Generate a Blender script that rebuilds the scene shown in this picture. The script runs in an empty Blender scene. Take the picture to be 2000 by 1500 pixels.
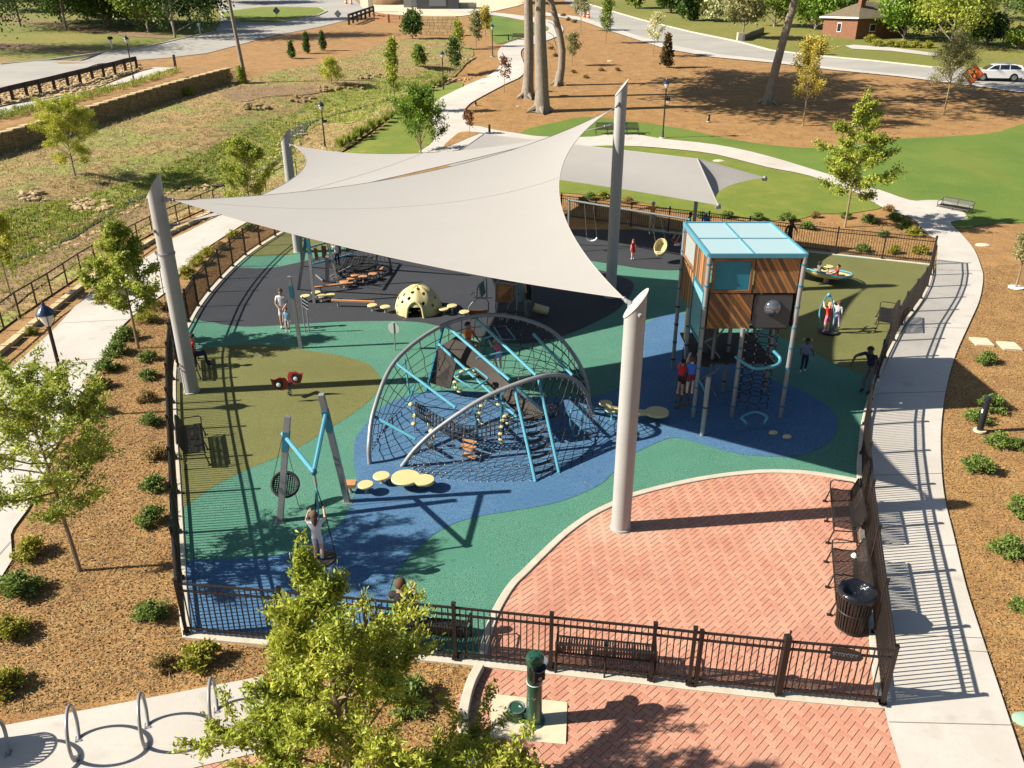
import bpy, bmesh, math, random
import numpy as np
from mathutils import Vector, Matrix
from mathutils.geometry import delaunay_2d_cdt
R = math.radians
S = bpy.context.scene
C = S.collection
rnd = random.Random(7)
nr = np.random.RandomState(7)

# ---------------------------------------------------------------- camera, sky, sun, exposure
F, PITCH, CH = 1600.0, R(25.2), 11.3          # focal length in photo pixels, tilt below level, height in metres
cs, sn = math.cos(PITCH), math.sin(PITCH)
cd = bpy.data.cameras.new('camera'); cam = bpy.data.objects.new('camera', cd); C.objects.link(cam)
cam.location = (0, 0, CH); cam.rotation_euler = (R(90)-PITCH, 0, 0)
cd.sensor_width = 36; cd.lens = 36*F/2000; cd.clip_end = 3000; cd.clip_start = .1
S.camera = cam
AZ, EL = 6.9, 34.4                            # shadows fall towards +x, slightly +y
sd = bpy.data.lights.new('sun', 'SUN'); sd.energy = 5.0; sd.angle = R(.53); sd.color = (1, .93, .82)
sun = bpy.data.objects.new('sun', sd); C.objects.link(sun)
ld = Vector((math.cos(R(AZ))*math.cos(R(EL)), math.sin(R(AZ))*math.cos(R(EL)), -math.sin(R(EL))))
sun.rotation_euler = ld.to_track_quat('-Z', 'Y').to_euler(); sun.location = (-40, -5, 40)
W = bpy.data.worlds.new('World'); S.world = W; W.use_nodes = True
wn = W.node_tree.nodes; wn.clear()
sky = wn.new('ShaderNodeTexSky'); sky.sky_type = 'NISHITA'; sky.sun_disc = False
sky.sun_elevation = R(EL); sky.sun_rotation = math.atan2(-ld.x, -ld.y)
bg = wn.new('ShaderNodeBackground'); bg.inputs[1].default_value = .05
wo = wn.new('ShaderNodeOutputWorld')
W.node_tree.links.new(sky.outputs[0], bg.inputs[0]); W.node_tree.links.new(bg.outputs[0], wo.inputs[0])
S.view_settings.view_transform = 'Standard'; S.view_settings.look = 'None'
S.view_settings.gamma = 1; S.view_settings.exposure = 1.18; S.view_settings.use_curve_mapping = False
S.render.engine = 'CYCLES'
S.cycles.max_bounces = 6; S.cycles.diffuse_bounces = 1; S.cycles.glossy_bounces = 3; S.cycles.transparent_max_bounces = 8

# ---------------------------------------------------------------- terrain and surveying helpers
def lerp(a, b, t): return a+(b-a)*t
def sst(x): x = min(1, max(0, x)); return x*x*(3-2*x)
YK = [-1e3, 43, 60, 80, 100, 150, 250, 600, 1500]; ZK = [0, 0, 1.0, 3.0, 4.6, 8.0, 14.5, 46, 120]
def rise(x, y): return float(np.interp(y, YK, ZK))
def ray(px, py):
    u = (px-1000)/F; v = (py-750)/F
    return (u, cs-v*sn, -sn-v*cs)
def U(px, py, z=0.0):                          # where the line of sight through a photo point meets height z
    d = ray(px, py); t = (z-CH)/d[2]
    return Vector((d[0]*t, d[1]*t, z))
def march(px, py, f):
    d = ray(px, py); t = 5.0; p = t
    while t < 1400:
        if CH+d[2]*t < f(d[0]*t, d[1]*t): break
        p = t; t *= 1.01
    for _ in range(18):
        m = (p+t)/2
        if CH+d[2]*m < f(d[0]*m, d[1]*m): t = m
        else: p = m
    return Vector((d[0]*t, d[1]*t, f(d[0]*t, d[1]*t)))
def proj(v):
    f = v[1]*cs-(v[2]-CH)*sn; u = v[1]*sn+(v[2]-CH)*cs
    return 1000+F*v[0]/f, 750-F*u/f
WA = march(-60, 318, rise); WB = march(438, 164, rise)       # foot of the stone retaining wall
wdir = (WB-WA).xy.normalized(); wlen = (WB-WA).xy.length
CREEK = [march(a, b, rise).xy for a, b in ((-80, 520), (60, 470), (150, 432), (230, 385), (310, 352), (420, 343), (490, 322), (545, 292), (572, 250), (600, 225), (700, 196), (800, 170), (900, 140))]
def dseg(x, y, pts):
    b = 1e9
    for (p, q) in zip(pts[:-1], pts[1:]):
        dx, dy = q[0]-p[0], q[1]-p[1]; t = ((x-p[0])*dx+(y-p[1])*dy)/(dx*dx+dy*dy+1e-9); t = min(1, max(0, t))
        d = math.hypot(x-p[0]-dx*t, y-p[1]-dy*t); b = min(b, d)
    return b
def hz(x, y):
    z = rise(x, y)
    if y > 30 and x < 5:
        d = dseg(x, y, CREEK)
        if d < 7: z -= .75*sst((7-d)/6)
        rx, ry = x-WA.x, y-WA.y
        a = rx*wdir.x+ry*wdir.y; s = rx*-wdir.y+ry*wdir.x    # s>0: behind the wall
        if s > 0: z += 1.05*sst((s-.3)/.9)*sst((wlen-a)/9+1.0)*sst((90-s)/60)
    return z
def G(px, py): return march(px, py, hz)
def topz(base, py):                            # height of an upright thing whose top shows at row py
    v = (py-750)/F
    return CH+(-v*base.y*cs-base.y*sn)/(cs-v*sn)

# ---------------------------------------------------------------- materials
KX = 1.62
def s2l(c): return ((c+.055)/1.055)**2.4 if c > .04045 else c/12.92
def hexa(h, k=KX):                             # base colour of a surface from how it looks in full sun
    return tuple(min(.85, s2l(int(h[i:i+2], 16)/255)/k) for i in (0, 2, 4))
MATS = {}
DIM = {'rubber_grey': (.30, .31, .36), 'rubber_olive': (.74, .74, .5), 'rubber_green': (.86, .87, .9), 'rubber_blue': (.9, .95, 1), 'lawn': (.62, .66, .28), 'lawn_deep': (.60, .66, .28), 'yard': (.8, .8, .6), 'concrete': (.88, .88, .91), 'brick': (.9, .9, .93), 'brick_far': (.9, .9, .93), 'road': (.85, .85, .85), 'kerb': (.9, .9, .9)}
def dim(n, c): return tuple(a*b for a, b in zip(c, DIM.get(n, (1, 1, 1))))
def mat(name, col, rough=.7, metal=0.0, col2=None, scale=4.0, detail=4, bump=0.0, bscale=None, attr=None, objrnd=None, trans=0.0, spec=None, stretch=None, thr=None, coat=0.0):
    if name in MATS: return MATS[name]
    m = bpy.data.materials.new(name); m.use_nodes = True; nt = m.node_tree; N = nt.nodes; L = nt.links
    b = N['Principled BSDF']
    if isinstance(col, str): col = hexa(col)
    if isinstance(col2, str): col2 = hexa(col2)
    col = dim(name, col); col2 = dim(name, col2) if col2 is not None else None
    b.inputs['Roughness'].default_value = rough; b.inputs['Metallic'].default_value = metal
    if spec is not None: b.inputs['Specular IOR Level'].default_value = spec
    b.inputs['Base Color'].default_value = (*col, 1)
    if coat: b.inputs['Coat Weight'].default_value = coat
    tc = N.new('ShaderNodeTexCoord'); mp = N.new('ShaderNodeMapping'); L.new(tc.outputs['Object'], mp.inputs[0])
    if stretch: mp.inputs['Scale'].default_value = stretch
    if col2 is not None:
        fac = None
        if attr:
            a = N.new('ShaderNodeAttribute'); a.attribute_name = attr; fac = a.outputs['Fac']
        elif objrnd:
            a = N.new('ShaderNodeObjectInfo'); fac = a.outputs['Random']
        n = N.new('ShaderNodeTexNoise'); n.inputs['Scale'].default_value = scale; n.inputs['Detail'].default_value = detail; n.inputs['Roughness'].default_value = .65
        L.new(mp.outputs[0], n.inputs['Vector'])
        rp = N.new('ShaderNodeMapRange'); lo, hi = thr or (.32, .68)
        rp.inputs[1].default_value = lo; rp.inputs[2].default_value = hi; L.new(n.outputs['Fac'], rp.inputs[0])
        o = rp.outputs[0]
        if fac is not None:
            mx = N.new('ShaderNodeMath'); mx.operation = 'MULTIPLY_ADD'; mx.inputs[1].default_value = .3; L.new(o, mx.inputs[0])
            m2 = N.new('ShaderNodeMath'); m2.operation = 'MULTIPLY'; m2.inputs[1].default_value = .7; L.new(fac, m2.inputs[0]); L.new(m2.outputs[0], mx.inputs[2]); o = mx.outputs[0]
        mix = N.new('ShaderNodeMix'); mix.data_type = 'RGBA'; mix.inputs[6].default_value = (*col, 1); mix.inputs[7].default_value = (*col2, 1)
        L.new(o, mix.inputs[0]); L.new(mix.outputs[2], b.inputs['Base Color'])
        out = mix.outputs[2]
    if bump:
        n2 = N.new('ShaderNodeTexNoise'); n2.inputs['Scale'].default_value = bscale or scale*3; n2.inputs['Detail'].default_value = 5; L.new(mp.outputs[0], n2.inputs['Vector'])
        bp = N.new('ShaderNodeBump'); bp.inputs['Strength'].default_value = min(1, bump); bp.inputs['Distance'].default_value = .02*max(1, bump); L.new(n2.outputs['Fac'], bp.inputs['Height']); L.new(bp.outputs[0], b.inputs['Normal'])
    if trans:
        tr = N.new('ShaderNodeBsdfTranslucent'); ms = N.new('ShaderNodeMixShader'); ms.inputs[0].default_value = trans
        if col2 is not None: L.new(out, tr.inputs[0])
        else: tr.inputs[0].default_value = (*col, 1)
        L.new(b.outputs[0], ms.inputs[1]); L.new(tr.outputs[0], ms.inputs[2]); L.new(ms.outputs[0], N['Material Output'].inputs[0])
    MATS[name] = m; return m
def addfine(m, sc, c2, amt=.5, lo=.5, hi=.62, stretch=None, kind='NOISE'):   # a second, finer layer of grain or fleck
    nt = m.node_tree; N = nt.nodes; L = nt.links; b = N['Principled BSDF']
    if isinstance(c2, str): c2 = hexa(c2)
    c2 = dim(m.name, c2)
    n = N.new('ShaderNodeTexNoise'); n.inputs['Scale'].default_value = sc; n.inputs['Detail'].default_value = 2
    tc = N.new('ShaderNodeTexCoord'); mp = N.new('ShaderNodeMapping'); L.new(tc.outputs['Object'], mp.inputs[0]); L.new(mp.outputs[0], n.inputs['Vector'])
    if stretch: mp.inputs['Scale'].default_value = stretch
    r = N.new('ShaderNodeMapRange'); r.inputs[1].default_value = lo; r.inputs[2].default_value = hi; r.inputs[4].default_value = amt; L.new(n.outputs['Fac'], r.inputs[0])
    mix = N.new('ShaderNodeMix'); mix.data_type = 'RGBA'; mix.inputs[7].default_value = (*c2, 1); L.new(r.outputs[0], mix.inputs[0])
    src = b.inputs['Base Color'].links[0].from_socket if b.inputs['Base Color'].links else None
    if src: L.new(src, mix.inputs[6])
    else: mix.inputs[6].default_value = b.inputs['Base Color'].default_value
    L.new(mix.outputs[2], b.inputs['Base Color'])
    for n_ in N:
        if n_.bl_idname == 'ShaderNodeBsdfTranslucent': L.new(mix.outputs[2], n_.inputs[0])
    return m
def M(k): return MATS[k]
mat('mulch', 'a87a40', .95, col2='cc9c5a', scale=.9, bump=.6, bscale=26)
addfine(addfine(M('mulch'), 22, '553a22', .75, .5, .6, (1, 1.6, 1)), 45, 'ecc890', .6, .6, .68, (1.7, 1, 1))
mat('lawn', '92a440', .95, col2='a8b254', scale=.35, bump=.6, bscale=30); addfine(addfine(M('lawn'), 14, '5a7a1a', .5), .7, 'b8b060', .4, .5, .66)
mat('lawn_deep', '7a9a3c', .95, col2='98ae54', scale=.18, bump=.6, bscale=30); addfine(addfine(M('lawn_deep'), 12, '557a28', .5), .3, 'aaa858', .4, .48, .66, (1, .3, 1))
mat('yard', '8f9434', .95, col2='b09c52', scale=.12, bump=.5, bscale=9); addfine(addfine(M('yard'), 2.2, '68742a', .5), .06, '7c8a2c', .6, .45, .6)
mat('meadow', 'a08c4c', .98, col2='c4a064', scale=.3, bump=1, bscale=9); addfine(addfine(addfine(addfine(M('meadow'), .22, '93a13e', .85, .5, .58), 1.3, '74552f', .7, .52, .64), 6, '5c4c24', .7, .48, .6), 11, 'd8c084', .5, .58, .68)
mat('sedge', '8a9a34', .98, col2='b0b048', scale=.5, bump=1, bscale=10); addfine(addfine(addfine(M('sedge'), 5, '4c5c22', .5, .48, .6), .9, 'b09a5c', .7, .5, .6), .5, '4a6820', .75, .55, .64)
mat('straw', 'a8905a', .98, col2='8a9040', scale=.5, bump=1, bscale=10); addfine(M('straw'), 6, '5c5426', .5)
mat('dirt', '8c6d4c', .98, col2='a98a60', scale=.6, bump=1, bscale=8); addfine(M('dirt'), 9, '51392a', .5)
mat('concrete', 'f0e9da', .85, col2='e4dccb', scale=.7, bump=.15, bscale=60); addfine(addfine(M('concrete'), 9, 'd6cdbb', .25, .5, .75), .25, 'd8cfbf', .6, .48, .7); addfine(addfine(M('concrete'), 1.6, 'bfb29c', .4, .6, .75), 70, 'c8bda8', .3, .55, .7)
mat('kerb', 'efe5d0', .85, col2='ddd0b8', scale=3, bump=.2, bscale=40)
mat('slab', 'f0e3c2', .85, col2='e3d5b4', scale=2, bump=.2, bscale=40)
mat('road', 'c9c4b8', .9, col2='bab5aa', scale=.25, bump=.2, bscale=30); addfine(M('road'), .09, 'd8d2c4', .6, .42, .66, (1, 3, 1))
mat('rubber_green', '64a98b', .9, col2='5a9e80', scale=.8, bump=.5, bscale=70); addfine(addfine(M('rubber_green'), 38, '2c6650', .85, .5, .6), 60, 'a4d0b4', .5, .58, .66)
mat('rubber_blue', '4f80a8', .9, col2='5a8aae', scale=.8, bump=.5, bscale=70); addfine(addfine(M('rubber_blue'), 38, '2a4f78', .8, .5, .6), 60, '94b8cc', .5, .58, .66)
mat('rubber_olive', '8c8c58', .9, col2='959560', scale=.8, bump=.5, bscale=70); addfine(addfine(M('rubber_olive'), 38, '62642f', .7, .5, .6), 60, 'b2b27c', .4, .58, .66)
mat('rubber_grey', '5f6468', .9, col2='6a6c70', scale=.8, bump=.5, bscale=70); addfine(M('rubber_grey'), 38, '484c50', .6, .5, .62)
addfine(M('rubber_green'), .45, '529a7c', .6, .5, .68)
addfine(M('rubber_blue'), .45, '45749c', .6, .5, .68)
addfine(M('rubber_olive'), .45, '7f7f4d', .6, .5, .68)
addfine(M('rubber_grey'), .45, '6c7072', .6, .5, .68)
mat('mortar', 'c4816a', .95)
mat('brick', 'e09a7c', .9, col2='efb896', scale=5, objrnd=True, bump=.2, bscale=60); addfine(addfine(addfine(M('brick'), 26, 'c4816a', .35), .7, 'c88468', .5, .52, .7), 90, 'a86a54', .4, .55, .68)
mat('brick_far', 'e09a7c', .9, col2='efb896', scale=5, attr='tint', bump=.2, bscale=60); addfine(addfine(addfine(M('brick_far'), 26, 'c4816a', .35), .6, 'cd8a70', .55, .5, .68), 90, 'a86a54', .4, .55, .68); addfine(M('brick_far'), .35, 'f0c4a4', .5, .52, .66)
mat('black_metal', (.022, .02, .02), .42, .3)
mat('bronze', (.013, .010, .009), .5, .1, col2=(.02, .014, .011), scale=3)
mat('pole_paint', 'b9b7b2', .45, 0, col2='c4c2bd', scale=1.2)
mat('galv', 'b0b0b0', .4, .25, col2='9c9ea0', scale=3)
mat('steel', 'd0d0d0', .3, .8)
mat('pipe_grey', '94999c', .45, .3)
mat('pipe_shaded', (.09, .10, .10), .6)  # swing frame pipe, darkened in its colour to stand in for canopy shade
mat('sail', (.335, .318, .292), .9, trans=.1, col2=(.345, .328, .30), scale=.5); addfine(M('sail'), 1.0, (.325, .308, .282), .4, .4, .7, (.3, 6, .3))
mat('shade_cloth', (.38, .36, .335), .9, trans=.35, col2=(.40, .38, .35), scale=.6)
mat('play_blue', '60b2c8', .4, col2='58a8be', scale=4)
mat('play_blue_dark', '2f7f98', .45)
mat('roof_blue', (.36, .50, .52), .4, trans=.1)
mat('wood_tan', 'd99a5c', .6, col2='a86830', scale=1.2, objrnd=True, stretch=(8, 8, 1))
mat('wood_dark', 'b07848', .7, col2='8a5430', scale=3)
mat('cream', 'eedfa4', .5, col2='e8d694', scale=3, bump=.1, bscale=30)
mat('tread', 'e0a878', .6, col2='d09058', scale=9)
mat('rubber_belt', (.045, .034, .026), .8, col2=(.03, .025, .02), scale=4)
mat('rope', (.012, .012, .014), .8)
mat('panel_grey', (.06, .06, .065), .5)
mat('glass_blue', (.015, .17, .24), .2, 0, col2=(.02, .22, .30), scale=1.5, spec=.3)
mat('bubble', (.2, .22, .25), .06, .7, spec=.8)
mat('lamp_blue', (.02, .035, .07), .25, .3, coat=.6)
mat('lamp_glass', (.75, .72, .66), .12, 0, spec=.8)
mat('fount_green', (.02, .07, .042), .35, .1, coat=.3)
mat('white', (.72, .72, .7), .4)
mat('red', (.3, .02, .015), .5)
mat('orange_sign', (.9, .18, .02), .5)
mat('black_plastic', (.012, .014, .02), .28)
mat('bag', (.008, .009, .012), .2, bump=1, bscale=14)
mat('stone', 'd8bc8c', .95, col2='b89868', scale=1.5, attr='tint', bump=.5, bscale=10)
mat('stone_wall', 'b49a6c', .95, col2='927a50', scale=2, attr='tint', bump=.5, bscale=8)
mat('cap', 'ecd6a8', .9, col2='d8bc88', scale=2)
mat('rail_wood', (.03, .02, .022), .8, col2=(.045, .03, .025), scale=2)
mat('water', (.03, .032, .022), .25, spec=.35, bump=.5, bscale=6)
mat('bark', 'b4a896', .95, col2='82766a', scale=3, bump=1, bscale=10, stretch=(5, 5, .8))
mat('bark_young', 'b09a78', .9, col2='8e7a5c', scale=5)
mat('chip', 'dcb070', .95, col2='4c2e18', attr='tint', scale=6)
mat('chip_pale', 'd0a068', .95, col2='9a6c3c', attr='tint', scale=6)
def leafm(n, a, b, t=.3):
    a = tuple(min(.8, v*1.22) for v in a); b = tuple(min(.85, v*1.22) for v in b); return mat(n, a, .55, col2=b, attr='tint', scale=1.2, trans=t, spec=.35)
leafm('leaf_lime', (.10, .165, .014), (.40, .41, .05), .35); leafm('leaf_green', (.055, .12, .018), (.24, .30, .04))
leafm('leaf_oak', (.13, .18, .018), (.38, .41, .06), .35); leafm('leaf_dark', (.022, .055, .012), (.09, .15, .025))
leafm('leaf_yellow', (.26, .22, .03), (.50, .40, .08)); leafm('leaf_grey', (.14, .15, .05), (.30, .28, .12))
leafm('leaf_willow', (.24, .29, .02), (.48, .46, .06)); leafm('leaf_cream', (.35, .36, .12), (.62, .6, .35))
leafm('leaf_red', (.10, .035, .02), (.22, .09, .04)); leafm('leaf_magnolia', (.03, .035, .015), (.16, .10, .04))
leafm('leaf_shrub', (.06, .115, .02), (.20, .25, .05)); leafm('leaf_shrub_y', (.13, .15, .015), (.38, .34, .04)); leafm('leaf_rust', (.17, .13, .04), (.34, .22, .08))
leafm('blade_straw', (.24, .19, .07), (.5, .42, .2), .2); leafm('blade_green', (.11, .15, .02), (.36, .38, .07), .35)
leafm('leaf_bush', (.05, .11, .012), (.20, .30, .03))

# ---------------------------------------------------------------- mesh building
class MB:
    def __init__(s): s.v = []; s.f = []; s.m = []; s.mats = []; s.t = []
    def mi(s, m):
        if isinstance(m, str): m = MATS[m]
        if m not in s.mats: s.mats.append(m)
        return s.mats.index(m)
    def add(s, vs, fs, m=None, t=None):
        o = len(s.v); s.v += [tuple(v) for v in vs]; k = s.mi(m) if m else 0
        for f in fs: s.f.append(tuple(i+o for i in f)); s.m.append(k); s.t.append(.5 if t is None else t)
        return s
    def box(s, c, d, m=None, rz=0, mt=None, t=None):      # centre, full size
        x, y, z = d[0]/2, d[1]/2, d[2]/2
        vs = [Vector((a*x, b*y, g*z)) for a in (-1, 1) for b in (-1, 1) for g in (-1, 1)]
        q = mt if mt else Matrix.Rotation(rz, 3, 'Z')
        return s.add([Vector(c)+q@v for v in vs], [(0, 1, 3, 2), (4, 6, 7, 5), (0, 4, 5, 1), (2, 3, 7, 6), (0, 2, 6, 4), (1, 5, 7, 3)], m, t)
    def beam(s, a, b, w, h, m=None, up=(0, 0, 1)):        # box from a to b
        a, b = Vector(a), Vector(b); d = b-a; L = d.length; d.normalize(); u = Vector(up)
        if abs(d.dot(u)) > .98: u = Vector((0, 1, 0))
        x = d.cross(u).normalized(); z = x.cross(d)
        q = Matrix((x, d, z)).transposed()
        return s.box((a+b)/2, (w, L, h), m, mt=q)
    def tube(s, pts, r, n=6, m=None, cap=True, closed=False, t=None):
        pts = [Vector(p) for p in pts]; k = len(pts)
        if k < 2: return s
        rs = r if isinstance(r, (list, tuple)) else [r]*k
        prev = None; vs = []
        for i, p in enumerate(pts):
            if closed: d = pts[(i+1) % k]-pts[i-1]
            else: d = pts[min(i+1, k-1)]-pts[max(i-1, 0)]
            if d.length < 1e-9: d = Vector((0, 0, 1))
            d.normalize()
            if prev is None: prev = d.cross(Vector((0, 0, 1)) if abs(d.z) < .9 else Vector((1, 0, 0))).normalized()
            x = (prev-d*prev.dot(d)); x = x.normalized() if x.length > 1e-6 else d.orthogonal().normalized(); y = d.cross(x); prev = x
            for j in range(n):
                a = 2*math.pi*j/n; vs.append(p+(x*math.cos(a)+y*math.sin(a))*rs[i])
        fs = []
        for i in range(k if closed else k-1):
            i2 = (i+1) % k
            for j in range(n):
                j2 = (j+1) % n; fs.append((i*n+j, i2*n+j, i2*n+j2, i*n+j2))
        if cap and not closed: fs.append(tuple(range(n))); fs.append(tuple((k-1)*n+j for j in range(n))[::-1])
        return s.add(vs, fs, m, t)
    def cyl(s, a, b, r, n=12, m=None, r2=None): return s.tube([a, b], [r, r if r2 is None else r2], n, m)
    def lathe(s, c, prof, n=20, m=None, ax=None):         # prof: (radius, height) pairs
        c = Vector(c); q = ax or Matrix.Identity(3); vs = []
        for (r, z) in prof:
            for j in range(n): a = 2*math.pi*j/n; vs.append(c+q@Vector((r*math.cos(a), r*math.sin(a), z)))
        fs = [(i*n+j, i*n+(j+1) % n, (i+1)*n+(j+1) % n, (i+1)*n+j) for i in range(len(prof)-1) for j in range(n)]
        if prof[0][0] > 1e-4: fs.append(tuple(range(n))[::-1])
        if prof[-1][0] > 1e-4: fs.append(tuple((len(prof)-1)*n+j for j in range(n)))
        return s.add(vs, fs, m)
    def ball(s, c, r, m=None, n=8, sc=(1, 1, 1), q=None):
        k = n//2+1; pr = [(math.sin(math.pi*i/k), -math.cos(math.pi*i/k)) for i in range(k+1)]
        q = q or Matrix.Identity(3)
        return s.lathe(c, [(a*r, b*r) for a, b in pr], n, m, q@Matrix.Diagonal(sc))
    def prism(s, poly, z0, z1, m=None, q=None, c=(0, 0, 0)):   # polygon in local xy, extruded in z
        n = len(poly); q = q or Matrix.Identity(3); c = Vector(c)
        vs = [c+q@Vector((p[0], p[1], z0)) for p in poly]+[c+q@Vector((p[0], p[1], z1)) for p in poly]
        return s.add(vs, [tuple(range(n))[::-1], tuple(range(n, 2*n))]+[(i, (i+1) % n, n+(i+1) % n, n+i) for i in range(n)], m)
    def mesh(s, name, smooth=True, tint=False):
        me = bpy.data.meshes.new(name); me.from_pydata(s.v, [], s.f)
        for m in s.mats: me.materials.append(m)
        me.polygons.foreach_set('material_index', s.m)
        if tint: at = me.attributes.new('tint', 'FLOAT', 'FACE'); at.data.foreach_set('value', s.t)
        if smooth:
            me.polygons.foreach_set('use_smooth', [True]*len(s.f)); me.update()
            try: me.set_sharp_from_angle(angle=R(38))
            except Exception: pass
        me.update(); return me
    def obj(s, name, parent=None, smooth=True, tint=False, kind=None, **k):
        return link(name, s.mesh(name, smooth, tint), parent, kind)
def link(name, me, parent=None, kind=None, loc=None, rz=None):
    o = bpy.data.objects.new(name, me); C.objects.link(o)
    if parent: o.parent = parent
    if loc is not None: o.location = loc
    if rz is not None: o.rotation_euler = (0, 0, rz)
    if kind: o['kind'] = kind
    return o
def thing(name, label, cat, loc=(0, 0, 0), rz=0, group=None):
    o = bpy.data.objects.new(name, None); C.objects.link(o); o.location = loc; o.rotation_euler = (0, 0, rz)
    o.empty_display_size = .2
    return tag(o, label, cat, group)
def tag(o, label, cat, group=None):
    o['label'] = label; o['category'] = cat
    if group: o['group'] = group
    return o
def copytree(o, loc, rz, label=None, parent=None, scale=None):
    c = o.copy(); C.objects.link(c)
    if parent is None:
        c.location = loc; c.rotation_euler = (0, 0, rz)
        if label: c['label'] = label
        if scale: c.scale = scale
    else: c.parent = parent
    for ch in list(o.children): copytree(ch, None, None, None, c)
    return c
def L2(o):                                     # local -> world matrix of a thing set down at loc, rz
    return Matrix.Translation(o.location)@Matrix.Rotation(o.rotation_euler.z, 4, 'Z')
def loc_of(t, pts):                            # world points into a thing's own frame
    q = L2(t).inverted(); return [q@Vector(p) for p in pts]
ORD = 'nearest second third fourth fifth sixth seventh eighth ninth tenth eleventh twelfth thirteenth fourteenth fifteenth sixteenth seventeenth eighteenth nineteenth twentieth'.split()
def spline(pts, n=8, closed=False):            # Catmull-Rom through points
    P = [Vector(p) for p in pts]; k = len(P); out = []
    for i in range(k if closed else k-1):
        p0 = P[(i-1) % k] if closed or i > 0 else P[0]*2-P[1]; p1 = P[i]; p2 = P[(i+1) % k]; p3 = P[(i+2) % k] if closed or i+2 < k else P[-1]*2-P[-2]
        for j in range(n):
            t = j/n; out.append(.5*((2*p1)+(p2-p0)*t+(2*p0-5*p1+4*p2-p3)*t*t+(3*p1-p0-3*p2+p3)*t**3))
    if not closed: out.append(P[-1])
    return out
def inside(x, y, poly):
    c = False; n = len(poly); j = n-1
    for i in range(n):
        xi, yi = poly[i][0], poly[i][1]; xj, yj = poly[j][0], poly[j][1]
        if (yi > y) != (yj > y) and x < (xj-xi)*(y-yi)/(yj-yi)+xi: c = not c
        j = i
    return c
def world(pts, f=None, smooth=0):
    w = [(f or G)(*p) for p in pts]
    return w
def resamp(poly, step):
    out = []; n = len(poly)
    for i in range(n):
        a, b = poly[i], poly[(i+1) % n]; L = math.hypot(b[0]-a[0], b[1]-a[1]); k = max(1, min(60, int(L/step)))
        for j in range(k): out.append((lerp(a[0], b[0], j/k), lerp(a[1], b[1], j/k)))
    return out
def sheet(name, pix, m, off=0.0, grid=None, step=1.0, sm=4, flat=False, wpoly=None, kind='structure'):
    """a region of ground surface: outline, filled and laid on the terrain"""
    w = wpoly or [tuple(G(*p).xy) for p in pix]
    if sm: w = [tuple(v.xy) for v in spline([(a[0], a[1], 0) for a in w], sm, True)]
    if not flat: w = resamp(w, step)
    cl = []
    for p in w:
        if not cl or math.hypot(p[0]-cl[-1][0], p[1]-cl[-1][1]) > .02: cl.append(p)
    w = cl; vs = [Vector(p) for p in w]; n = len(vs)
    if grid and not flat:
        xs = [p[0] for p in w]; ys = [p[1] for p in w]; y = min(ys)
        while y < max(ys):
            g = grid*(1 if y < 60 else 1.6 if y < 100 else 4); x = min(xs)
            while x < max(xs):
                if inside(x, y, w): vs.append(Vector((x+rnd.uniform(-.1, .1)*g, y)))
                x += g
            y += g
    r = delaunay_2d_cdt(vs, [(i, (i+1) % n) for i in range(n)], [tuple(range(n))], 1, 1e-4)
    vv = [(v.x, v.y, (0 if flat else hz(v.x, v.y))+off) for v in r[0]]
    me = bpy.data.meshes.new(name); me.from_pydata(vv, [], [tuple(f) for f in r[2]]); me.materials.append(MATS[m] if isinstance(m, str) else m)
    me.polygons.foreach_set('use_smooth', [True]*len(me.polygons)); me.update()
    bm = bmesh.new(); bm.from_mesh(me); bmesh.ops.recalc_face_normals(bm, faces=bm.faces)
    if sum(f.normal.z for f in bm.faces) < 0: bmesh.ops.reverse_faces(bm, faces=bm.faces)
    bm.to_mesh(me); bm.free()
    o = link(name, me, None, kind); o['poly'] = 1; del o['poly']
    return w
def strip(name, line, wid, m, z0, z1, closed=False, parent=None, kind='structure', terr=False):
    """kerb: a band of given width along a line, with a real height"""
    P = [Vector((p[0], p[1], 0)) for p in line]; n = len(P); mb = MB(); vs = []
    for i in range(n):
        d = (P[(i+1) % n]-P[i-1]) if closed or 0 < i < n-1 else (P[1]-P[0] if i == 0 else P[-1]-P[-2]); d.z = 0; d.normalize(); s = Vector((-d.y, d.x, 0))
        h = hz(P[i].x, P[i].y) if terr else 0
        for a, z in ((-.5, z0), (-.5, z1-.01), (-.42, z1), (.42, z1), (.5, z1-.01), (.5, z0)): vs.append(P[i]+s*wid*a+Vector((0, 0, z+h)))
    fs = [(i*6+j, i*6+j+1, ((i+1) % n)*6+j+1, ((i+1) % n)*6+j) for i in range(n if closed else n-1) for j in range(5)]
    if not closed: fs += [(0, 1, 2, 3, 4, 5), tuple((n-1)*6+j for j in (5, 4, 3, 2, 1, 0))]
    mb.add(vs, fs, m); return mb.obj(name, parent, False, kind=kind)
# ---------------------------------------------------------------- the ground
def axis(segs):
    out = []
    for a, b, st in segs: out += list(np.arange(a, b, st))
    return out+[segs[-1][1]]
gx = axis([(-900, -150, 75), (-150, -64, 6), (-64, 64, 1), (64, 150, 6), (150, 900, 75)])
gy = axis([(-60, -5, 10), (-5, 62, 1), (62, 122, 2), (122, 300, 8), (300, 1500, 75)])
mb = MB(); mb.v = [(x, y, hz(x, y)-.028) for y in gy for x in gx]
nx = len(gx); mb.f = [(j*nx+i, j*nx+i+1, (j+1)*nx+i+1, (j+1)*nx+i) for j in range(len(gy)-1) for i in range(nx-1)]
mb.mats = [M('mulch')]; mb.m = [0]*len(mb.f); mb.t = [.5]*len(mb.f)
mb.obj('ground', kind='structure')
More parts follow.
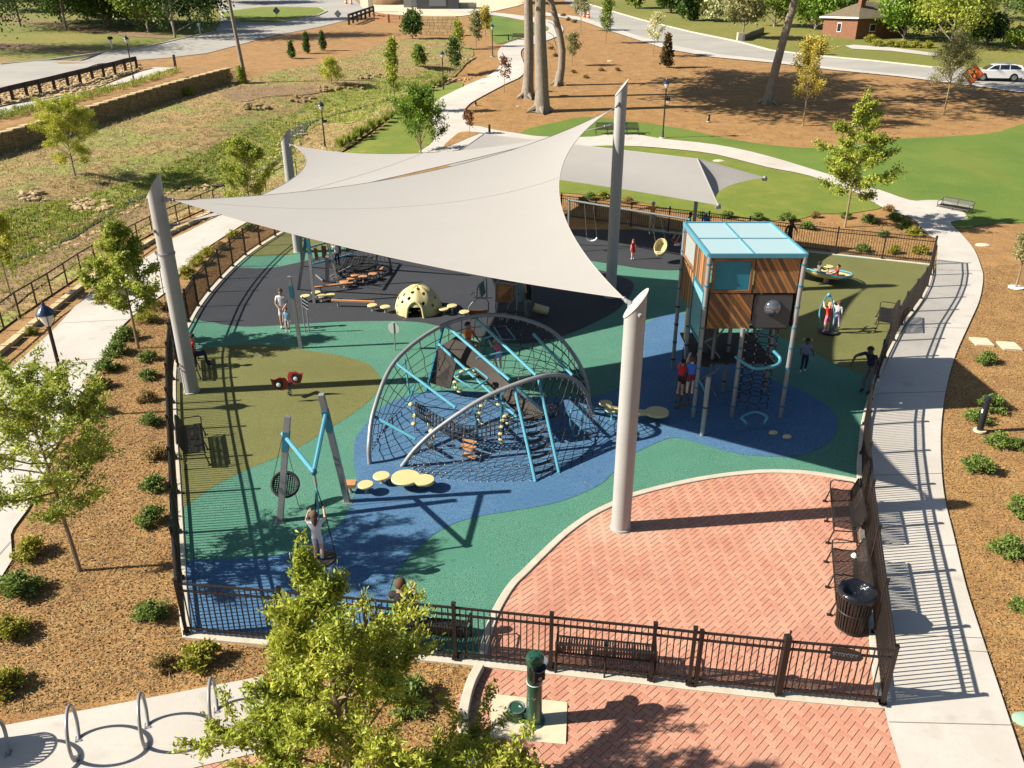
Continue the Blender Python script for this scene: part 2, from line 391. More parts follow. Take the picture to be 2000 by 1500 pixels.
# wood-covered banks and beds are the ground itself; everything else is laid on it
MEADOW = [(-330, 400), (0, 300), (220, 238), (436, 170), (480, 158), (540, 140), (600, 128), (650, 122), (700, 105), (760, 80), (840, 76), (905, 84), (925, 108), (880, 142), (800, 196), (700, 262), (640, 300), (600, 330), (560, 392), (445, 388), (397, 410), (348, 432), (299, 455), (189, 518), (133, 555), (73, 595), (9, 640), (-200, 800), (-420, 900)]
sheet('meadow', MEADOW, 'meadow', .03, grid=1.2)
SEDGE = [(-200, 480), (-60, 432), (60, 402), (150, 388), (230, 366), (290, 345), (340, 318), (400, 298), (470, 262), (525, 236), (575, 222), (600, 200), (680, 172), (760, 158), (850, 136), (880, 130), (840, 165), (780, 205), (700, 238), (640, 240), (600, 258), (572, 300), (520, 346), (430, 362), (330, 376), (260, 404), (180, 442), (110, 486), (0, 548), (-100, 600), (-260, 640)]
sheet('sedge_bank', SEDGE, 'sedge', .06, grid=1.0)
sheet('dry_bank', [(905, 118), (930, 112), (900, 138), (830, 182), (760, 230), (690, 284), (640, 312), (600, 340), (590, 330), (640, 292), (700, 250), (760, 205), (830, 160)], 'straw', .075, grid=1.0)
# creek
cw = spline([(p.x, p.y, 0) for p in CREEK], 6); mb = MB(); vs = []
for i, p in enumerate(cw):
    d = (cw[min(i+1, len(cw)-1)]-cw[max(i-1, 0)]).normalized(); s = Vector((-d.y, d.x, 0)); w = .16+.08*math.sin(i*1.3)+(.5 if 47 < i < 54 else 0)
    for a in (-1, 1): q = p+s*a*w; vs.append((q.x, q.y, hz(p.x, p.y)+.12))
mb.add(vs, [(2*i, 2*i+1, 2*i+3, 2*i+2) for i in range(len(cw)-1)], 'water'); mb.obj('creek_water', kind='structure')
sheet('path_verge', [(655, 312), (688, 290), (755, 241), (825, 183), (880, 165), (904, 162), (898, 174), (868, 189), (849, 204), (843, 224), (848, 244), (866, 262), (850, 296), (740, 322)], 'lawn', .03, grid=2)
sheet('far_green', [(962, 30), (1012, 40), (1050, 49), (1070, 57), (1055, 66), (1010, 76), (978, 85), (962, 78), (956, 52)], 'lawn_deep', .03, grid=3)
LAWN_IN = [(930, 322), (1000, 300), (1120, 287), (1220, 285), (1300, 291), (1400, 303), (1500, 328), (1580, 344), (1650, 371), (1690, 386), (1722, 404), (1690, 412), (1650, 417), (1597, 418), (1560, 428), (1498, 430), (1432, 424), (1357, 417), (1300, 407), (1216, 387), (1120, 378), (1000, 366)]
sheet('inner_lawn', LAWN_IN, 'lawn', .003, grid=2)
LAWN_OUT = [(1021, 263), (1030, 252), (1098, 236), (1150, 228), (1227, 236), (1300, 246), (1350, 255), (1419, 270), (1510, 284), (1590, 289), (1660, 282), (1748, 272), (1860, 266), (1947, 258), (2000, 241), (2300, 150), (2500, 300), (2300, 436), (2000, 435), (1920, 440), (1867, 446), (1840, 430), (1800, 412), (1740, 392), (1660, 366), (1580, 345), (1500, 320), (1400, 300), (1300, 288), (1230, 280), (1160, 280), (1040, 284)]
sheet('outer_lawn', LAWN_OUT, 'lawn_deep', .005, grid=2)
# far yards
sheet('far_yard', [(1090, -40), (1140, 8), (1200, 23), (1252, 38), (1349, 62), (1442, 81), (1506, 98), (1591, 108), (1700, 118), (1820, 131), (2000, 136), (2400, 150), (2700, -20), (2000, -60)], 'yard', .0, grid=3, sm=0)
sheet('left_yard', [(-600, -45), (-500, 160), (0, 126), (95, 117), (200, 102), (285, 91), (355, 75), (419, 62), (440, 40), (430, 20), (400, -5), (480, -60)], 'yard', .0, grid=3, sm=0)
sheet('traffic_island', [(430, 26), (512, 15), (590, 15), (625, 16), (637, 23), (620, 30), (589, 36), (538, 44), (470, 44), (440, 36)], 'lawn', .14, grid=3)
sheet('upper_track', [(-150, 18), (0, 30), (60, 38), (150, 50), (260, 62), (330, 70), (330, 76), (250, 71), (140, 58), (60, 46), (0, 38), (-150, 28)], 'dirt', .04, grid=3)
sheet('driveway', [(-200, 88), (0, 84), (70, 88), (150, 98), (210, 101), (150, 108), (90, 112), (40, 100), (0, 96), (-200, 104)], 'dirt', .05, grid=3)
# roads
ROAD_L = [(-500, 235), (0, 172), (140, 143), (265, 118), (330, 113), (405, 104), (470, 87), (513, 75), (555, 66), (623, 53), (660, 44), (700, 34), (718, 20), (700, 6), (680, -12), (560, -22), (440, -20), (380, -10), (425, 12), (432, 40), (420, 62), (355, 76), (285, 92), (200, 103), (95, 118), (0, 126), (-500, 165)]
sheet('west_road', ROAD_L, 'road', .02, grid=2, sm=0)
ROAD_R = [(1075, -15), (1110, 5), (1136, 34), (1193, 52), (1247, 71), (1315, 89), (1400, 106), (1496, 117), (1632, 133), (1755, 146), (1895, 163), (2000, 176), (2500, 230), (2500, 170), (2000, 137), (1820, 132), (1700, 119), (1591, 109), (1506, 99), (1442, 82), (1349, 63), (1252, 39), (1201, 24), (1152, 8), (1120, -15)]
sheet('east_road', ROAD_R, 'road', .02, grid=2, sm=0)
sheet('east_pavement', [(1060, 24), (1085, 27), (1136, 34), (1193, 52), (1247, 71), (1315, 89), (1400, 106), (1496, 117), (1632, 133), (1755, 146), (1895, 163), (2000, 176), (2500, 230), (2500, 240), (2000, 182), (1895, 168), (1755, 150), (1632, 138), (1496, 122), (1390, 112), (1300, 96), (1247, 79), (1189, 60), (1136, 41), (1085, 33), (1060, 31)], 'concrete', .06, grid=2, sm=0)
def kerbline(px, w, m, z, nm='kerb'): return strip(nm, [G(*p).xy for p in px], w, m, -.1, z, terr=True)
kerbline([(1152, 9), (1201, 24), (1252, 39), (1349, 63), (1442, 82), (1506, 99), (1591, 109), (1700, 119), (1820, 132), (2000, 137), (2400, 165)], .35, 'kerb', .14)
kerbline([(0, 126), (95, 118), (200, 103), (285, 92), (355, 76), (419, 63)], .3, 'kerb', .12)
strip('kerb', resamp([G(*p).xy for p in [(430, 26), (512, 15), (590, 15), (625, 16), (638, 23), (620, 31), (589, 37), (538, 46), (470, 45), (440, 37)]], 3), .3, 'kerb', -.1, .16, closed=True, terr=True)
sheet('drive_east', [(1650, 62+28), (1668, 88), (1740, 93), (1830, 105), (1830, 111), (1740, 100), (1664, 96)], 'concrete', .05, grid=3, sm=0)
# paths
sheet('riverside_path', [(-300, 1340), (0, 1132), (21, 1045), (38, 1017), (60, 985), (90, 920), (120, 850), (154, 778), (189, 725), (224, 655), (273, 606), (325, 570), (354, 533), (395, 491), (451, 454), (489, 430), (520, 412), (600, 374), (700, 334), (800, 304), (880, 292), (880, 278), (800, 290), (700, 316), (600, 350), (520, 384), (453, 410), (416, 428), (342, 464), (311, 487), (175, 574), (105, 644), (0, 737), (-300, 980)], 'concrete', .015, grid=2, sm=3)
sheet('park_path', [(820, 300), (840, 284), (852, 262), (846, 240), (844, 218), (851, 201), (870, 187), (905, 170), (940, 155), (965, 141), (977, 126), (972, 112), (974, 98), (987, 87), (1012, 78), (1052, 68), (1072, 58), (1068, 52), (1050, 46), (1010, 38), (962, 30), (880, 24), (880, 18), (960, 24), (1020, 31), (1062, 37), (1087, 45), (1100, 55), (1095, 68), (1062, 82), (1027, 92), (1017, 104), (1023, 125), (1020, 148), (985, 166), (940, 190), (916, 205), (905, 224), (915, 242), (940, 262), (1000, 284), (920, 300)], 'concrete', .055, grid=1, sm=3)
sheet('lawn_path', [(900, 300), (900, 262), (925, 246), (968, 254), (1020, 262), (1048, 266), (1100, 268), (1160, 267), (1190, 262), (1235, 262), (1300, 272), (1400, 283), (1500, 305), (1600, 335), (1700, 365), (1776, 391), (1811, 391), (1853, 395), (1891, 426), (1856, 434), (1876, 456), (1902, 487), (1916, 522), (1920, 545), (1913, 586), (1895, 628), (1867, 691), (1850, 750), (1841, 803), (1837, 855), (1839, 925), (1846, 980), (1862, 1045), (1887, 1149), (1920, 1252), (1961, 1376), (2002, 1500), (2050, 1640), (1800, 1640), (1759, 1498), (1727, 1383), (1714, 1230), (1706, 1150), (1698, 1080), (1692, 1000), (1688, 915), (1690, 875), (1694, 834), (1704, 790), (1720, 738), (1738, 696), (1755, 662), (1772, 632), (1798, 598), (1812, 570), (1823, 540), (1830, 500), (1828, 470), (1804, 452), (1780, 426), (1734, 411), (1678, 379), (1650, 370), (1580, 343), (1500, 327), (1400, 302), (1300, 290), (1220, 285), (1120, 287)], 'concrete', .02, grid=2, sm=3)
sheet('corner_bed', [(866, 288), (884, 270), (902, 259), (936, 261), (912, 272), (884, 284)], 'mulch', .07, sm=3)
sheet('rack_pad', [(-250, 1470), (0, 1419), (514, 1321), (522, 1466), (372, 1502), (100, 1575), (-250, 1700)], 'concrete', .01, sm=0)
sheet('wall_path', [(-400, 300), (0, 210), (180, 178), (275, 141), (300, 132), (342, 133), (300, 148), (240, 163), (100, 197), (0, 226), (-400, 322)], 'concrete', .04, grid=1.5, sm=0)
sheet('gravel_bed', [(-300, 240), (0, 176), (140, 148), (262, 122), (278, 134), (180, 176), (0, 208), (-300, 275)], 'stone', .03, grid=1.5, sm=0)
for nm, a in (('joint_left', [((0, 900), (95, 905)), ((30, 715), (205, 700)), ((120, 632), (250, 625)), ((215, 548), (320, 572)), ((-60, 1150), (20, 1060))]),
              ('joint_right', [((1845, 1270), (1925, 1275)), ((1722, 1240), (1919, 1248)), ((1702, 1072), (1868, 1066)), ((1692, 930), (1838, 926)), ((1710, 770), (1846, 766)), ((1770, 640), (1888, 642)), ((1826, 528), (1917, 530)), ((1735, 1412), (1974, 1418))])):
    mb = MB()
    for p, q in a:
        p, q = G(*p), G(*q); mb.beam((p.x, p.y, .030), (q.x, q.y, .030), .012, .004, 'kerb')
    # narrow tooled joints are darkest where grit gathers
    mb.mats = [mat('joint', 'a59c8c', .95)]; mb.obj('path_joint', kind='structure')

# ---------------------------------------------------------------- play surface, kerbs, brick
LEFT = [(365, 1240), (357, 1160), (351, 1050), (346, 950), (340, 850), (338, 760), (341, 705), (350, 668), (369, 633), (381, 610), (403, 579), (427, 551), (451, 526), (479, 501), (510, 479), (544, 458), (567, 445)]
BACK = [(567, 445), (640, 414), (720, 399), (830, 397), (960, 408), (1116, 428), (1209, 441), (1286, 451), (1400, 466), (1558, 489), (1670, 501), (1818, 517)]
RIGHT = [(1818, 517), (1816, 545), (1807, 568), (1791, 596), (1764, 630), (1748, 660), (1730, 694), (1714, 736), (1706, 761), (1698, 789), (1688, 832), (1684, 874), (1681, 915), (1684, 1000), (1690, 1080), (1698, 1150), (1706, 1230), (1722, 1378)]
FRONT = [(365, 1240), (560, 1257), (720, 1273), (890, 1290), (1075, 1310), (1270, 1331), (1345, 1340), (1518, 1359), (1722, 1378)]
ARC = [(940, 1293), (947, 1258), (954, 1234), (972, 1188), (1000, 1143), (1028, 1115), (1063, 1080), (1105, 1041), (1154, 1006), (1196, 985), (1230, 969), (1300, 950), (1383, 933), (1465, 923), (1527, 921), (1589, 925), (1659, 936), (1684, 942)]
def flat(px, n=4, cl=False): return [tuple(v.xy) for v in spline([U(*p) for p in px], n, cl)]
wl, wb, wr, wf, wa = (flat(x) for x in (LEFT, BACK, RIGHT, FRONT, ARC))
ri = min(range(len(wr)), key=lambda i: math.hypot(wr[i][0]-wa[-1][0], wr[i][1]-wa[-1][1]))
fi = min(range(len(wf)), key=lambda i: math.hypot(wf[i][0]-wa[0][0], wf[i][1]-wa[0][1]))
RUB = wl+wb[1:]+wr[1:ri]+wa[::-1]+wf[:fi][::-1][:-1]
sheet('rubber_surface', None, 'rubber_green', .004, sm=0, flat=True, wpoly=RUB)
def patch(nm, px, m, z, n=4): sheet(nm, None, m, z, sm=0, flat=True, wpoly=flat(px, n, True))
def inset(px): return px
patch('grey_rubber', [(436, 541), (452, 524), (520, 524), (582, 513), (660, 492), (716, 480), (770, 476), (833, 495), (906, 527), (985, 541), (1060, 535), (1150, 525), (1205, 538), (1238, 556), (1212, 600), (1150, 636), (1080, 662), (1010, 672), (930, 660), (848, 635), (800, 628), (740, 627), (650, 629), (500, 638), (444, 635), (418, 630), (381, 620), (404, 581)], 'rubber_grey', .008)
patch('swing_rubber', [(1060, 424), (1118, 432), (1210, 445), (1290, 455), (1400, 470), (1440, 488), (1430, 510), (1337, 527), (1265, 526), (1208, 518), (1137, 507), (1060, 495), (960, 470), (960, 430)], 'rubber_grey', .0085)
patch('olive_rubber_west', [(342, 760), (343, 716), (360, 694), (390, 682), (472, 673), (546, 676), (609, 686), (660, 694), (715, 709), (741, 735), (738, 760), (720, 784), (678, 816), (640, 838), (595, 868), (540, 894), (483, 917), (420, 949), (375, 979), (350, 990), (346, 930), (342, 850)], 'rubber_olive', .0083)
patch('olive_rubber_north', [(482, 500), (512, 480), (546, 460), (570, 447), (640, 418), (720, 404), (820, 402), (900, 410), (880, 430), (800, 448), (730, 463), (660, 479), (600, 492), (560, 498)], 'rubber_olive', .0087)
patch('olive_rubber_east', [(1440, 473), (1558, 492), (1670, 504), (1814, 520), (1810, 550), (1786, 592), (1760, 630), (1744, 660), (1726, 692), (1708, 738), (1678, 727), (1629, 711), (1601, 694), (1560, 672), (1524, 658), (1480, 630), (1450, 590), (1430, 550), (1432, 505)], 'rubber_olive', .0089)
patch('blue_rubber', [(692, 882), (694, 858), (713, 830), (740, 800), (785, 777), (840, 765), (900, 764), (980, 771), (1080, 778), (1160, 774), (1215, 755), (1245, 725), (1246, 690), (1255, 640), (1290, 618), (1336, 613), (1378, 622), (1400, 655), (1440, 700), (1500, 737), (1560, 762), (1612, 790), (1634, 820), (1630, 850), (1600, 876), (1552, 892), (1510, 892), (1457, 889), (1405, 878), (1352, 862), (1310, 856), (1252, 879), (1231, 893), (1196, 925), (1168, 949), (1094, 980), (1014, 996), (951, 1006), (895, 1020), (846, 1045), (814, 1073), (790, 1097), (772, 1122), (760, 1160), (752, 1200), (745, 1268), (640, 1260), (500, 1247), (372, 1234), (366, 1180), (360, 1100), (450, 1093), (540, 1085), (600, 1064), (642, 1040), (668, 1020), (686, 985), (697, 940), (692, 910)], 'rubber_blue', .012)
per = wl+wb[1:]+wr[1:]+wf[::-1][1:-1]
strip('perimeter_kerb', per, .2, 'kerb', -.1, .035, closed=True)
strip('plaza_kerb', wa, .17, 'kerb', -.1, .03)
strip('planting_kerb', flat([(937, 1306), (921, 1338), (911, 1372), (905, 1412), (910, 1450), (928, 1505), (960, 1570)]), .17, 'kerb', -.1, .12)
# brick paving in herringbone; the bricks nearest the camera are separate pieces, the rest one joined part
def herring(nm, poly, skip=None, keep=300):
    base = sheet(nm, None, 'mortar', -.020, sm=0, flat=True, wpoly=poly)
    root = [o for o in C.objects if o.name.startswith(nm)][-1]
    bl, bw = .232, .116; cells = []
    xs = [p[0] for p in poly]; ys = [p[1] for p in poly]; cx, cy = sum(xs)/len(xs), sum(ys)/len(ys); rad = max(math.hypot(x-cx, y-cy) for x, y in poly)+.5
    c45 = math.sqrt(.5); N = int(rad/bw)+3
    for i in range(-N, N):
        for j in range(-N, N):
            k = (i-j) % 4
            if k == 0: u, v, hor = (i+1)*bw, (j+.5)*bw, 1
            elif k == 3: u, v, hor = (i+.5)*bw, (j+1)*bw, 0
            else: continue
            x, y = cx+(u-v)*c45, cy+(u+v)*c45
            if math.hypot(x-cx, y-cy) > rad: continue
            if not inside(x, y, poly) or (skip and inside(x, y, skip)): 
                if skip and inside(x, y, skip): continue
                if not any(inside(x+a, y+b, poly) for a, b in ((.12, 0), (-.12, 0), (0, .12), (0, -.12))): continue
            cells.append((x, y, hor))
    def brick(t):
        m = MB(); a, b, h = bl/2-.004, bw/2-.004, .018; e = .004
        vs = [(-a, -b, -h), (a, -b, -h), (a, b, -h), (-a, b, -h), (-a, -b, -e), (a, -b, -e), (a, b, -e), (-a, b, -e), (-a+e, -b+e, 0), (a-e, -b+e, 0), (a-e, b-e, 0), (-a+e, b-e, 0)]
        m.add(vs, [(0, 1, 5, 4), (1, 2, 6, 5), (2, 3, 7, 6), (3, 0, 4, 7), (4, 5, 9, 8), (5, 6, 10, 9), (6, 7, 11, 10), (7, 4, 8, 11), (8, 9, 10, 11)], 'brick'); return m
    ref = brick(0); me = ref.mesh('brick', False)
    vis = [c for c in cells if 0 < proj((c[0], c[1], 0))[0] < 2000 and proj((c[0], c[1], 0))[1] < 1500]
    vis.sort(key=lambda c: -proj((c[0], c[1], 0))[1]); near = set(vis[:keep]); far = MB()
    for c in cells:
        an = R(45)+(0 if c[2] else R(90)); z = -.004+rnd.uniform(-.0015, .0015)
        if c in near:
            o = link('brick', me, root, None, (c[0], c[1], z), an)
        else:
            q = Matrix.Rotation(an, 3, 'Z'); far.add([Vector((c[0], c[1], z))+q@Vector(v) for v in ref.v], ref.f, 'brick_far', t=rnd.random())
    far.obj('brick_field', root, False, tint=True, kind='stuff')
PLZ = wa+wr[ri:]+wf[fi:][::-1]
herring('brick_plaza', PLZ)
OUT = [tuple(U(*p).xy) for p in [(937, 1300), (1075, 1318), (1345, 1349), (1722, 1387), (1729, 1392), (1759, 1498), (1800, 1640), (900, 1640), (926, 1500), (905, 1450), (902, 1412), (909, 1372), (920, 1338)]]
SLAB = [tuple(U(*p).xy) for p in [(960, 1355), (1108, 1372), (1105, 1454), (957, 1440)]]
herring('brick_forecourt', OUT, SLAB)
mb = MB(); mb.prism(SLAB, -.02, .006, 'slab'); mb.obj('fountain_slab', kind='structure', smooth=False)
herring('brick_apron', [tuple(U(*p).xy) for p in [(372, 1503), (520, 1468), (560, 1462), (620, 1560), (380, 1600)]], keep=60)

# ---------------------------------------------------------------- retaining wall of coursed stone
t = thing('retaining_wall', 'long pale-capped stone retaining wall above the dry meadow', 'wall', (WA.x, WA.y, hz(WA.x, WA.y)))
nrm = Vector((wdir.y, -wdir.x, 0)); mb = MB(); core = MB(); x = 0; L_ = wlen+1.0
def wallz(a): p = WA.xy+wdir*min(a, wlen+.5); return hz(p.x, p.y)
def wtop(a): p = WA.xy+wdir*a+Vector((-wdir.y, wdir.x))*2.2; return hz(p.x, p.y)
a = -30.0
while a < L_:
    st = .9; p = WA.xy+wdir*(a+st/2); z0 = wallz(a+st/2)-.3; z1 = wtop(a+st/2)+.18
    core.box((p.x-nrm.x*.26, p.y-nrm.y*.26, (z0+z1)/2), (st+.02, .44, z1-z0), 'stone_wall', math.atan2(wdir.y, wdir.x))
    z = z0
    while z < z1-.05:
        h = rnd.uniform(.17, .3); b = a-rnd.uniform(0, .3)
        h = min(h, z1-z)
        while b < a+st-.05:
            w = rnd.uniform(.25, .6); q = WA.xy+wdir*(b+w/2); d = rnd.uniform(.0, .05)
            mb.box((q.x+nrm.x*(d-.03), q.y+nrm.y*(d-.03), z+h/2), (w-.03, .1, h-.03), 'stone_wall', math.atan2(wdir.y, wdir.x), t=rnd.random()); b += w
        z += h
    a += st
def rel(mb, t): 
    q = L2(t).inverted(); mb.v = [tuple(q@Vector(v)) for v in mb.v]; return mb
rel(core, t).obj('wall_core', t, False); rel(mb, t).obj('stone_facing', t, False, tint=True, kind='stuff')
cap = MB(); a = -30.0
while a < L_:
    w = 1.1; p = WA.xy+wdir*(a+w/2); cap.box((p.x-nrm.x*.22, p.y-nrm.y*.22, wtop(a+w/2)+.22), (w-.015, .62, .09), 'cap', math.atan2(wdir.y, wdir.x)); a += w
rel(cap, t).obj('coping', t, False)

# ---------------------------------------------------------------- picket fences
pm = MB(); pm.box((0, 0, .665), (.068, .068, 1.33), 'bronze'); pm.box((0, 0, 1.337), (.082, .082, .02), 'bronze'); pm.box((0, 0, .045), (.13, .13, .02), 'bronze'); POST = pm.mesh('post', False)
pm = MB(); pm.box((0, 0, .64), (.02, .02, 1.12), 'bronze'); PICK = pm.mesh('picket', False)
pm = MB(); pm.box((0, .5, 0), (.036, 1, .036), 'bronze'); RAIL = pm.mesh('rail', False)
def fence(posts, label, name='picket_fence', sp=.112, cap=292, first=True):
    o0 = posts[0]; t = thing(name, label, 'fence', (o0[0], o0[1], 0), 0, 'black metal fence round the play area')
    cnt = 0; extra = MB()
    for i, p in enumerate(posts):
        if i or first: link('post', POST, t, None, (p[0]-o0[0], p[1]-o0[1], .03), math.atan2(posts[min(i+1, len(posts)-1)][1]-posts[max(i-1, 0)][1], posts[min(i+1, len(posts)-1)][0]-posts[max(i-1, 0)][0]))
    for p, q in zip(posts[:-1], posts[1:]):
        d = Vector((q[0]-p[0], q[1]-p[1], 0)); L = d.length; an = math.atan2(d.y, d.x)-R(90); d.normalize()
        for z in (1.235, 1.07, .15):
            r = link('rail', RAIL, t, None, (p[0]-o0[0]+d.x*.034, p[1]-o0[1]+d.y*.034, z+.03), an); r.scale = (1, L-.068, 1)
        k = max(2, round(L/sp))
        for j in range(1, k):
            c = (p[0]-o0[0]+d.x*L*j/k, p[1]-o0[1]+d.y*L*j/k, .03)
            if cnt < cap: link('picket', PICK, t, None, c, an); cnt += 1
            else: extra.box((c[0], c[1], .67), (.02, .02, 1.12), 'bronze', an)
    if extra.f: extra.obj('picket_row', t, False, kind='stuff')
    return t
def along(line, step):
    ds = [0]
    for a, b in zip(line[:-1], line[1:]): ds.append(ds[-1]+math.hypot(b[0]-a[0], b[1]-a[1]))
    n = max(1, round(ds[-1]/step)); out = []
    for k in range(n+1):
        s = ds[-1]*k/n; i = min(len(ds)-2, max(0, next((j for j in range(1, len(ds)) if ds[j] >= s-1e-9), len(ds)-1)-1))
        f = (s-ds[i])/(ds[i+1]-ds[i]+1e-9); out.append((lerp(line[i][0], line[i+1][0], f), lerp(line[i][1], line[i+1][1], f)))
    return out
fence(along(wl, 1.85), 'curved fence run beside the riverside path and shrub bed')
fence(along(wb, 2.1)[1:-1], 'long rear fence run behind the swings and the square tower', sp=.12)
fence([along(wb, 2.1)[-2]]+along(wr, 1.85), 'fence run between the play area and the curving white walk', first=False)
fr = [tuple(U(*p).xy) for p in ((365, 1240), (560, 1257), (720, 1273), (890, 1290), (1075, 1310), (1270, 1331), (1345, 1340))]
fence(fr[1:], 'front fence run behind the drinking fountain')
fence(fr[:2], 'short corner fence panel behind the lime green tree', first=False)
g = fence([tuple(U(*p).xy) for p in ((1345, 1340), (1518, 1359))], 'gate leaf with a thick latch post in the front fence', name='picket_gate', first=False)
g['category'] = 'gate'; del g['group']
mb = MB(); p = U(1518, 1359)-g.location; q = U(1358, 1341.5)-g.location
mb.box((p.x, p.y, .70), (.11, .11, 1.38), 'bronze', .1); mb.cyl((p.x+.03, p.y, 1.35), (p.x+.03, p.y, 1.50), .018, 8, 'bronze'); mb.obj('latch_post', g, False)
mb = MB(); mb.box((q.x, q.y, .68), (.07, .07, 1.3), 'bronze', .1); mb.obj('hinge_post', g, False)
fence([tuple(U(*p).xy) for p in ((1518, 1359), (1722, 1378))], 'last front fence panel, carrying the small dark plaque', first=False)
# plaque on the fence (illegible cut-out lettering)
A_, B_ = U(1518, 1359), U(1722, 1378); d = (B_-A_).normalized(); c = A_.lerp(B_, .55)
t = thing('fence_plaque', 'small dark cut-out plaque fixed to the top rails of the front fence', 'sign', (c.x, c.y-.03, 1.13), math.atan2(d.y, d.x))
qx = Matrix(((1, 0, 0), (0, 0, -1), (0, 1, 0)))
mb = MB(); mb.prism([(-.29, .10), (-.2, .16), (-.12, .12), (0, .13), (.12, .10), (.22, .06), (.3, -.06), (.26, -.13), (.1, -.155), (-.1, -.15), (-.26, -.12), (-.25, 0)], 0, .012, 'black_metal', qx); mb.obj('plate', t, False)
mb = MB()
for i in range(9):
    x = -.2+i*.048; mb.tube([Vector((x+.016*math.cos(a)*(1+i % 2*.5), -.018, .0+.035*math.sin(a)-.004*i)) for a in np.linspace(0, 5.0 if i % 3 else 6.2, 9)], .006, 5, mat('plaque_edge', (.10, .10, .11), .4))
mb.obj('raised_letters', t)
# ---------------------------------------------------------------- shade sails on big slanted-top poles
def pole(bx, by, ty, label, lean=(0, 0)):
    b = U(bx, by); h = topz(b, ty); t = thing('sail_pole', label, 'pole', b, 0, 'tall grey poles that hold the shade sails'); r = .225; n = 28
    mb = MB(); vs = [(r*math.cos(2*math.pi*j/n), r*math.sin(2*math.pi*j/n), -.05) for j in range(n)]
    vs += [(r*math.cos(a)+lean[0], r*math.sin(a)+lean[1], h+1.35*r*math.cos(a)) for a in [2*math.pi*j/n for j in range(n)]]
    mb.add(vs, [(j, (j+1) % n, n+(j+1) % n, n+j) for j in range(n)], 'pole_paint'); mb.obj('shaft', t)
    mb = MB(); e = 1.05
    mb.add([(x*1.04 if i < n else x, y, z+(.012 if i < n else 0)) for i, (x, y, z) in enumerate([(r*e*math.cos(a)+lean[0], r*e*math.sin(a)+lean[1], h+1.35*r*e*math.cos(a)) for a in [2*math.pi*j/n for j in range(n)]])], [tuple(range(n))], 'pole_paint'); mb.obj('cap_plate', t, False)
    mb = MB(); mb.lathe((0, 0, -.01), [(r+.03, 0), (r+.03, .05), (r+.005, .06)], 24, 'pole_paint'); mb.obj('base_collar', t)
    return t, b, h
pL, bL, hL = pole(375, 765, 361, 'leftmost thick grey pole standing inside the curved fence')
pF, bF, hF = pole(1212, 1030, 593, 'nearest thick grey pole standing in the red brick paving')
pR, bR, hR = pole(1192, 580, 172, 'tallest grey pole, rising behind the white sail near the swings')
pB, bB, hB = pole(583, 492, 264, 'far left grey pole half hidden behind the shade sail')
def hardware(p, z, tgt, r=.225):
    c = p.location; d = Vector((tgt[0]-c.x, tgt[1]-c.y, tgt[2]-z)).normalized(); a = Vector((0, 0, z))+d*(r-.02)
    mb = MB(); mb.box(a+d*.06, (.16, .04, .16), 'galv', math.atan2(d.y, d.x)); mb.cyl(a+d*.1, a+d*.34, .028, 8, 'galv'); mb.cyl(a+d*.15, a+d*.29, .045, 8, 'galv'); mb.ball(a+d*.36, .05, 'galv')
    mb.cyl(Vector((0, 0, z))-d*(r+.07), Vector((0, 0, z))-d*(r-.03), .05, 8, 'galv'); mb.obj('turnbuckle', p)
    return c+a+d*.38
def edge(Pp, Q, Cn, s, dz, n=36):
    m = (Pp+Q)/2; d = Cn-m; d.z = 0; d.normalize(); m = m+d*s; m.z += dz; c = 2*m-(Pp+Q)/2
    return [(1-t)**2*Pp+2*t*(1-t)*c+t*t*Q for t in [i/n for i in range(n+1)]]
def sail(name, label, A, B, Cc, eAB, eAC, eBC, m='sail', group=None, bulge=0):
    n = 36; Cn = (A+B+Cc)/3; ab = edge(A, B, Cn, *eAB); ac = edge(A, Cc, Cn, *eAC); bc = edge(B, Cc, Cn, *eBC)
    t = thing(name, label, 'shade sail', A.copy(), 0, group); vs = []; k = 30
    for i in range(n+1):
        s = i/n
        for j in range(k+1):
            u = j/k; p = ab[i].lerp(ac[i], u); q = bc[round(u*n)] if k == n else bc[min(n, int(u*n))].lerp(bc[min(n, int(u*n)+1)], u*n-int(u*n)); st = B.lerp(Cc, u)
            p = p+(q-st)*s**2; p.z += bulge*math.sin(math.pi*u)*math.sin(math.pi*s); vs.append(p-A)
    fs = [(i*(k+1)+j, (i+1)*(k+1)+j, (i+1)*(k+1)+j+1, i*(k+1)+j+1) for i in range(n) for j in range(k)]
    mb = MB(); mb.add(vs, fs, m); mb.add([v-Vector((0, 0, .004)) for v in vs], [f[::-1] for f in fs], m); mb.obj('cloth', t)
    for jj in (15,):
        mb = MB(); mb.tube([Vector(vs[i*(k+1)+jj])+Vector((0, 0, .003)) for i in range(3, n+1)], [.004]*(n-2), 4, 'sail_seam', cap=False); mb.obj('seam', t)
    mb = MB()
    for e in (ab, ac, [p for p in bc]): mb.tube([p-A for p in e], .012, 5, m)
    mb.obj('hem', t); return t
mat('sail_seam', (.325, .308, .28), .9)
def zat(b, py): return topz(b, py)
A1 = hardware(pL, zat(bL, 388), Vector((3, 20, 6))); F1 = hardware(pF, zat(bF, 606), Vector((0, 24, 6.5))); B1 = hardware(pR, zat(bR, 200), Vector((0, 23, 6)))
sail('shade_sail', 'large near shade sail stretched over the net climber', A1, F1, B1, (.35, -.4), (1.5, -.45), (1.75, 0))
C2 = hardware(pB, zat(bB, 283), Vector((-3, 32, 6))); A2 = hardware(pL, zat(bL, 447), Vector((-4, 32, 6))); B2 = hardware(pR, zat(bR, 243), Vector((-4, 32, 6)))
sail('shade_sail', 'far shade sail lying lower behind the large near one', A2, B2, C2, (.6, -.24), (1.8, 0), (1.0, -.55))
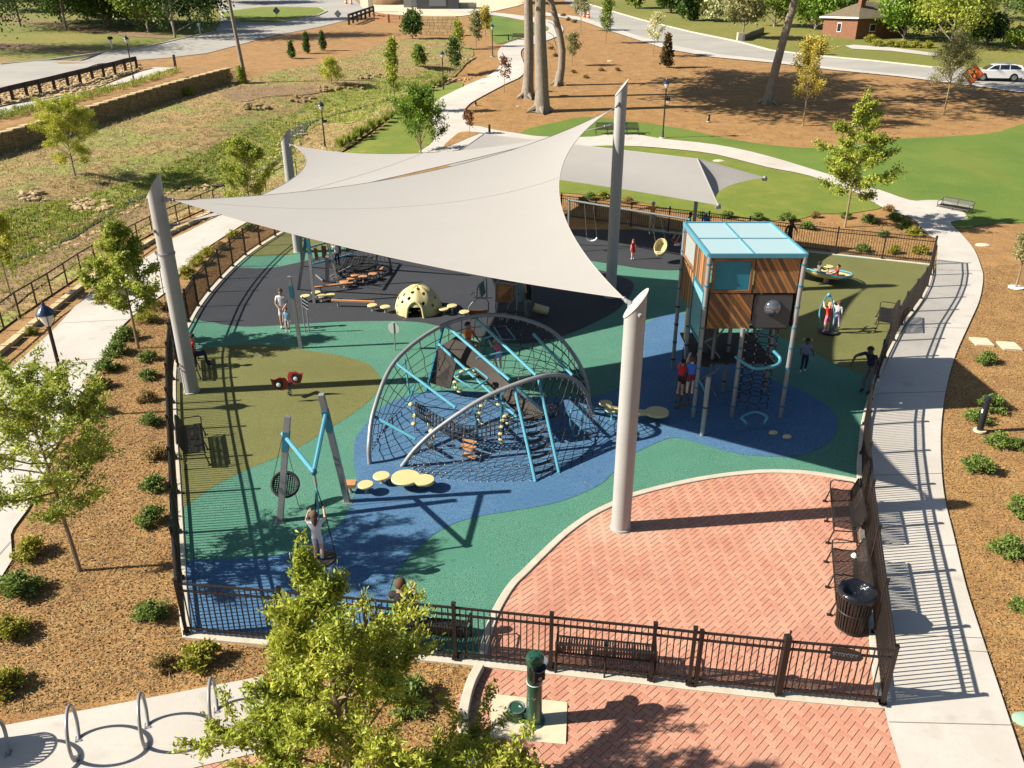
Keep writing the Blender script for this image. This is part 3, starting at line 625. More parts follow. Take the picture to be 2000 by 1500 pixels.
for p, z in ((pL, zat(bL, 497)), (pB, 2.4)):
    mb = MB(); mb.lathe((0, 0, z), [(.225, 0), (.25, .01), (.25, .07), (.225, .08)], 24, 'galv'); mb.box((-.28, 0, z+.05), (.1, .05, .1), 'galv'); mb.obj('cleat_band', p)
mb = MB(); mb.tube([(-.28, -.02, zat(bL, 497)), (-.3, -.05, 1.5), (-.27, -.05, .6), (-.25, -.05, .35)], .012, 5, 'black_metal'); mb.box((-.27, -.04, .6), (.09, .06, .5), 'pole_paint'); mb.obj('conduit', pL)

# hipped shade over the swings
pb = U(1347, 528); EZ = 3.6; AZt = 4.35
FRc, BRc, apR, apL = U(1403, 401, EZ), U(1494, 347, EZ), U(1362, 310, AZt), U(945, 262, AZt)
ext = (apL-apR); FLc = FRc+ext*1.16; BLc = BRc+ext*1.16
t = thing('swing_canopy', 'long hipped grey shade canopy over the swings', 'canopy', (pb.x, pb.y, 0))
def quadpatch(P00, P10, P01, P11, sag, m, mb, n=18, k=8, o=pb):
    vs = []
    for i in range(n+1):
        for j in range(k+1):
            u, v = i/n, j/k; p = P00.lerp(P10, u).lerp(P01.lerp(P11, u), v)
            p = p+sag*(4*u*(1-u))*(1-v); p.z -= .18*math.sin(math.pi*v)*math.sin(math.pi*u)
            vs.append(p-Vector((o.x, o.y, 0)))
    fs = [(i*(k+1)+j, (i+1)*(k+1)+j, (i+1)*(k+1)+j+1, i*(k+1)+j+1) for i in range(n) for j in range(k)]
    mb.add(vs, fs, m)
ex = ext.normalized(); fy = Vector((-ex.y, ex.x, 0)); 
if fy.y > 0: fy = -fy
for nm, a in (('front_slope', (FLc, FRc, apL, apR, fy*-.45)), ('rear_slope', (BRc, BLc, apR, apL, fy*.7)), ('hip_end', (FRc, BRc, apR, apR, ex*.9)), ('hip_end', (BLc, FLc, apL, apL, -ex*.9))):
    mb = MB(); quadpatch(*a, 'shade_cloth', mb); mb.obj(nm, t)
mb = MB(); q0 = Vector((pb.x, pb.y, 0))
for a, b in ((apR, FRc), (apR, BRc), (apL, FLc), (apL, BLc), (apL, apR)): mb.tube([a-q0-Vector((0, 0, .0)), b-q0-Vector((0, 0, .02))], .035, 6, 'shade_cloth')
mb.obj('rafter', t); mb = MB()
for a in (FRc, BRc): mb = MB(); mb.ball(a-q0, .1, 'galv'); mb.box(a-q0-Vector((0, 0, .08)), (.2, .16, .12), 'galv'); mb.obj('corner_fitting', t)
for u in (0, .9):
    for w in (.30,):
        p = FRc.lerp(BRc, w)+ext*(u*1.1)+Vector((-.55, 0, 0)) if u else q0
        mb = MB(); mb.cyl((p.x-q0.x, p.y-q0.y, 0), (p.x-q0.x, p.y-q0.y, EZ+.15), .085, 12, 'pipe_grey'); mb.obj('post', t)

# swings under it
ba, bb = U(1112, 391, 2.45), U(1347, 429, 2.45)
t = thing('swing_set', 'long grey swing beam in front of the rear fence', 'swing frame', (ba.x, ba.y, 0)); q0 = Vector((ba.x, ba.y, 0))
mb = MB(); mb.cyl(ba-q0, bb-q0, .055, 10, 'pipe_shaded'); mb.obj('beam', t)
for u in (.0, 1.0):
    p = ba.lerp(bb, u)-q0; mb = MB(); mb.cyl(p, (p.x, p.y+.9, 0), .045, 8, 'pipe_shaded'); mb.cyl(p, (p.x, p.y-.6, 0), .045, 8, 'pipe_shaded'); mb.ball(p, .085, 'play_blue_dark'); mb.obj('leg', t)
def swing(px, py, z, kind, label, rz=0.0):
    c = U(px, py, z); t = thing('hanging_swing', label, 'swing', c, rz); mb = MB()
    if kind == 'bucket':
        pr = [(.0, 0), (.2, .01), (.27, .12), (.28, .32), (.26, .34), (.24, .30), (.2, .08), (0, .06)]
        mb.lathe((0, 0, 0), pr, 20, 'cream', Matrix.Rotation(R(38), 3, 'X')@Matrix.Diagonal((1.1, 1.7, 1.0))); mb.obj('bucket', t)
        mb = MB(); mb.box((0, -.42, -.02), (.36, .06, .16), 'cream', mt=Matrix.Rotation(R(20), 3, 'X')); mb.obj('front_guard', t)
    elif kind == 'belt':
        pts = [(-.26, .0, .14), (-.2, 0, .04), (-.08, 0, -.02), (.08, 0, -.02), (.2, 0, .04), (.26, 0, .14)]
        for k in range(1): mb.add([Vector((p[0], dy, p[2]+dz)) for p in pts for dy in (-.08, .08) for dz in (0, .03)], [(4*i, 4*i+2, 4*i+6, 4*i+4) for i in range(5)]+[(4*i+1, 4*i+5, 4*i+7, 4*i+3) for i in range(5)]+[(4*i, 4*i+4, 4*i+5, 4*i+1) for i in range(5)]+[(4*i+2, 4*i+3, 4*i+7, 4*i+6) for i in range(5)], 'white')
        mb.obj('belt', t)
    d = (bb-ba).normalized(); s = (c-ba).dot(d)
    for e in (-.25, .25):
        top = ba+d*(s+e)-c; top = Matrix.Rotation(-rz, 3, 'Z')@top; mb = MB(); mb.tube([(e, 0, .25), top], .010, 4, 'steel'); mb.obj('chain', t)
    return t
swing(1155, 470, .55, 'belt', 'empty pale crescent belt swing left of the tall pole')
swing(1291, 489, .55, 'bucket', 'large cream bucket swing seat in the shade', R(-20))

# ---------------------------------------------------------------- square lookout tower
TX0, TX1, TY0, TY1 = 5.47, 7.93, 21.78, 25.1
tb = Vector((TX0, TY0, 0)); ZR = 4.93; Zm = 3.87; Zb = topz(tb, 640)
t = thing('play_tower', 'square timber clad play tower with a pale blue roof', 'play tower', tb)
Wd, Dp = TX1-TX0, TY1-TY0
mb = MB(); mb.box((Wd/2, Dp/2, ZR+.03), (Wd+.22, Dp+.2, .045), 'roof_blue'); mb.obj('roof_sheet', t, False)
mb = MB()
for a, b in (((-.11, -.1), (Wd+.11, -.1)), ((Wd+.11, -.1), (Wd+.11, Dp+.1)), ((Wd+.11, Dp+.1), (-.11, Dp+.1)), ((-.11, Dp+.1), (-.11, -.1)), ): mb.beam((*a, ZR+.03), (*b, ZR+.03), .07, .12, 'play_blue')
mb.beam((Wd*.46, -.1, ZR+.075), (Wd*.46, Dp+.1, ZR+.075), .035, .03, 'play_blue'); mb.beam((-.1, Dp*.47, ZR+.07), (Wd+.1, Dp*.47, ZR+.07), .02, .02, 'play_blue'); mb.obj('roof_frame', t, False)
def clip(poly, a, b, c):                       # keep a*x+b*y<=c
    out = []
    for i in range(len(poly)):
        p, q = poly[i], poly[(i+1) % len(poly)]; fp, fq = a*p[0]+b*p[1]-c, a*q[0]+b*q[1]-c
        if fp <= 0: out.append(p)
        if fp*fq < 0: s = fp/(fp-fq); out.append((lerp(p[0], q[0], s), lerp(p[1], q[1], s)))
    return out
def facemat(o, ux): ux = Vector(ux); n = ux.cross(Vector((0, 0, 1))); return Matrix((ux, Vector((0, 0, 1)), n)).transposed()
def plankpanel(o, ux, w, h, ang, mname='wood_tan', sp=.092):
    q = facemat(o, ux); dx, dy = math.cos(R(ang)), math.sin(R(ang)); nxx, nyy = -dy, dx; sq = [(0, 0), (w, 0), (w, h), (0, h)]
    vals = [x*nxx+y*nyy for x, y in sq]; v = min(vals)
    while v < max(vals):
        pl = clip(clip(sq, nxx, nyy, v+sp-.009), -nxx, -nyy, -v)
        if len(pl) > 2:
            d = rnd.uniform(0, .012); mb = MB(); mb.prism(pl, d, d+.03, mname, q, o); ob = mb.obj('plank', t, False)
            if rnd.random() < .38: ob.data.materials[0] = M('wood_weathered')
        v += sp
    mb = MB(); mb.prism([(0, 0), (w, 0), (w, h), (0, h)], -.012, -.002, 'rubber_belt', q, o); mb.obj('backing_board', t, False)
mat('wood_weathered', '8c6a4c', .7, col2='6a5038', scale=2, stretch=(8, 8, 1))
def windowp(o, ux, w, h, fr, gl):
    q = facemat(o, ux); mb = MB(); b = .075
    for x0, y0, x1, y1 in ((0, 0, w, b), (0, h-b, w, h), (0, b, b, h-b), (w-b, b, w, h-b)): mb.prism([(x0, y0), (x1, y0), (x1, y1), (x0, y1)], 0, .05, fr, q, o)
    f = mb.obj('window_frame', t, False); mb = MB(); mb.prism([(b, b), (w-b, b), (w-b, h-b), (b, h-b)], .005, .02, gl, q, o); mb.obj('pane', f, False)
mat('pane_pale', (.42, .46, .44), .3, trans=.3); mat('pane_aqua', (.25, .52, .56), .3, trans=.3)
h1, h2 = Zm-Zb, ZR-.06-Zm; w1 = Wd*.5; g = .015
X, Y = (1, 0, 0), (0, -1, 0)
windowp(Vector((.05, -.03, Zm+g)), X, w1-.1, h2-g, 'wood_dark', 'glass_blue'); plankpanel(Vector((w1, -.03, Zm+g)), X, Wd-w1-.02, h2-g, -58)
plankpanel(Vector((.05, -.03, Zb)), X, w1-.02, h1-g, -52)
o = Vector((w1+.08, -.03, Zb+.02)); mb = MB(); q = facemat(o, X); cx_, cy_ = (Wd-w1)/2-.06, h1*.56; rr = .24
ring = [(cx_+rr*math.cos(2*math.pi*i/28), cy_+rr*math.sin(2*math.pi*i/28)) for i in range(28)]; w_, h_ = Wd-w1-.16, h1-.06
outr = []
for x, y in ring:
    dx, dy = x-cx_, y-cy_; k = min((w_-cx_)/dx if dx > 1e-6 else 9e9, -cx_/dx if dx < -1e-6 else 9e9, (h_-cy_)/dy if dy > 1e-6 else 9e9, -cy_/dy if dy < -1e-6 else 9e9); outr.append((cx_+dx*k, cy_+dy*k))
mb.add([o+q@Vector((*p, .02)) for p in ring]+[o+q@Vector((*p, .02)) for p in outr], [(i, (i+1) % 28, 28+(i+1) % 28, 28+i) for i in range(28)], 'panel_grey'); pn = mb.obj('grey_panel', t, False)
mb = MB(); mb.ball(o+q@Vector((cx_, cy_, -.02)), rr*1.02, 'bubble', 20, (1, .75, 1)); mb.obj('bubble_window', t); mb = MB(); mb.tube([o+q@Vector((*p, .02)) for p in ring], .018, 6, 'panel_grey', closed=True); mb.obj('bubble_rim', t)
hd = Dp*.5
plankpanel(Vector((-.03, hd, Zm+g)), Y, hd-.06, h2-g, 90); windowp(Vector((-.03, Dp-.04, Zm+.1)), Y, hd-.06, h2-.12, 'wood_dark', 'pane_pale')
plankpanel(Vector((-.03, Dp-.04, Zb-.1)), Y, hd-.06, h1+.1, 90); windowp(Vector((-.03, hd-.02, Zb-.55)), Y, hd-.18, h1+.53, 'play_blue_dark', 'pane_aqua')
plankpanel(Vector((-.03, hd+.55, Zb-1.2)), Y, .5, 1.05, 90, 'cream'); plankpanel(Vector((Wd+.03, .03, Zb)), (0, 1, 0), Dp-.06, ZR-Zb-.08, 90, sp=.14)
for nm, a in (('upper_deck', Zb-.02), ('middle_deck', 1.35)): mb = MB(); mb.box((Wd/2, Dp/2+(.4 if a < 2 else 0), a), (Wd-.1, Dp-(.9 if a < 2 else .1), .06), 'rubber_belt'); mb.obj(nm, t, False)
for i, (x, y) in enumerate(((0, 0), (Wd*.44, 0), (Wd, 0), (0, Dp), (Wd, Dp), (0, Dp*.5), (Wd, Dp*.5), (Wd*.5, Dp*.5))):
    mb = MB(); zt = ZR if x in (0, Wd) and y in (0, Dp) else Zb+.02; off = (-.07 if x == 0 else .07 if x == Wd else 0, -.09 if y == 0 else .09 if y == Dp else 0)
    px_, py_ = x+off[0], y+off[1]; mb.cyl((px_, py_, 0), (px_, py_, zt), .063, 12, 'galv')
    p = mb.obj('post', t); mb = MB()
    for z in np.arange(.35, zt-.1, .62): mb.lathe((px_, py_, z), [(.063, 0), (.076, .005), (.076, .05), (.063, .055)], 12, 'play_blue_dark' if i < 3 or z > Zb else 'black_metal')
    mb.obj('clamp', p)
# climbing column of ropes inside the front half
mb = MB(); cc = Vector((Wd*.74, .55, 0)); balls = MB()
for k in range(9):
    a = 2*math.pi*k/9; x, y = cc.x+.5*math.cos(a), cc.y+.5*math.sin(a); mb.tube([(x, y, .1), (x, y, Zb-.1)], .013, 4, 'rope')
for z in np.arange(.35, Zb-.2, .27):
    mb.tube([(cc.x+.5*math.cos(a), cc.y+.5*math.sin(a), z) for a in np.linspace(0, 2*math.pi, 10)], .012, 4, 'rope')
    for k in range(9): a = 2*math.pi*k/9; balls.cyl((cc.x+.5*math.cos(a), cc.y+.5*math.sin(a), z-.02), (cc.x+.5*math.cos(a), cc.y+.5*math.sin(a), z+.02), .022, 5, 'steel')
mb.obj('rope_column', t); balls.obj('rope_joints', t, kind='stuff')
mb = MB(); mb.tube([(.62+.25*math.cos(a), 1.1+.25*math.sin(a), z) for a, z in zip(np.linspace(0, 14, 70), np.linspace(.1, Zb, 70))], .03, 6, 'pipe_grey'); mb.cyl((.62, 1.1, 0), (.62, 1.1, Zb), .05, 8, 'pipe_grey'); mb.obj('spiral_climber', t)
mb = MB(); 
for x, y, r_, z0, z1 in ((.55, .5, .26, .9, Zb),): mb.lathe((x+.1, y+1.3, z0), [(r_, 0), (r_, z1-z0)], 16, 'panel_grey')
mb.obj('enclosed_tube', t)
a0, a1 = U(1437, 697, 2.1)-tb, U(1519, 704, 2.1)-tb; lo = U(1480, 720, 2.05)-tb
mb = MB(); mb.tube(spline([a0, a0.lerp(lo, .6)+Vector((-.05, -.12, 0)), lo, a1.lerp(lo, .45)+Vector((.16, -.1, 0)), a1+Vector((.06, 0, .05)), a1+Vector((-.1, .18, .22))], 8), .045, 8, 'play_blue'); mb.obj('guard_rail', t)
h = [U(1451, 812, .4), U(1475, 806, .4), U(1498, 813, .4), U(1499, 822, .4)]
mb = MB(); mb.tube(spline([U(1458, 838, 0)-tb, U(1457, 826, .35)-tb, U(1449, 815, .4)-tb, U(1474, 805, .4)-tb, U(1497, 813, .4)-tb, U(1494, 824, .35)-tb, U(1492, 836, 0)-tb], 8), .036, 8, 'play_blue'); mb.obj('step_hoop', t)
mb = MB(); mb.beam(tb-tb+Vector((-.05, -.1, 1.3)), U(1378, 766, 1.0)-tb, .04, .04, 'play_blue'); mb.obj('brace', t, False)
# slanting timber lattice climber on the left side
la, lb = U(1318, 800, 0)-tb, U(1352, 792, 0)-tb
for k in range(7):
    z = .15+k*.2; f = k*.05; mb = MB(); p, q_ = la+Vector((f*.6, f*2.0, z)), lb+Vector((f*.6-.05, f*2.0, z+(.07 if k % 2 else -.03))); mb.beam(p, q_, .09, .035, 'wood_dark'); mb.obj('climbing_slat', t, False)
for e in (0, 1): 
    mb = MB(); s_ = la if e == 0 else lb; mb.tube([s_, s_+Vector((.25, .75, 1.75))], .014, 4, 'rope'); mb.tube([s_+Vector((.1*(-1)**e, 0, 0)), s_+Vector((.5 if e == 0 else -.3, .6, 1.5))], .012, 4, 'rope'); mb.obj('climbing_rope', t)
# lone post
b = U(1371, 851); t = thing('marker_post', 'short lone grey post just in front of the square tower', 'post', b); hh = topz(b, 736)
mb = MB(); mb.lathe((0, 0, 0), [(.068, 0), (.068, hh-.03), (.05, hh), (0, hh+.005)], 14, 'galv'); mb.obj('shaft', t); mb = MB(); mb.lathe((0, 0, hh*.48), [(.068, 0), (.08, .01), (.08, .04), (.068, .05)], 14, 'black_metal'); mb.obj('band', t)
for (x, y), l in (((1510, 847), 'small pale footprint step on the blue rubber, nearer the tower hoop'), ((1537, 855), 'small pale footprint step on the blue rubber, farther from the tower hoop')):
    b = U(x, y); mb = MB(); mb.lathe((0, 0, .01), [(.13, 0), (.13, .04), (.10, .07), (0, .08)], 14, 'cream', Matrix.Diagonal((1, .6, 1))); o = mb.obj('foot_pod'); o.location = b; tag(o, l, 'step')

# ---------------------------------------------------------------- big arched net climber
dc = U(930, 860); t = thing('net_climber', 'large arched rope net climber with two grey hoops and blue bars', 'climbing frame', dc)
def D(px, py, z): return U(px, py, z)-dc
ar1 = spline([D(722, 906, 0), D(721, 868, .5), D(731, 800, 1.2), D(770, 708, 2.0), D(850, 643, 2.55), D(930, 617, 2.8), D(1003, 619, 2.75), D(1075, 645, 2.4), D(1122, 695, 1.75), D(1146, 748, 1.0), D(1152, 800, 0)], 8)
ar2 = spline([D(785, 911, 0), D(815, 873, .55), D(862, 832, 1.05), D(950, 775, 1.75), D(1050, 737, 2.1), D(1105, 735, 1.9), D(1138, 757, 1.25), D(1152, 790, .45), D(1158, 806, 0)], 8)
for a in (ar1, ar2):
    mb = MB(); mb.tube(a, .062, 10, 'galv'); ao = mb.obj('arch', t); mb = MB()
    for i in range(3, len(a)-2, 2):
        d = (Vector((0, 0, -1))); mb.cyl(a[i], a[i]+d*.13, .012, 4, 'steel')
    mb.obj('net_hooks', ao, kind='stuff')
def at(a, u): f = u*(len(a)-1); i = min(int(f), len(a)-2); return a[i].lerp(a[i+1], f-i)
def net(nm, ca, cb, nu, nv, sag=0, bend=None, r=.012):
    mb = MB(); bl = MB(); P_ = []
    for i in range(nu+1):
        row = []
        for j in range(nv+1):
            u, v = i/nu, j/nv; p = at(ca, u).lerp(at(cb, u), v); w = 4*v*(1-v); p = p+Vector((0, 0, -sag*w))
            if bend: p = p+Vector(bend)*w
            if 0 < j < nv: p = p+Vector((rnd.uniform(-.025, .025), rnd.uniform(-.025, .025), rnd.uniform(-.02, .02)))
            row.append(p)
        P_.append(row)
    for i in range(nu+1): mb.tube(P_[i], r, 3, 'rope', cap=False)
    for j in range(nv+1): mb.tube([P_[i][j] for i in range(nu+1)], r, 3, 'rope', cap=False)
    for i in range(nu+1):
        for j in range(nv+1): bl.ball(P_[i][j], .02, 'steel', 4)
    o = mb.obj(nm, t); bl.obj('rope_joints', o, kind='stuff')
g1 = spline([D(752, 830, 0), D(790, 800, 0), D(845, 770, 0), D(930, 735, 0), D(1020, 730, 0), D(1090, 745, 0), D(1160, 795, 0)], 8)
g2 = spline([D(800, 918, 0), D(850, 934, 0), D(905, 940, 0), D(960, 942, 0), D(1030, 940, 0), D(1110, 920, 0), D(1200, 870, 0)], 8)
sub = lambda a, u0, u1: [at(a, lerp(u0, u1, k/24)) for k in range(25)]
net('rear_net', sub(ar1, .06, .97), g1, 27, 7, .1)
net('front_net', sub(ar2, .03, .94), g2, 25, 6, .12)
net('inner_net', sub(ar1, .62, .95), sub(ar2, .45, .93), 11, 6, .35)
net('low_net', sub(ar2, .08, .5), sub(g1, .1, .6), 11, 6, .75)
# blue cross bars
bars = [((727, 811, 1.05), (812, 858, .66)), ((771, 707, 2.0), (890, 796, 1.33)), ((867, 632, 2.62), (995, 742, 1.98)), ((929, 622, 2.75), (1047, 733, 2.05)), ((1042, 652, 2.45), (1118, 733, 1.8)), ((857, 672, 1.95), (1010, 815, .9)), ((1004, 752, 1.9), (1064, 806, 1.15))]
for a, b in bars: mb = MB(); mb.cyl(D(*a), D(*b), .043, 8, 'play_blue'); mb.obj('cross_bar', t)
for a, b in (((867, 632, 2.6), (833, 764, .0)), ((905, 680, 1.6), (878, 742, 0))): mb = MB(); mb.beam(D(*a), D(*b), .07, .07, 'play_blue_dark'); mb.obj('side_leg', t, False)
mb = MB(); mb.add([D(853, 675, 1.8), D(893, 700, 1.7), D(878, 760, .3), D(840, 748, .3)], [(0, 1, 2, 3)], 'rubber_belt'); mb.add([v+Vector((.03, .04, 0)) for v in [D(853, 675, 1.8), D(893, 700, 1.7), D(878, 760, .3), D(840, 748, .3)]], [(3, 2, 1, 0)], 'rubber_belt'); mb.obj('side_panel', t, False)
def ribbon(nm, ca, cb, m, th=.04):
    mb = MB(); n = len(ca); vs = [p for a, b in zip(ca, cb) for p in (a, b, b-Vector((0, 0, th)), a-Vector((0, 0, th)))]
    mb.add(vs, [(4*i+j, 4*i+4+j, 4*i+4+(j+1) % 4, 4*i+(j+1) % 4) for i in range(n-1) for j in range(4)]+[(0, 1, 2, 3), (4*n-1, 4*n-2, 4*n-3, 4*n-4)], m); return mb.obj(nm, t)
ca = spline([D(861, 675, 1.9), D(905, 710, 1.55), D(955, 750, 1.15), D(1000, 795, .9), D(1038, 820, .8)], 5); cb = spline([D(898, 652, 2.2), D(945, 700, 1.7), D(990, 745, 1.3), D(1040, 785, 1.05), D(1064, 806, .95)], 5)
ribbon('belt_bridge', ca, cb, 'rubber_belt')
mb = MB(); mb.cyl(D(1004, 752, 1.95), D(1046, 941, 0), .045, 8, 'play_blue'); mb.obj('ladder_rail', t)
mb = MB(); mb.cyl(D(1052, 740, 2.0), D(1092, 923, 0), .045, 8, 'play_blue'); mb.obj('ladder_rail', t)
for k in range(8):
    u = .38+k*.078; a_, b_ = D(1004, 752, 1.95).lerp(D(1046, 941, 0), u), D(1052, 740, 2.0).lerp(D(1092, 923, 0), u); ca = [a_.lerp(b_, i/6)-Vector((0, 0, .05*4*(i/6)*(1-i/6))) for i in range(7)]
    mb = MB(); ribbon('belt_rung', ca, [p+Vector((0, .07, .035)) for p in ca], 'rubber_belt', .02)
for a, b in (((833, 955-0, .0), (833, 955, .1)),):
    pass
mb = MB(); sq = [D(885, 735, 1.9), D(927, 718, 1.9), D(955, 740, 1.75), D(925, 760, 1.7)]; mb.tube([p.lerp(q_, f) for p, q_ in zip(sq, sq[1:]+sq[:1]) for f in (.0, .12, .88)][0:0]+[v for i in range(4) for v in (sq[i].lerp(sq[i-1], .16), sq[i].lerp((sq[i-1]+sq[(i+1) % 4])/2, .06), sq[i].lerp(sq[(i+1) % 4], .16))], .028, 7, 'play_blue', closed=True); mb.obj('grab_frame', t)
mb = MB(); sq = [D(964, 637, 2.2), D(988, 637, 2.2), D(1007, 663, 2.0), D(980, 663, 2.0)]; mb.tube(sq, .024, 6, 'play_blue', closed=True); mb.obj('grab_frame', t)
mb = MB(); sq = [D(1121, 795, .9), D(1137, 808, .75), D(1136, 832, .4), D(1124, 853, .05), D(1115, 830, .4), D(1114, 810, .8)]; mb.tube(spline(sq, 4, True), .028, 7, 'play_blue', closed=True); mb.obj('grab_frame', t)
for a, b in (((930, 700, 1.9), (993, 685, 2.0)), ((944, 662, 2.2), (963, 655, 2.3)), ((790, 700, 1.2), (800, 770, .0)), ((812, 750, 1.0), (795, 790, 0))): mb = MB(); mb.cyl(D(*a), D(*b), .03, 6, 'play_blue'); mb.obj('strut', t)
# cream climbing discs, treads, hoops and rope tunnel inside
for x, y, z in ((803, 790, .55), (811, 812, .4), (836, 813, .5), (808, 828, .2), (840, 828, .35), (846, 852, .25), (838, 868, .1), (843, 842, .5)):
    mb = MB(); mb.ball(D(x, y, z+.1), .085, 'cream', 8, (1, 1, .8)); mb.cyl(D(x, y, 0)*0+D(x, y, z+.1)-Vector((0, 0, z+.1)), D(x, y, z+.1), .014, 5, 'galv'); mb.obj('climbing_pod', t)
for k in range(2):
    p = D(915+k*2, 872+k*18, .28-.14*k); mb = MB(); mb.box(p, (.42, .16, .035), 'tread', R(-28)); mb.box(p+Vector((.03, .16, .09)), (.42, .1, .03), 'tread', R(-28)); mb.obj('tread_board', t, False)
for c_, r_, ang in ((D(912, 745, 1.35), .36, .4), (D(955, 800, .9), .42, .9), (D(985, 838, .5), .38, 1.3)):
    mb = MB(); 
    for k in range(9):
        a = k*.5; p = c_+Vector((math.cos(ang)*r_*math.cos(a), math.sin(ang)*r_*math.cos(a), r_*math.sin(a))); mb.ball(p, .075, 'cream', 6, (1, 1, .55))
    mb.tube([c_+Vector((math.cos(ang)*r_*math.cos(a), math.sin(ang)*r_*math.cos(a), r_*math.sin(a))) for a in np.linspace(0, 4.2, 16)], .02, 5, 'rubber_belt'); mb.obj('disc_hoop', t)
tun = spline([D(812, 798, .75), D(840, 815, .6), D(880, 838, .5), D(925, 845, .5), D(975, 835, .6), D(1030, 815, .7), D(1090, 800, .75)], 6); mb = MB(); bl = MB()
for k in range(9): a = 2*math.pi*k/9; mb.tube([p+Vector((0, .2*math.cos(a), .2*math.sin(a))) for p in tun], .016, 3, 'rope', cap=False)
for p in tun[::1]:
    mb.tube([p+Vector((0, .2*math.cos(a), .2*math.sin(a))) for a in np.linspace(0, 2*math.pi, 9)], .014, 3, 'rope', cap=False)
mb.obj('rope_tunnel', t)
for a, b in (((930, 800, 1.0), (935, 830, 0)), ((980, 770, 1.3), (985, 830, 0))): mb = MB(); mb.cyl(D(*a), D(a[0], a[1], a[2])-Vector((0, 0, a[2])), .05, 8, 'play_blue_dark'); mb.obj('centre_post', t)

# ---------------------------------------------------------------- stepping pods
def pod(x, y, h, r, label, m='cream', grp=None, stem='galv', kind='disc', cat='stepping pod'):
    b = U(x, y, h); t = thing('stepping_pod', label, cat, (b.x, b.y, 0), 0, grp); mb = MB()
    if kind == 'disc': mb.lathe((0, 0, h-.09), [(0, 0), (r*.75, .005), (r, .05), (r, .075), (r*.94, .09), (0, .093)], 22, m)
    elif kind == 'block': mb.box((0, 0, h-.05), (r*1.5, r*1.3, .1), m)
    mb.obj('top', t); mb = MB(); mb.cyl((0, 0, 0), (0, 0, h-.07), .035, 8, stem); mb.lathe((0, 0, 0), [(.06, 0), (.06, .03), (.035, .04)], 10, stem); mb.obj('stem', t); return t
def duo(x0, y0, r0, x1, y1, r1, h, label):
    a, b = U(x0, y0, h), U(x1, y1, h); t = thing('stepping_pod', label, 'stepping pod', (a.x, a.y, 0)); b = b-a; d = Vector((b.x, b.y, 0)); L = d.length; d.normalize(); an = math.atan2(d.y, d.x); pr = []
    def ol(k):
        up = []; n = 30
        for i in range(n+1):
            s = -r0+(L+r0+r1)*i/n; w = 0
            if s < r0: w = max(w, math.sqrt(max(0, r0*r0-s*s)))
            if s > L-r1: w = max(w, math.sqrt(max(0, r1*r1-(s-L)**2)))
            w = max(w, (.13+.10*(abs(s/L-.5)*2)**2) if 0 < s < L else 0); up.append((s, w*k))
        return up+[(s, -w) for s, w in up[::-1][1:-1]]
    q = Matrix.Rotation(an, 3, 'Z'); mb = MB(); o1, o2 = ol(1), ol(.95); n = len(o1)
    mb.add([q@Vector((x, y*.9, h-.08)) for x, y in o1]+[q@Vector((x, y, h-.02)) for x, y in o1]+[q@Vector((x*.985, y, h)) for x, y in o2], [(i, (i+1) % n, n+(i+1) % n, n+i) for i in range(n)]+[(n+i, n+(i+1) % n, 2*n+(i+1) % n, 2*n+i) for i in range(n)]+[tuple(range(2*n, 3*n)), tuple(range(n))[::-1]], 'cream'); mb.obj('top', t)
    for s in (0, L): p = q@Vector((s, 0, 0)); mb = MB(); mb.tube([(p.x+.05*math.cos(a), p.y+.05*math.sin(a), z) for a, z in zip(np.linspace(0, 20, 40), np.linspace(.02, h-.06, 40))], .016, 5, 'play_blue_dark'); mb.obj('spring', t)
duo(792, 931, .37, 829, 936, .26, .3, 'double cream pod with one big and one small disc, before the net climber')
duo(1284, 803, .34, 1238, 804, .22, .32, 'double cream pod between the thick front pole and the tower')
pod(745, 928, .25, .22, 'single cream pod beside the larger double pod'); pod(714, 945, .28, .2, 'cream pod with a dark sector, between wooden block and single pod')
pod(683, 942, .3, .2, 'small wooden stepping block at the foot of the slanted beam', 'tread', kind='block', cat='stepping block')
pod(1183, 786, .4, .2, 'dull cream pod just right of the net climber, the farther of two', stem='play_blue_dark'); pod(1196, 798, .38, .22, 'bright cream pod just right of the net climber, the nearer of two', stem='play_blue')
tanp = [(672, 549), (686, 543), (693, 536), (709, 539), (728, 534), (745, 523)]
for i, p in enumerate(tanp): pod(*p, .3, .2, 'tan disc pod in the rear balance course, %s from the left' % ['first', 'second', 'third', 'fourth', 'fifth', 'sixth'][i], 'tread', 'tan disc pods in the balance course')
crm = [(596, 577, 'beside the front post of the course'), (617, 570, 'just left of the twin pods'), (628, 577, 'the left of two touching pods'), (645, 575, 'the right of two touching pods'), (727, 595, 'at the right end of the nearer balance beam'), (752, 598, 'between balance beam and cream dome'), (867, 602, 'against the right side of the cream dome'), (883, 596, 'tallest, right of the cream dome'), (907, 608, 'halfway between dome and pipe playhouse'), (981, 612, 'under the brown panel of the pipe playhouse')]
for x, y, l in crm: pod(x, y, .38 if 'tallest' in l else .27, .2, 'cream pod '+l)
for a, b, l in (((614, 560), (689, 551), 'farther wooden balance beam in the rear course'), ((647, 585), (731, 588), 'nearer wooden balance beam left of the cream dome')):
    p, q_ = U(*a, .3), U(*b, .3); t = thing('balance_beam', l, 'balance beam', (p.x, p.y, 0)); mb = MB(); e = q_-p; mb.beam((0, 0, .27), (e.x, e.y, .27), .12, .06, 'tread'); mb.obj('beam', t, False)
    for u in (.15, .85): mb = MB(); mb.cyl((e.x*u, e.y*u, 0), (e.x*u, e.y*u, .25), .04, 8, 'galv'); mb.obj('leg', t)

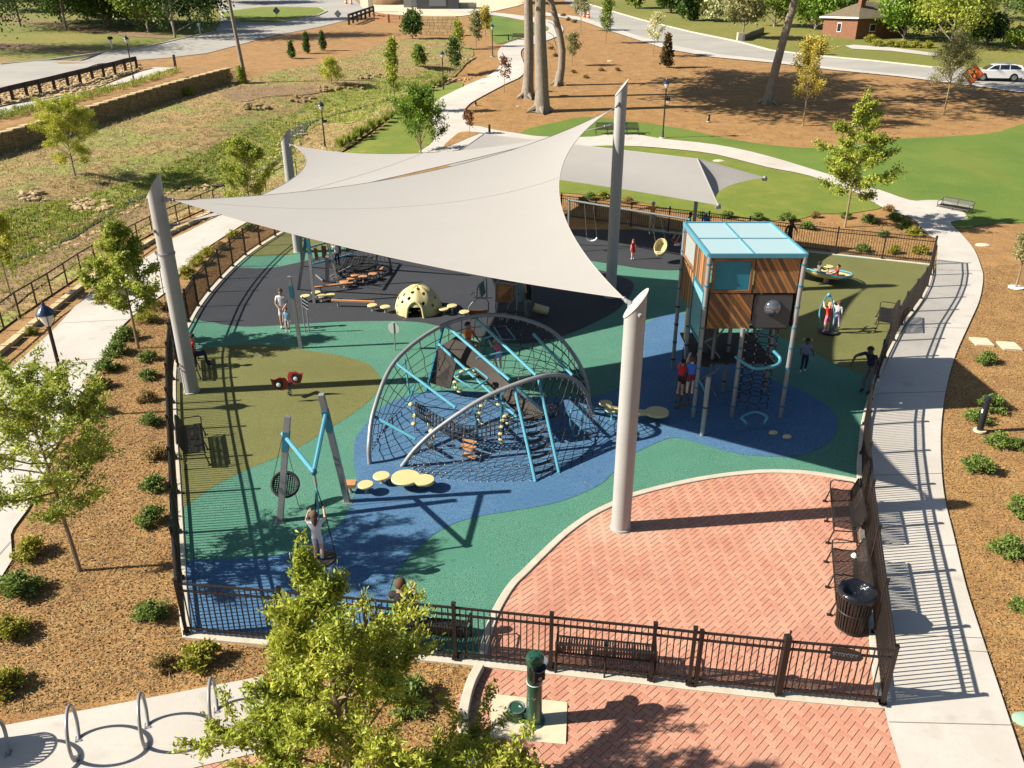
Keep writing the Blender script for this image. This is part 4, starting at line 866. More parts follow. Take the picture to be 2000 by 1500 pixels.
# ---------------------------------------------------------------- rope and beam course at the back left
o0 = U(614, 592); t = thing('rope_course', 'grey post rope course with blue rails, under the far sail', 'climbing frame', o0)
def K(px, py, z): return U(px, py, z)-o0
def foot(px, py): return K(px, py, 0)
apx = K(600, 452, 2.9); apx2 = K(745, 432, 2.6)
for nm, a, b, w in (('slanted_post', foot(583, 566), apx, .11), ('slanted_post', foot(614, 592), apx, .11), ('slanted_post', foot(662, 561), K(632, 438, 2.7), .09), ('slanted_post', foot(590, 520), K(586, 432, 2.6), .09), ('slanted_post', foot(733, 526), apx2, .09), ('slanted_post', foot(765, 527), apx2, .09)):
    mb = MB(); mb.beam(a, b, w, w, 'galv', up=(0, 1, 0)); mb.obj(nm, t, False)
for a, b in ((apx, foot(583, 566)), (apx, foot(614, 592))): mb = MB(); mb.beam(a.lerp(b, .1), a.lerp(b, .3), .125, .125, 'play_blue_dark', up=(0, 1, 0)); mb.obj('blue_sleeve', t, False)
mb = MB(); mb.beam(foot(639, 551), K(639, 501, 1.3), .14, .14, 'galv', up=(0, 1, 0)); mb.obj('short_post', t, False)
mb = MB(); mb.beam(foot(688, 506), K(688, 459, 1.45), .11, .11, 'galv', up=(0, 1, 0)); mb.obj('short_post', t, False)
for a, b in ((K(604, 483, 2.0), K(689, 460, 1.45)), (K(609, 516, 1.0), K(689, 496, .35))): mb = MB(); mb.beam(a, b, .07, .07, 'play_blue'); mb.obj('rail', t, False)
for i, u in enumerate((.12, .3, .66, .86)):
    a, b = K(604, 483, 2.0).lerp(K(689, 460, 1.45), u), K(609, 516, 1.0).lerp(K(689, 496, .35), u); mb = MB(); mb.beam(a.lerp(b, .1), a.lerp(b, .8), .13 if i != 1 else .2, .06, 'wood_dark', up=(0, 1, 0)); mb.obj('hanging_board', t, False)
mb = MB()
for i in range(9): a = K(604, 483, 2.0).lerp(K(689, 460, 1.45), i/8); b = K(609, 516, 1.0).lerp(K(689, 496, .35), min(1, i/8+.06)); mb.tube([a, b], .011, 4, 'rope')
for i in range(8): p = K(689+i*8, 462+i*1.2, 1.3); mb.tube([p, p-Vector((-.1, 0, 1.0))], .011, 4, 'rope')
mb.tube([K(689, 462, 1.4), apx2], .02, 5, 'rope'); mb.tube([K(689, 500, .4), K(735, 500, .5)], .02, 5, 'rope'); mb.obj('ropes', t)
t2 = thing('net_hammock', 'low black rope net ring inside the rear rope course', 'net', K(688, 532, 0)+o0); c0 = K(688, 532, 0)
mb = MB(); rim = [Vector((1.15*math.cos(a), 1.25*math.sin(a), .42)) for a in np.linspace(0, 2*math.pi, 25)[:-1]]; mb.tube(rim, .05, 7, 'rope', closed=True); mb.obj('rim', t2); mb = MB()
for k in range(-8, 9):
    x = k*.13; w = math.sqrt(max(0, 1-(x/1.15)**2)); mb.tube([(x, -1.25*w, .42), (x, 0, .3), (x, 1.25*w, .42)], .016, 3, 'rope'); mb.tube([(-1.15*w, x*1.08, .42), (0, x*1.08, .3), (1.15*w, x*1.08, .42)], .016, 3, 'rope')
mb.obj('net', t2); mb = MB()
for a, b in ((K(617, 537, .1), K(630, 548, .1)), (K(645, 540, .5), K(685, 520, .5)), (K(648, 545, .1), K(690, 532, .1))): mb.beam(a, b, .05, .05, 'galv')
mb.obj('low_frame', t, False)
# front post of the course with striped sign
b = U(588, 680); t = thing('panel_post', 'tall grey post with a teal collar, in front of the rope course', 'post', b); hh = topz(b, 540)
mb = MB(); mb.beam((0, 0, 0), (-.12, 0, hh), .12, .12, 'galv', up=(0, 1, 0)); mb.obj('shaft', t, False); mb = MB(); mb.beam((-.085, 0, hh*.72), (-.105, 0, hh*.88), .14, .14, 'play_blue_dark', up=(0, 1, 0)); mb.obj('collar', t, False)
q = U(604, 650)-b; mb = MB(); mb.tube([(q.x, q.y, 0), (q.x, q.y, 1.3)], .025, 6, 'galv'); mb.tube([(q.x-.15, q.y, 0), (q.x-.15, q.y, 1.35)], .02, 6, 'galv'); mb.obj('side_tube', t)
for k in range(6): mb = MB(); c_ = Vector((q.x-.02, q.y-.03, 1.0+k*.07)); mb.box(c_, (.24, .03, .035), 'white' if k % 2 == 0 else 'black_plastic', mt=Matrix.Rotation(R(40), 3, 'Y')); mb.obj('striped_slat', t, False)

# ---------------------------------------------------------------- cream crawl dome with real holes
b = U(815, 615); Rr = .93; b.y += .55; t = thing('crawl_dome', 'cream moulded crawl dome with round holes and an arched opening', 'play dome', b)
hl = [(-1.9+.0, .35), (-2.35, .55), (-2.75, .3), (-2.5, .85), (-1.2, .55), (-.75, .4), (-1.0, .95), (-1.9, 1.05), (-.3, .65), (.2, .3), (.4, .9), (1.2, .5), (2.0, .7), (2.7, .8), (-1.35, 1.25), (-2.0, .75), (1.6, 1.15), (-2.9, .6), (-.5, .1), (-2.55, .08)]
hl = [(a, e) for a, e in hl if not (-1.95 < a < -1.2 and e < .6)]
n, k = 176, 60; mb = MB(); vs = []; ok = {}
def dp(a, e, r): return Vector((r*math.cos(e)*math.cos(a), r*math.cos(e)*math.sin(a), r*1.12*math.sin(e)))
for lay, r in enumerate((Rr, Rr-.06)):
    for i in range(n):
        for j in range(k+1): vs.append(dp(2*math.pi*i/n-math.pi, j/k*math.pi/2*.985, r*(1+.012*math.cos(8*2*math.pi*i/n))))
def hole(a, e):
    d = dp(a, e, 1).normalized()
    if abs(((a+1.62+math.pi) % (2*math.pi))-math.pi) < .36 and e < .42+.0*a: 
        x = ((a+1.62+math.pi) % (2*math.pi))-math.pi
        if e < .5*math.sqrt(max(0, 1-(x/.36)**2))+.12: return True
    return any(d.angle(dp(x, y, 1).normalized()) < .075 for x, y in hl)
base = n*(k+1); keep = [[not hole(2*math.pi*(i+.5)/n-math.pi, (j+.5)/k*math.pi/2*.985) for j in range(k)] for i in range(n)]
fs = []
for i in range(n):
    i2 = (i+1) % n
    for j in range(k):
        if not keep[i][j]: continue
        a, b_, c_, d_ = i*(k+1)+j, i2*(k+1)+j, i2*(k+1)+j+1, i*(k+1)+j+1; fs += [(a, b_, c_, d_), (base+a, base+d_, base+c_, base+b_)]
        if not keep[i2][j]: fs.append((b_, base+b_, base+c_, c_))
        if not keep[i-1][j]: fs.append((d_, base+d_, base+a, a))
        if j+1 < k and not keep[i][j+1]: fs.append((c_, base+c_, base+d_, d_))
        if j == 0 or not keep[i][j-1]: fs.append((a, base+a, base+b_, b_))
mb.add(vs, fs, 'cream'); mb.obj('shell', t); mb = MB(); mb.tube([dp(-1.62+x, (.5*math.sqrt(max(0, 1-(x/.37)**2))+.12) if abs(x) < .37 else 0.0, Rr+.03) for x in np.linspace(-.37, .37, 17)], .055, 8, 'cream'); mb.obj('opening_rim', t)

# ---------------------------------------------------------------- pipe playhouse
o0 = U(985, 640); t = thing('pipe_playhouse', 'toddler playhouse of grey bent pipes with a brown panel', 'playhouse', o0)
def K(px, py, z): return U(px, py, z)-o0
def pipe(pts, r=.028, m='pipe_grey', nm='bent_pipe'): mb = MB(); mb.tube(pts, r, 7, m); mb.obj(nm, t)
pipe([K(916, 617, 0), K(916, 600, .35), K(921, 593, .5), K(931, 584, .7), K(932, 563, 1.15), K(935, 556, 1.3), K(950, 543, 1.6), K(951, 580, .8)])
pipe([K(954, 617, 0), K(954, 590, .55), K(949, 583, .7), K(930, 582, .7)])
pipe([K(968, 604, .35), K(969, 552, 1.5), K(972, 549, 1.55), K(987, 539, 1.8), K(1019, 546, 1.8), K(1008, 556, 1.55), K(972, 551, 1.55)])
pipe([K(1008, 556, 1.55), K(1004, 584, .9), K(992, 598, .55), K(990, 630, 0)]); pipe([K(1010, 588, .8), K(1007, 630, 0)], .022); pipe([K(1022, 549, 1.7), K(1024, 590, .75)])
pipe([K(920, 576, .9), K(926, 570, 1.0)], .02); pipe([K(926, 581, .8), K(962, 582, .8)], .02)
for nm, pts, m in (('brown_panel', [K(970, 553, 1.5), K(1004, 557, 1.5), K(1000, 590, .75), K(969, 590, .75)], 'wood_dark'), ('low_panel', [K(917, 606, .3), K(953, 606, .3), K(953, 617, .02), K(917, 617, .02)], 'wood_dark')):
    mb = MB(); mb.add(pts+[p+Vector((0, .03, 0)) for p in pts], [(0, 1, 2, 3), (7, 6, 5, 4), (0, 4, 5, 1), (1, 5, 6, 2), (2, 6, 7, 3), (3, 7, 4, 0)], m); mb.obj(nm, t, False)
mb = MB(); mb.beam(K(1008, 572, 1.2), K(1023, 568, 1.2), .03, .8, 'pipe_grey'); mb.obj('side_panel', t, False); mb = MB()
for z in (.95, 1.1, 1.3): p = K(1013, 573, z); mb.ball(p+Vector((0, -.05, 0)), .05, 'black_plastic', 6)
mb.obj('finger_holes', t); mb = MB(); mb.beam(K(937, 570, 1.1), K(946, 560, 1.2), .03, .55, 'pipe_grey'); mb.obj('side_panel', t, False)
mb = MB(); a, b = K(1042, 600, .3), K(1070, 608, .12); mb.tube([a, a.lerp(b, .5), b], .17, 14, 'cream', cap=False); mb.tube([b, a], .15, 14, 'cream', cap=False); mb.obj('crawl_tube', t); mb = MB(); p = K(1031, 592, .9); mb.lathe(p-Vector((0, 0, .5)), [(.11, 0), (.15, .55), (.11, .6)], 10, 'panel_grey'); mb.cyl(p-Vector((0, 0, .9)), p, .03, 6, 'panel_grey'); mb.obj('play_cone', t)
mb = MB(); mb.box(K(1000, 610, .45)+Vector((0, .4, 0)), (1.1, .8, .05), 'rubber_belt'); mb.obj('deck', t, False)

# ---------------------------------------------------------------- slanted-beam swing, front left
jb = U(613, 922, 2.2); o0 = U(545, 1019); t = thing('beam_swing', 'swing frame of two slanted grey beams and a blue V', 'swing frame', o0)
def K(px, py, z): return U(px, py, z)-o0
lb_, lt = K(547, 1018, 0), Vector((-5.2, 16.47, 2.65))-o0; rb, rt = K(679, 980, 0), Vector((-4.50, 17.05, 3.0))-o0
lt = K(562, 813, 2.6); rt = K(627, 770, 3.0)
for a, b in ((lb_, lt), (rb, rt)):
    mb = MB(); mb.beam(a, b, .13, .15, 'galv', up=(0, 1, 0)); mb.obj('slanted_beam', t, False); mb = MB(); mb.beam(a.lerp(b, .68), a.lerp(b, .86), .145, .165, 'play_blue_dark', up=(0, 1, 0)); mb.obj('blue_sleeve', t, False); mb = MB(); mb.box((a.x, a.y, .01), (.24, .24, .02), 'galv'); mb.obj('foot_plate', t, False)
J = jb-o0
for a in (lb_.lerp(lt, .80), rb.lerp(rt, .83)): mb = MB(); mb.cyl(a, J, .05, 8, 'play_blue'); mb.obj('blue_bar', t)
mb = MB(); a = lb_.lerp(lt, .80); d = (a-J).normalized(); BE = a+d*.25+o0; mb.cyl(a, a+d*.28, .05, 8, 'play_blue'); mb.ball(J, .075, 'play_blue_dark'); mb.obj('bar_end', t)
mb = MB(); mb.cyl(J, J+Vector((.03, -.05, -.35)), .03, 6, 'galv'); mb.obj('swivel', t)
sc = U(628, 1094, .45); t3 = thing('disc_swing', 'disc swing hanging by ropes from the blue V', 'swing', sc); mb = MB(); mb.lathe((0, 0, 0), [(.30, 0), (.33, .03), (.30, .06), (0, .06)], 20, 'rubber_belt'); mb.obj('disc', t3)
top = jb+Vector((.03, -.05, -.35))-sc
for a in (0.3, 2.2, 4.1): mb = MB(); e = Vector((.3*math.cos(a), .3*math.sin(a), .05)); mb.tube([e, e.lerp(top, .55)+Vector((.02*math.cos(a), .02, 0)), top], .012, 5, 'rope'); mb.obj('rope', t3)
mb = MB(); mb.cyl(Vector((0, 0, .06)), top, .022, 6, 'play_blue'); mb.obj('centre_rod', t3)
nc = U(557, 946, .62); t4 = thing('net_swing', 'round black net swing behind the left slanted beam', 'swing', nc); mb = MB(); q = Matrix.Rotation(R(38), 3, 'X')@Matrix.Rotation(R(15), 3, 'Y')
rim = [q@Vector((.31*math.cos(a), .31*math.sin(a), 0)) for a in np.linspace(0, 2*math.pi, 21)[:-1]]; mb.tube(rim, .045, 7, 'rope', closed=True); mb.obj('rim', t4); mb = MB()
for k in range(-5, 6): x = k*.052; w = math.sqrt(.29**2-x*x); mb.tube([q@Vector((x, -w, 0)), q@Vector((x, 0, -.05)), q@Vector((x, w, 0))], .017, 3, 'rope'); mb.tube([q@Vector((-w, x, 0)), q@Vector((0, x, -.05)), q@Vector((w, x, 0))], .017, 3, 'rope')
mb.obj('net', t4); mb = MB(); top = BE-nc
for e in (rim[3], rim[10], rim[16]): mb.tube([e, top], .008, 4, 'rope')
mb.tube([rim[18], rim[18]+Vector((.08, -.05, -.45)), rim[18]+Vector((.35, -.05, -.5))], .008, 4, 'rope'); mb.obj('rope', t4)

# spring rocker
b = U(566, 773); t = thing('spring_rocker', 'red and black spring rocker with two eyed fin seats', 'spring rocker', b); hh = .45
mb = MB(); mb.tube([(.06*math.cos(a), .06*math.sin(a), z) for a, z in zip(np.linspace(0, 38, 90), np.linspace(.02, hh-.03, 90))], .014, 5, 'black_metal'); mb.obj('spring', t)
e0, e1 = U(545, 750, .62)-b, U(578, 738, .62)-b; dd = (e1-e0).normalized()
mb = MB(); mb.beam(Vector((0, 0, hh))+(e0-e1)*.45, Vector((0, 0, hh))+(e1-e0)*.45, .16, .05, 'black_plastic'); mb.obj('seat_board', t, False)
an = math.atan2(dd.y, dd.x)
for e, s in ((e0, -1), (e1, 1)):
    q = Matrix.Rotation(R(12 if s < 0 else -8), 3, 'Z')@Matrix.Rotation(R(90), 3, 'X')@Matrix.Scale(1.0, 3); pr = [(-.25, -.16), (-.27, .05), (-.2, .19), (-.02, .22), (.14, .16), (.24, .20), (.2, .0), (.12, -.18), (-.08, -.22)]
    mb = MB(); mb.prism([(x*s, y) for x, y in pr][::s], -.02, .02, 'red', q, e); f = mb.obj('fin', t, False); mb = MB(); mb.prism([(x*s*.62+s*.03, y*.75) for x, y in pr][::s], -.03, .03, 'black_plastic', q, e); mb.obj('fin_core', f, False)
    mb = MB(); mb.lathe(e+Vector((.0, -.05, 0)), [(.06, 0), (.07, .02), (.03, .03)], 12, 'white', Matrix.Rotation(R(90), 3, 'X')); mb.obj('eye', f)
# round panel on a post
b = U(772, 684); t = thing('round_panel', 'round pale panel on a thin post beside the net climber', 'play panel', b); hh = topz(b, 641)
mb = MB(); mb.cyl((0, 0, 0), (0, 0, hh+.2), .022, 8, 'galv'); mb.obj('stem', t); mb = MB(); mb.lathe((0, .03, hh), [(.22, 0), (.22, .02), (0, .022)], 24, 'pane_pale', Matrix.Rotation(R(90), 3, 'X')@Matrix.Rotation(R(-20), 3, 'Y')); mb.obj('disc', t)
# dish roundabout
b = U(1613, 552); t = thing('dish_roundabout', 'tilted cream dish roundabout with a blue tube rim', 'roundabout', b); q = Matrix.Rotation(R(-9), 3, 'X')@Matrix.Rotation(R(6), 3, 'Y')
mb = MB(); mb.cyl((0, 0, 0), (0, 0, .35), .12, 14, 'galv'); mb.obj('pedestal', t); mb = MB(); mb.lathe((0, 0, .2), [(.15, 0), (.6, .05), (.95, .2), (.99, .27), (.93, .27), (.6, .14), (0, .1)], 32, 'cream', q); mb.obj('dish', t)
mb = MB(); mb.lathe((0, 0, .30), [(.0, .03), (.55, .06), (.72, .10)], 24, 'panel_grey', q); mb.obj('inner_mat', t)
mb = MB(); mb.tube([Vector((0, 0, .2))+q@Vector((1.02*math.cos(a), 1.02*math.sin(a), .27+.07*math.sin(2*a+1))) for a in np.linspace(0, 2*math.pi, 33)[:-1]], .035, 7, 'play_blue', closed=True); mb.obj('rim_tube', t)
mb = MB(); mb.lathe((0, 0, .72), [(.2, 0), (.22, .02), (.2, .04)], 18, 'cream'); mb.cyl((0, 0, .3), (0, 0, .74), .04, 8, 'cream'); mb.obj('hand_wheel', t)
# spinner pole
b = U(1617, 650); t = thing('spinner_pole', 'blue bowed spinner pole that two girls cling to', 'spinner', b)
mb = MB(); mb.tube(spline([U(1606, 644, .06)-b, U(1601, 622, .5)-b, U(1602, 603, .85)-b, U(1612, 583, 1.35)-b, U(1619, 576, 1.55)-b, U(1626, 590, 1.3)-b, U(1630, 615, .8)-b, U(1628, 645, .1)-b], 6), .03, 8, 'play_blue'); mb.obj('hoop', t); mb = MB(); mb.ball(U(1619, 576, 1.55)-b, .08, 'play_blue'); mb.obj('knob', t); mb = MB(); mb.lathe((0, 0, .03), [(.05, -.03), (.05, .0), (.36, .03), (.36, .06), (0, .07)], 22, 'rubber_belt'); mb.obj('foot_disc', t)
mat('lid_green', 'a8cdb0', .7)
# ---------------------------------------------------------------- plants
def pxm(v): return F/(v.y*cs-(v.z-CH)*sn)                 # photo pixels per metre at a place
def quads(name, P, D, Nn, ln, wd, m, parent=None, kind=None, tint=None, loc=None):
    """many small leaf faces at points P, along D, facing Nn"""
    n = len(P); S_ = np.cross(D, Nn); S_ /= np.linalg.norm(S_, axis=1)[:, None]+1e-9
    ln = np.broadcast_to(ln, n)[:, None]; wd = np.broadcast_to(wd, n)[:, None]
    V = np.empty((n, 4, 3)); V[:, 0] = P-D*ln/2; V[:, 1] = P+S_*wd/2+D*ln*.08; V[:, 2] = P+D*ln/2; V[:, 3] = P-S_*wd/2+D*ln*.08
    me = bpy.data.meshes.new(name); me.vertices.add(4*n); me.vertices.foreach_set('co', V.astype(np.float32).ravel())
    me.loops.add(4*n); me.loops.foreach_set('vertex_index', np.arange(4*n, dtype=np.int32)); me.polygons.add(n)
    me.polygons.foreach_set('loop_start', np.arange(0, 4*n, 4, dtype=np.int32)); me.materials.append(MATS[m] if isinstance(m, str) else m); me.update(calc_edges=True)
    at_ = me.attributes.new('tint', 'FLOAT', 'FACE'); at_.data.foreach_set('value', (nr.rand(n) if tint is None else tint).astype(np.float32)); me.validate()
    return link(name, me, parent, kind, loc)
def unit(a): return a/(np.linalg.norm(a, axis=-1)[..., None]+1e-9)
def scatter(segs, N, spread, upb=.5, outw=None):
    """leaf positions round a list of twigs (a, b)"""
    A_ = np.array([s[0] for s in segs]); B_ = np.array([s[1] for s in segs]); w = np.linalg.norm(B_-A_, axis=1)+.02; i = nr.choice(len(segs), N, p=w/w.sum())
    t_ = nr.rand(N)[:, None]**.8; P = A_[i]*(1-t_)+B_[i]*t_+nr.normal(0, 1, (N, 3))*spread
    D = unit(unit(B_[i]-A_[i])*.5+nr.normal(0, .6, (N, 3))); Nn = unit(nr.normal(0, .6, (N, 3))+np.array([0, 0, upb])); return P, D, Nn
def build_tree(name, label, base, H, rad, N, leaf, ll=.12, lw=.05, cb=.3, prof='cone', nl=22, elev=35, trunk_r=.05, bark='bark_young', spread=.07, group=None, cat='tree', lean=(0, 0), sub=5, bare=.45, droop=0, seed=0):
    rg = random.Random(seed or hash((round(base.x, 2), round(base.y, 2))) & 0xffff); nr.seed(rg.randrange(1 << 30))
    t = thing(name, label, cat, base, 0, group); mb = MB(); segs = []
    tp = [Vector((lean[0]*u+rg.uniform(-.03, .03)*H*.2*u, lean[1]*u+rg.uniform(-.03, .03)*H*.2*u, H*u*.97)) for u in [i/7 for i in range(8)]]
    mb.tube([Vector((0, 0, -.1))]+tp, [trunk_r*1.5]+[trunk_r*(1.08-.95*i/7) for i in range(8)], 7, bark)
    for i in range(nl):
        u = cb+(1-cb)*(i+.5)/nl*.97; z = H*u; f = (u-cb)/(1-cb)
        pr = {'pyr': (1-f)**1.05*(.82+.18*math.sin(i*2.9)), 'cone': (1-f)**.75*(.55+.45*min(1, f*5)), 'oval': math.sin(math.pi*(f*.86+.12))**.7, 'open': (1-f*.8)*(.75+.25*math.sin(i*2.1)), 'dome': math.sqrt(max(0, 1-f*f))}[prof]
        L = max(.12, rad*pr*rg.uniform(.75, 1.12)); az = i*2.399+rg.uniform(-.4, .4); el = R(elev*(1+.9*f)+rg.uniform(-10, 10)); d = Vector((math.cos(az)*math.cos(el), math.sin(az)*math.cos(el), math.sin(el)))
        k = min(7, int(u*7)); c0 = tp[min(7, k)].lerp(tp[min(7, k+1)], u*7-k) if k < 7 else tp[7]; q = [c0]
        for s in range(4): d = (d+Vector((rg.uniform(-.2, .2), rg.uniform(-.2, .2), rg.uniform(-.02, .14)-droop))).normalized(); q.append(q[-1]+d*L/4)
        mb.tube(q, [trunk_r*.42*(1-f*.5)*(1-.2*j)+.004 for j in range(5)], 4, bark, cap=False)
        for s in range(sub):
            a = rg.uniform(bare, 1)*4; j = min(3, int(a)); o = q[j].lerp(q[j+1], a-j); e = (d*.5+Vector((rg.uniform(-1, 1), rg.uniform(-1, 1), rg.uniform(-.3, .7)-droop*2))).normalized()*L*rg.uniform(.22, .45); segs.append((o, o+e))
            if rg.random() < .5: mb.tube([o, o+e], .006+trunk_r*.06, 3, bark, cap=False)
        segs.append((q[2], q[4])); segs.append((q[3], q[4]))
    segs.append((tp[6], Vector((lean[0], lean[1], H))))
    mb.obj('trunk', t); P, D, Nn = scatter(segs, N, spread); jt = nr.uniform(.7, 1.3, N)
    tn = np.clip(.2+.7*nr.rand(N)+.25*np.sin(P[:, 0]*3.1/rad+P[:, 2]*2.3), 0, 1)
    quads('crown', P, D, Nn, ll*jt, lw*jt, leaf, t, tint=tn); return t
def tree(label, bx, by, ty, hw, N, leaf, name='young_tree', base=None, flat0=False, **k):
    b = base or G(bx, by); H = topz(b, ty)-b.z; s = F/((b.y)*cs-(b.z+H*.6-CH)*sn)
    return build_tree(name, label, b, H, hw/s, N, leaf, **k)
b = U(715, 1640); Hh = topz(b, 1060)
build_tree('lime_tree', 'big lime green tree in the foreground, in front of the fence', b, Hh, 2.9, 60000, 'leaf_lime', .082, .03, cb=.04, prof='pyr', lean=(-.4, .1), nl=50, elev=24, trunk_r=.07, spread=.05, sub=9, bare=.4, seed=11)
tree('young tree with open crown at left edge, its trunk in the mulch bed', 155, 1113, 742, 190, 19000, 'leaf_oak', name='oak_tree', ll=.10, lw=.036, cb=.30, prof='oval', nl=34, elev=20, trunk_r=.05, spread=.06, sub=7, bare=.2, lean=(-.1, 0))
tree('light green young oak beside the riverside path, behind the lamp', 270, 679, 425, 92, 12000, 'leaf_oak', name='oak_tree', ll=.14, lw=.055, cb=.28, prof='cone', nl=26, elev=18, trunk_r=.05, spread=.08, sub=6, bare=.2)
tree('small lime tree cut by the left edge, by the black rail', 22, 580, 410, 50, 5500, 'leaf_willow', ll=.13, lw=.05, cb=.35, prof='oval', nl=18, trunk_r=.03)
tree('round lime tree behind the near sail, left of the far pole', 492, 428, 290, 66, 10000, 'leaf_oak', ll=.14, lw=.06, cb=.12, prof='oval', nl=26, trunk_r=.05, spread=.1)
tree('bright drooping willow in the dry meadow', 147, 345, 200, 62, 15000, 'leaf_willow', name='willow_tree', ll=.26, lw=.03, cb=.2, prof='oval', nl=34, elev=35, droop=.22, spread=.12, trunk_r=.06, bark='bark')
tree('smaller pale willow farther along the meadow', 648, 166, 116, 24, 2600, 'leaf_willow', name='willow_tree', ll=.3, lw=.05, cb=.2, prof='dome', nl=20, droop=.25, spread=.14, trunk_r=.05)
tree('tall slim pale tree between creek and path', 772, 222, 76, 30, 3600, 'leaf_oak', ll=.2, lw=.1, cb=.28, prof='oval', nl=26, elev=55, trunk_r=.05, spread=.13)
tree('pyramid shaped young oak on the lawn behind the rear fence', 1650, 443, 178, 96, 14000, 'leaf_oak', name='oak_tree', ll=.17, lw=.07, cb=.22, prof='cone', nl=34, elev=10, trunk_r=.06, spread=.1, sub=6, bare=.2)
tree('yellow leaved small tree on the mulch hill', 1568, 245, 104, 66, 8000, 'leaf_yellow', ll=.16, lw=.08, cb=.3, prof='oval', nl=26, elev=50, trunk_r=.07, spread=.14)
tree('grey green feathery tree beside the orange diamond sign', 1843, 223, 64, 68, 8000, 'leaf_grey', ll=.2, lw=.05, cb=.3, prof='cone', nl=30, elev=30, trunk_r=.07, spread=.17)
tree('leafy sapling near the pavement, straight above the pole top', 1183, 84, -6, 20, 2600, 'leaf_green', ll=.25, lw=.12, cb=.22, prof='oval', nl=20, trunk_r=.05, spread=.18)
tree('pale sapling right of the leafy one, by the pavement', 1276, 110, 32, 24, 1700, 'leaf_cream', ll=.22, lw=.1, cb=.35, prof='oval', nl=18, trunk_r=.04, spread=.16)
tree('dark magnolia cone at the edge of the tree shade', 1301, 132, 66, 16, 2600, 'leaf_magnolia', name='magnolia_tree', ll=.3, lw=.14, cb=.05, prof='cone', nl=26, trunk_r=.05, spread=.14)
tree('thin grey green sapling at the left of the mulch hill', 1117, 128, 70, 18, 1800, 'leaf_grey', ll=.22, lw=.08, cb=.3, prof='oval', nl=18, trunk_r=.04, spread=.16)
tree('spreading sapling at the far top of the mulch hill', 1134, 60, -4, 26, 2200, 'leaf_grey', ll=.3, lw=.1, cb=.35, prof='dome', nl=18, trunk_r=.05, spread=.2)
tree('slim tree behind the path lamps, left of the far lawn', 930, 92, 26, 16, 1500, 'leaf_grey', ll=.3, lw=.14, cb=.25, prof='oval', nl=16, trunk_r=.05, spread=.2)
tree('yellowish slim tree just right of the slim lamp side tree', 948, 70, 18, 15, 1500, 'leaf_yellow', ll=.3, lw=.14, cb=.2, prof='oval', nl=16, trunk_r=.05, spread=.2)
tree('dark slim tree on the creek bank before the far green bush', 888, 148, 78, 17, 1700, 'leaf_dark', ll=.25, lw=.12, cb=.25, prof='oval', nl=16, trunk_r=.04, spread=.18)
tree('wispy little tree beside the stone abutment', 896, 96, 44, 12, 900, 'leaf_oak', ll=.3, lw=.12, cb=.2, prof='oval', nl=14, trunk_r=.04, spread=.2)
tree('broad dark bush tree under the wooden bridge rail', 806, 76, 34, 26, 2500, 'leaf_dark', ll=.4, lw=.2, cb=.05, prof='dome', nl=18, trunk_r=.05, spread=.3)
tree('small bush in the creek hollow, beside the creek bend', 820, 132, 96, 18, 1300, 'leaf_green', ll=.3, lw=.15, cb=.05, prof='dome', nl=16, trunk_r=.03, spread=.2)
tree('red leaved sapling where the two paths meet', 917, 262, 222, 16, 500, 'leaf_red', ll=.16, lw=.08, cb=.35, prof='oval', nl=14, trunk_r=.02, spread=.08)
tree('sparse reddish sapling beside the narrow path bend', 985, 180, 116, 20, 380, 'leaf_red', ll=.25, lw=.12, cb=.35, prof='oval', nl=14, trunk_r=.03, spread=.12)
tree('little tree in a white ring at the right edge', 1984, 562, 470, 34, 1500, 'leaf_grey', ll=.12, lw=.05, cb=.5, prof='oval', nl=16, trunk_r=.05, spread=.1)
for i, (x, y, ty, l) in enumerate(((570, 114, 82, 'nearest the utility pole'), (600, 104, 64, 'middle one of the row'), (631, 99, 60, 'nearest the bridge'))): tree('dark conical evergreen on the bank, '+l, x, y, ty, 9, 1600, 'leaf_dark', name='conifer', ll=.3, lw=.09, cb=.02, prof='cone', nl=22, trunk_r=.05, spread=.12, group='conical evergreens on the mulch bank')
tree('bright upright shrub at the foot of the utility pole', 472, 164, 132, 10, 1400, 'leaf_oak', name='conifer', ll=.25, lw=.1, cb=.02, prof='cone', nl=18, trunk_r=.04, spread=.12)
tree('big spreading green bush tree behind the rear sail edge', 822, 300, 200, 76, 13000, 'leaf_bush', name='bush_tree', ll=.16, lw=.08, cb=.06, prof='dome', nl=34, elev=45, trunk_r=.06, spread=.12, sub=7)
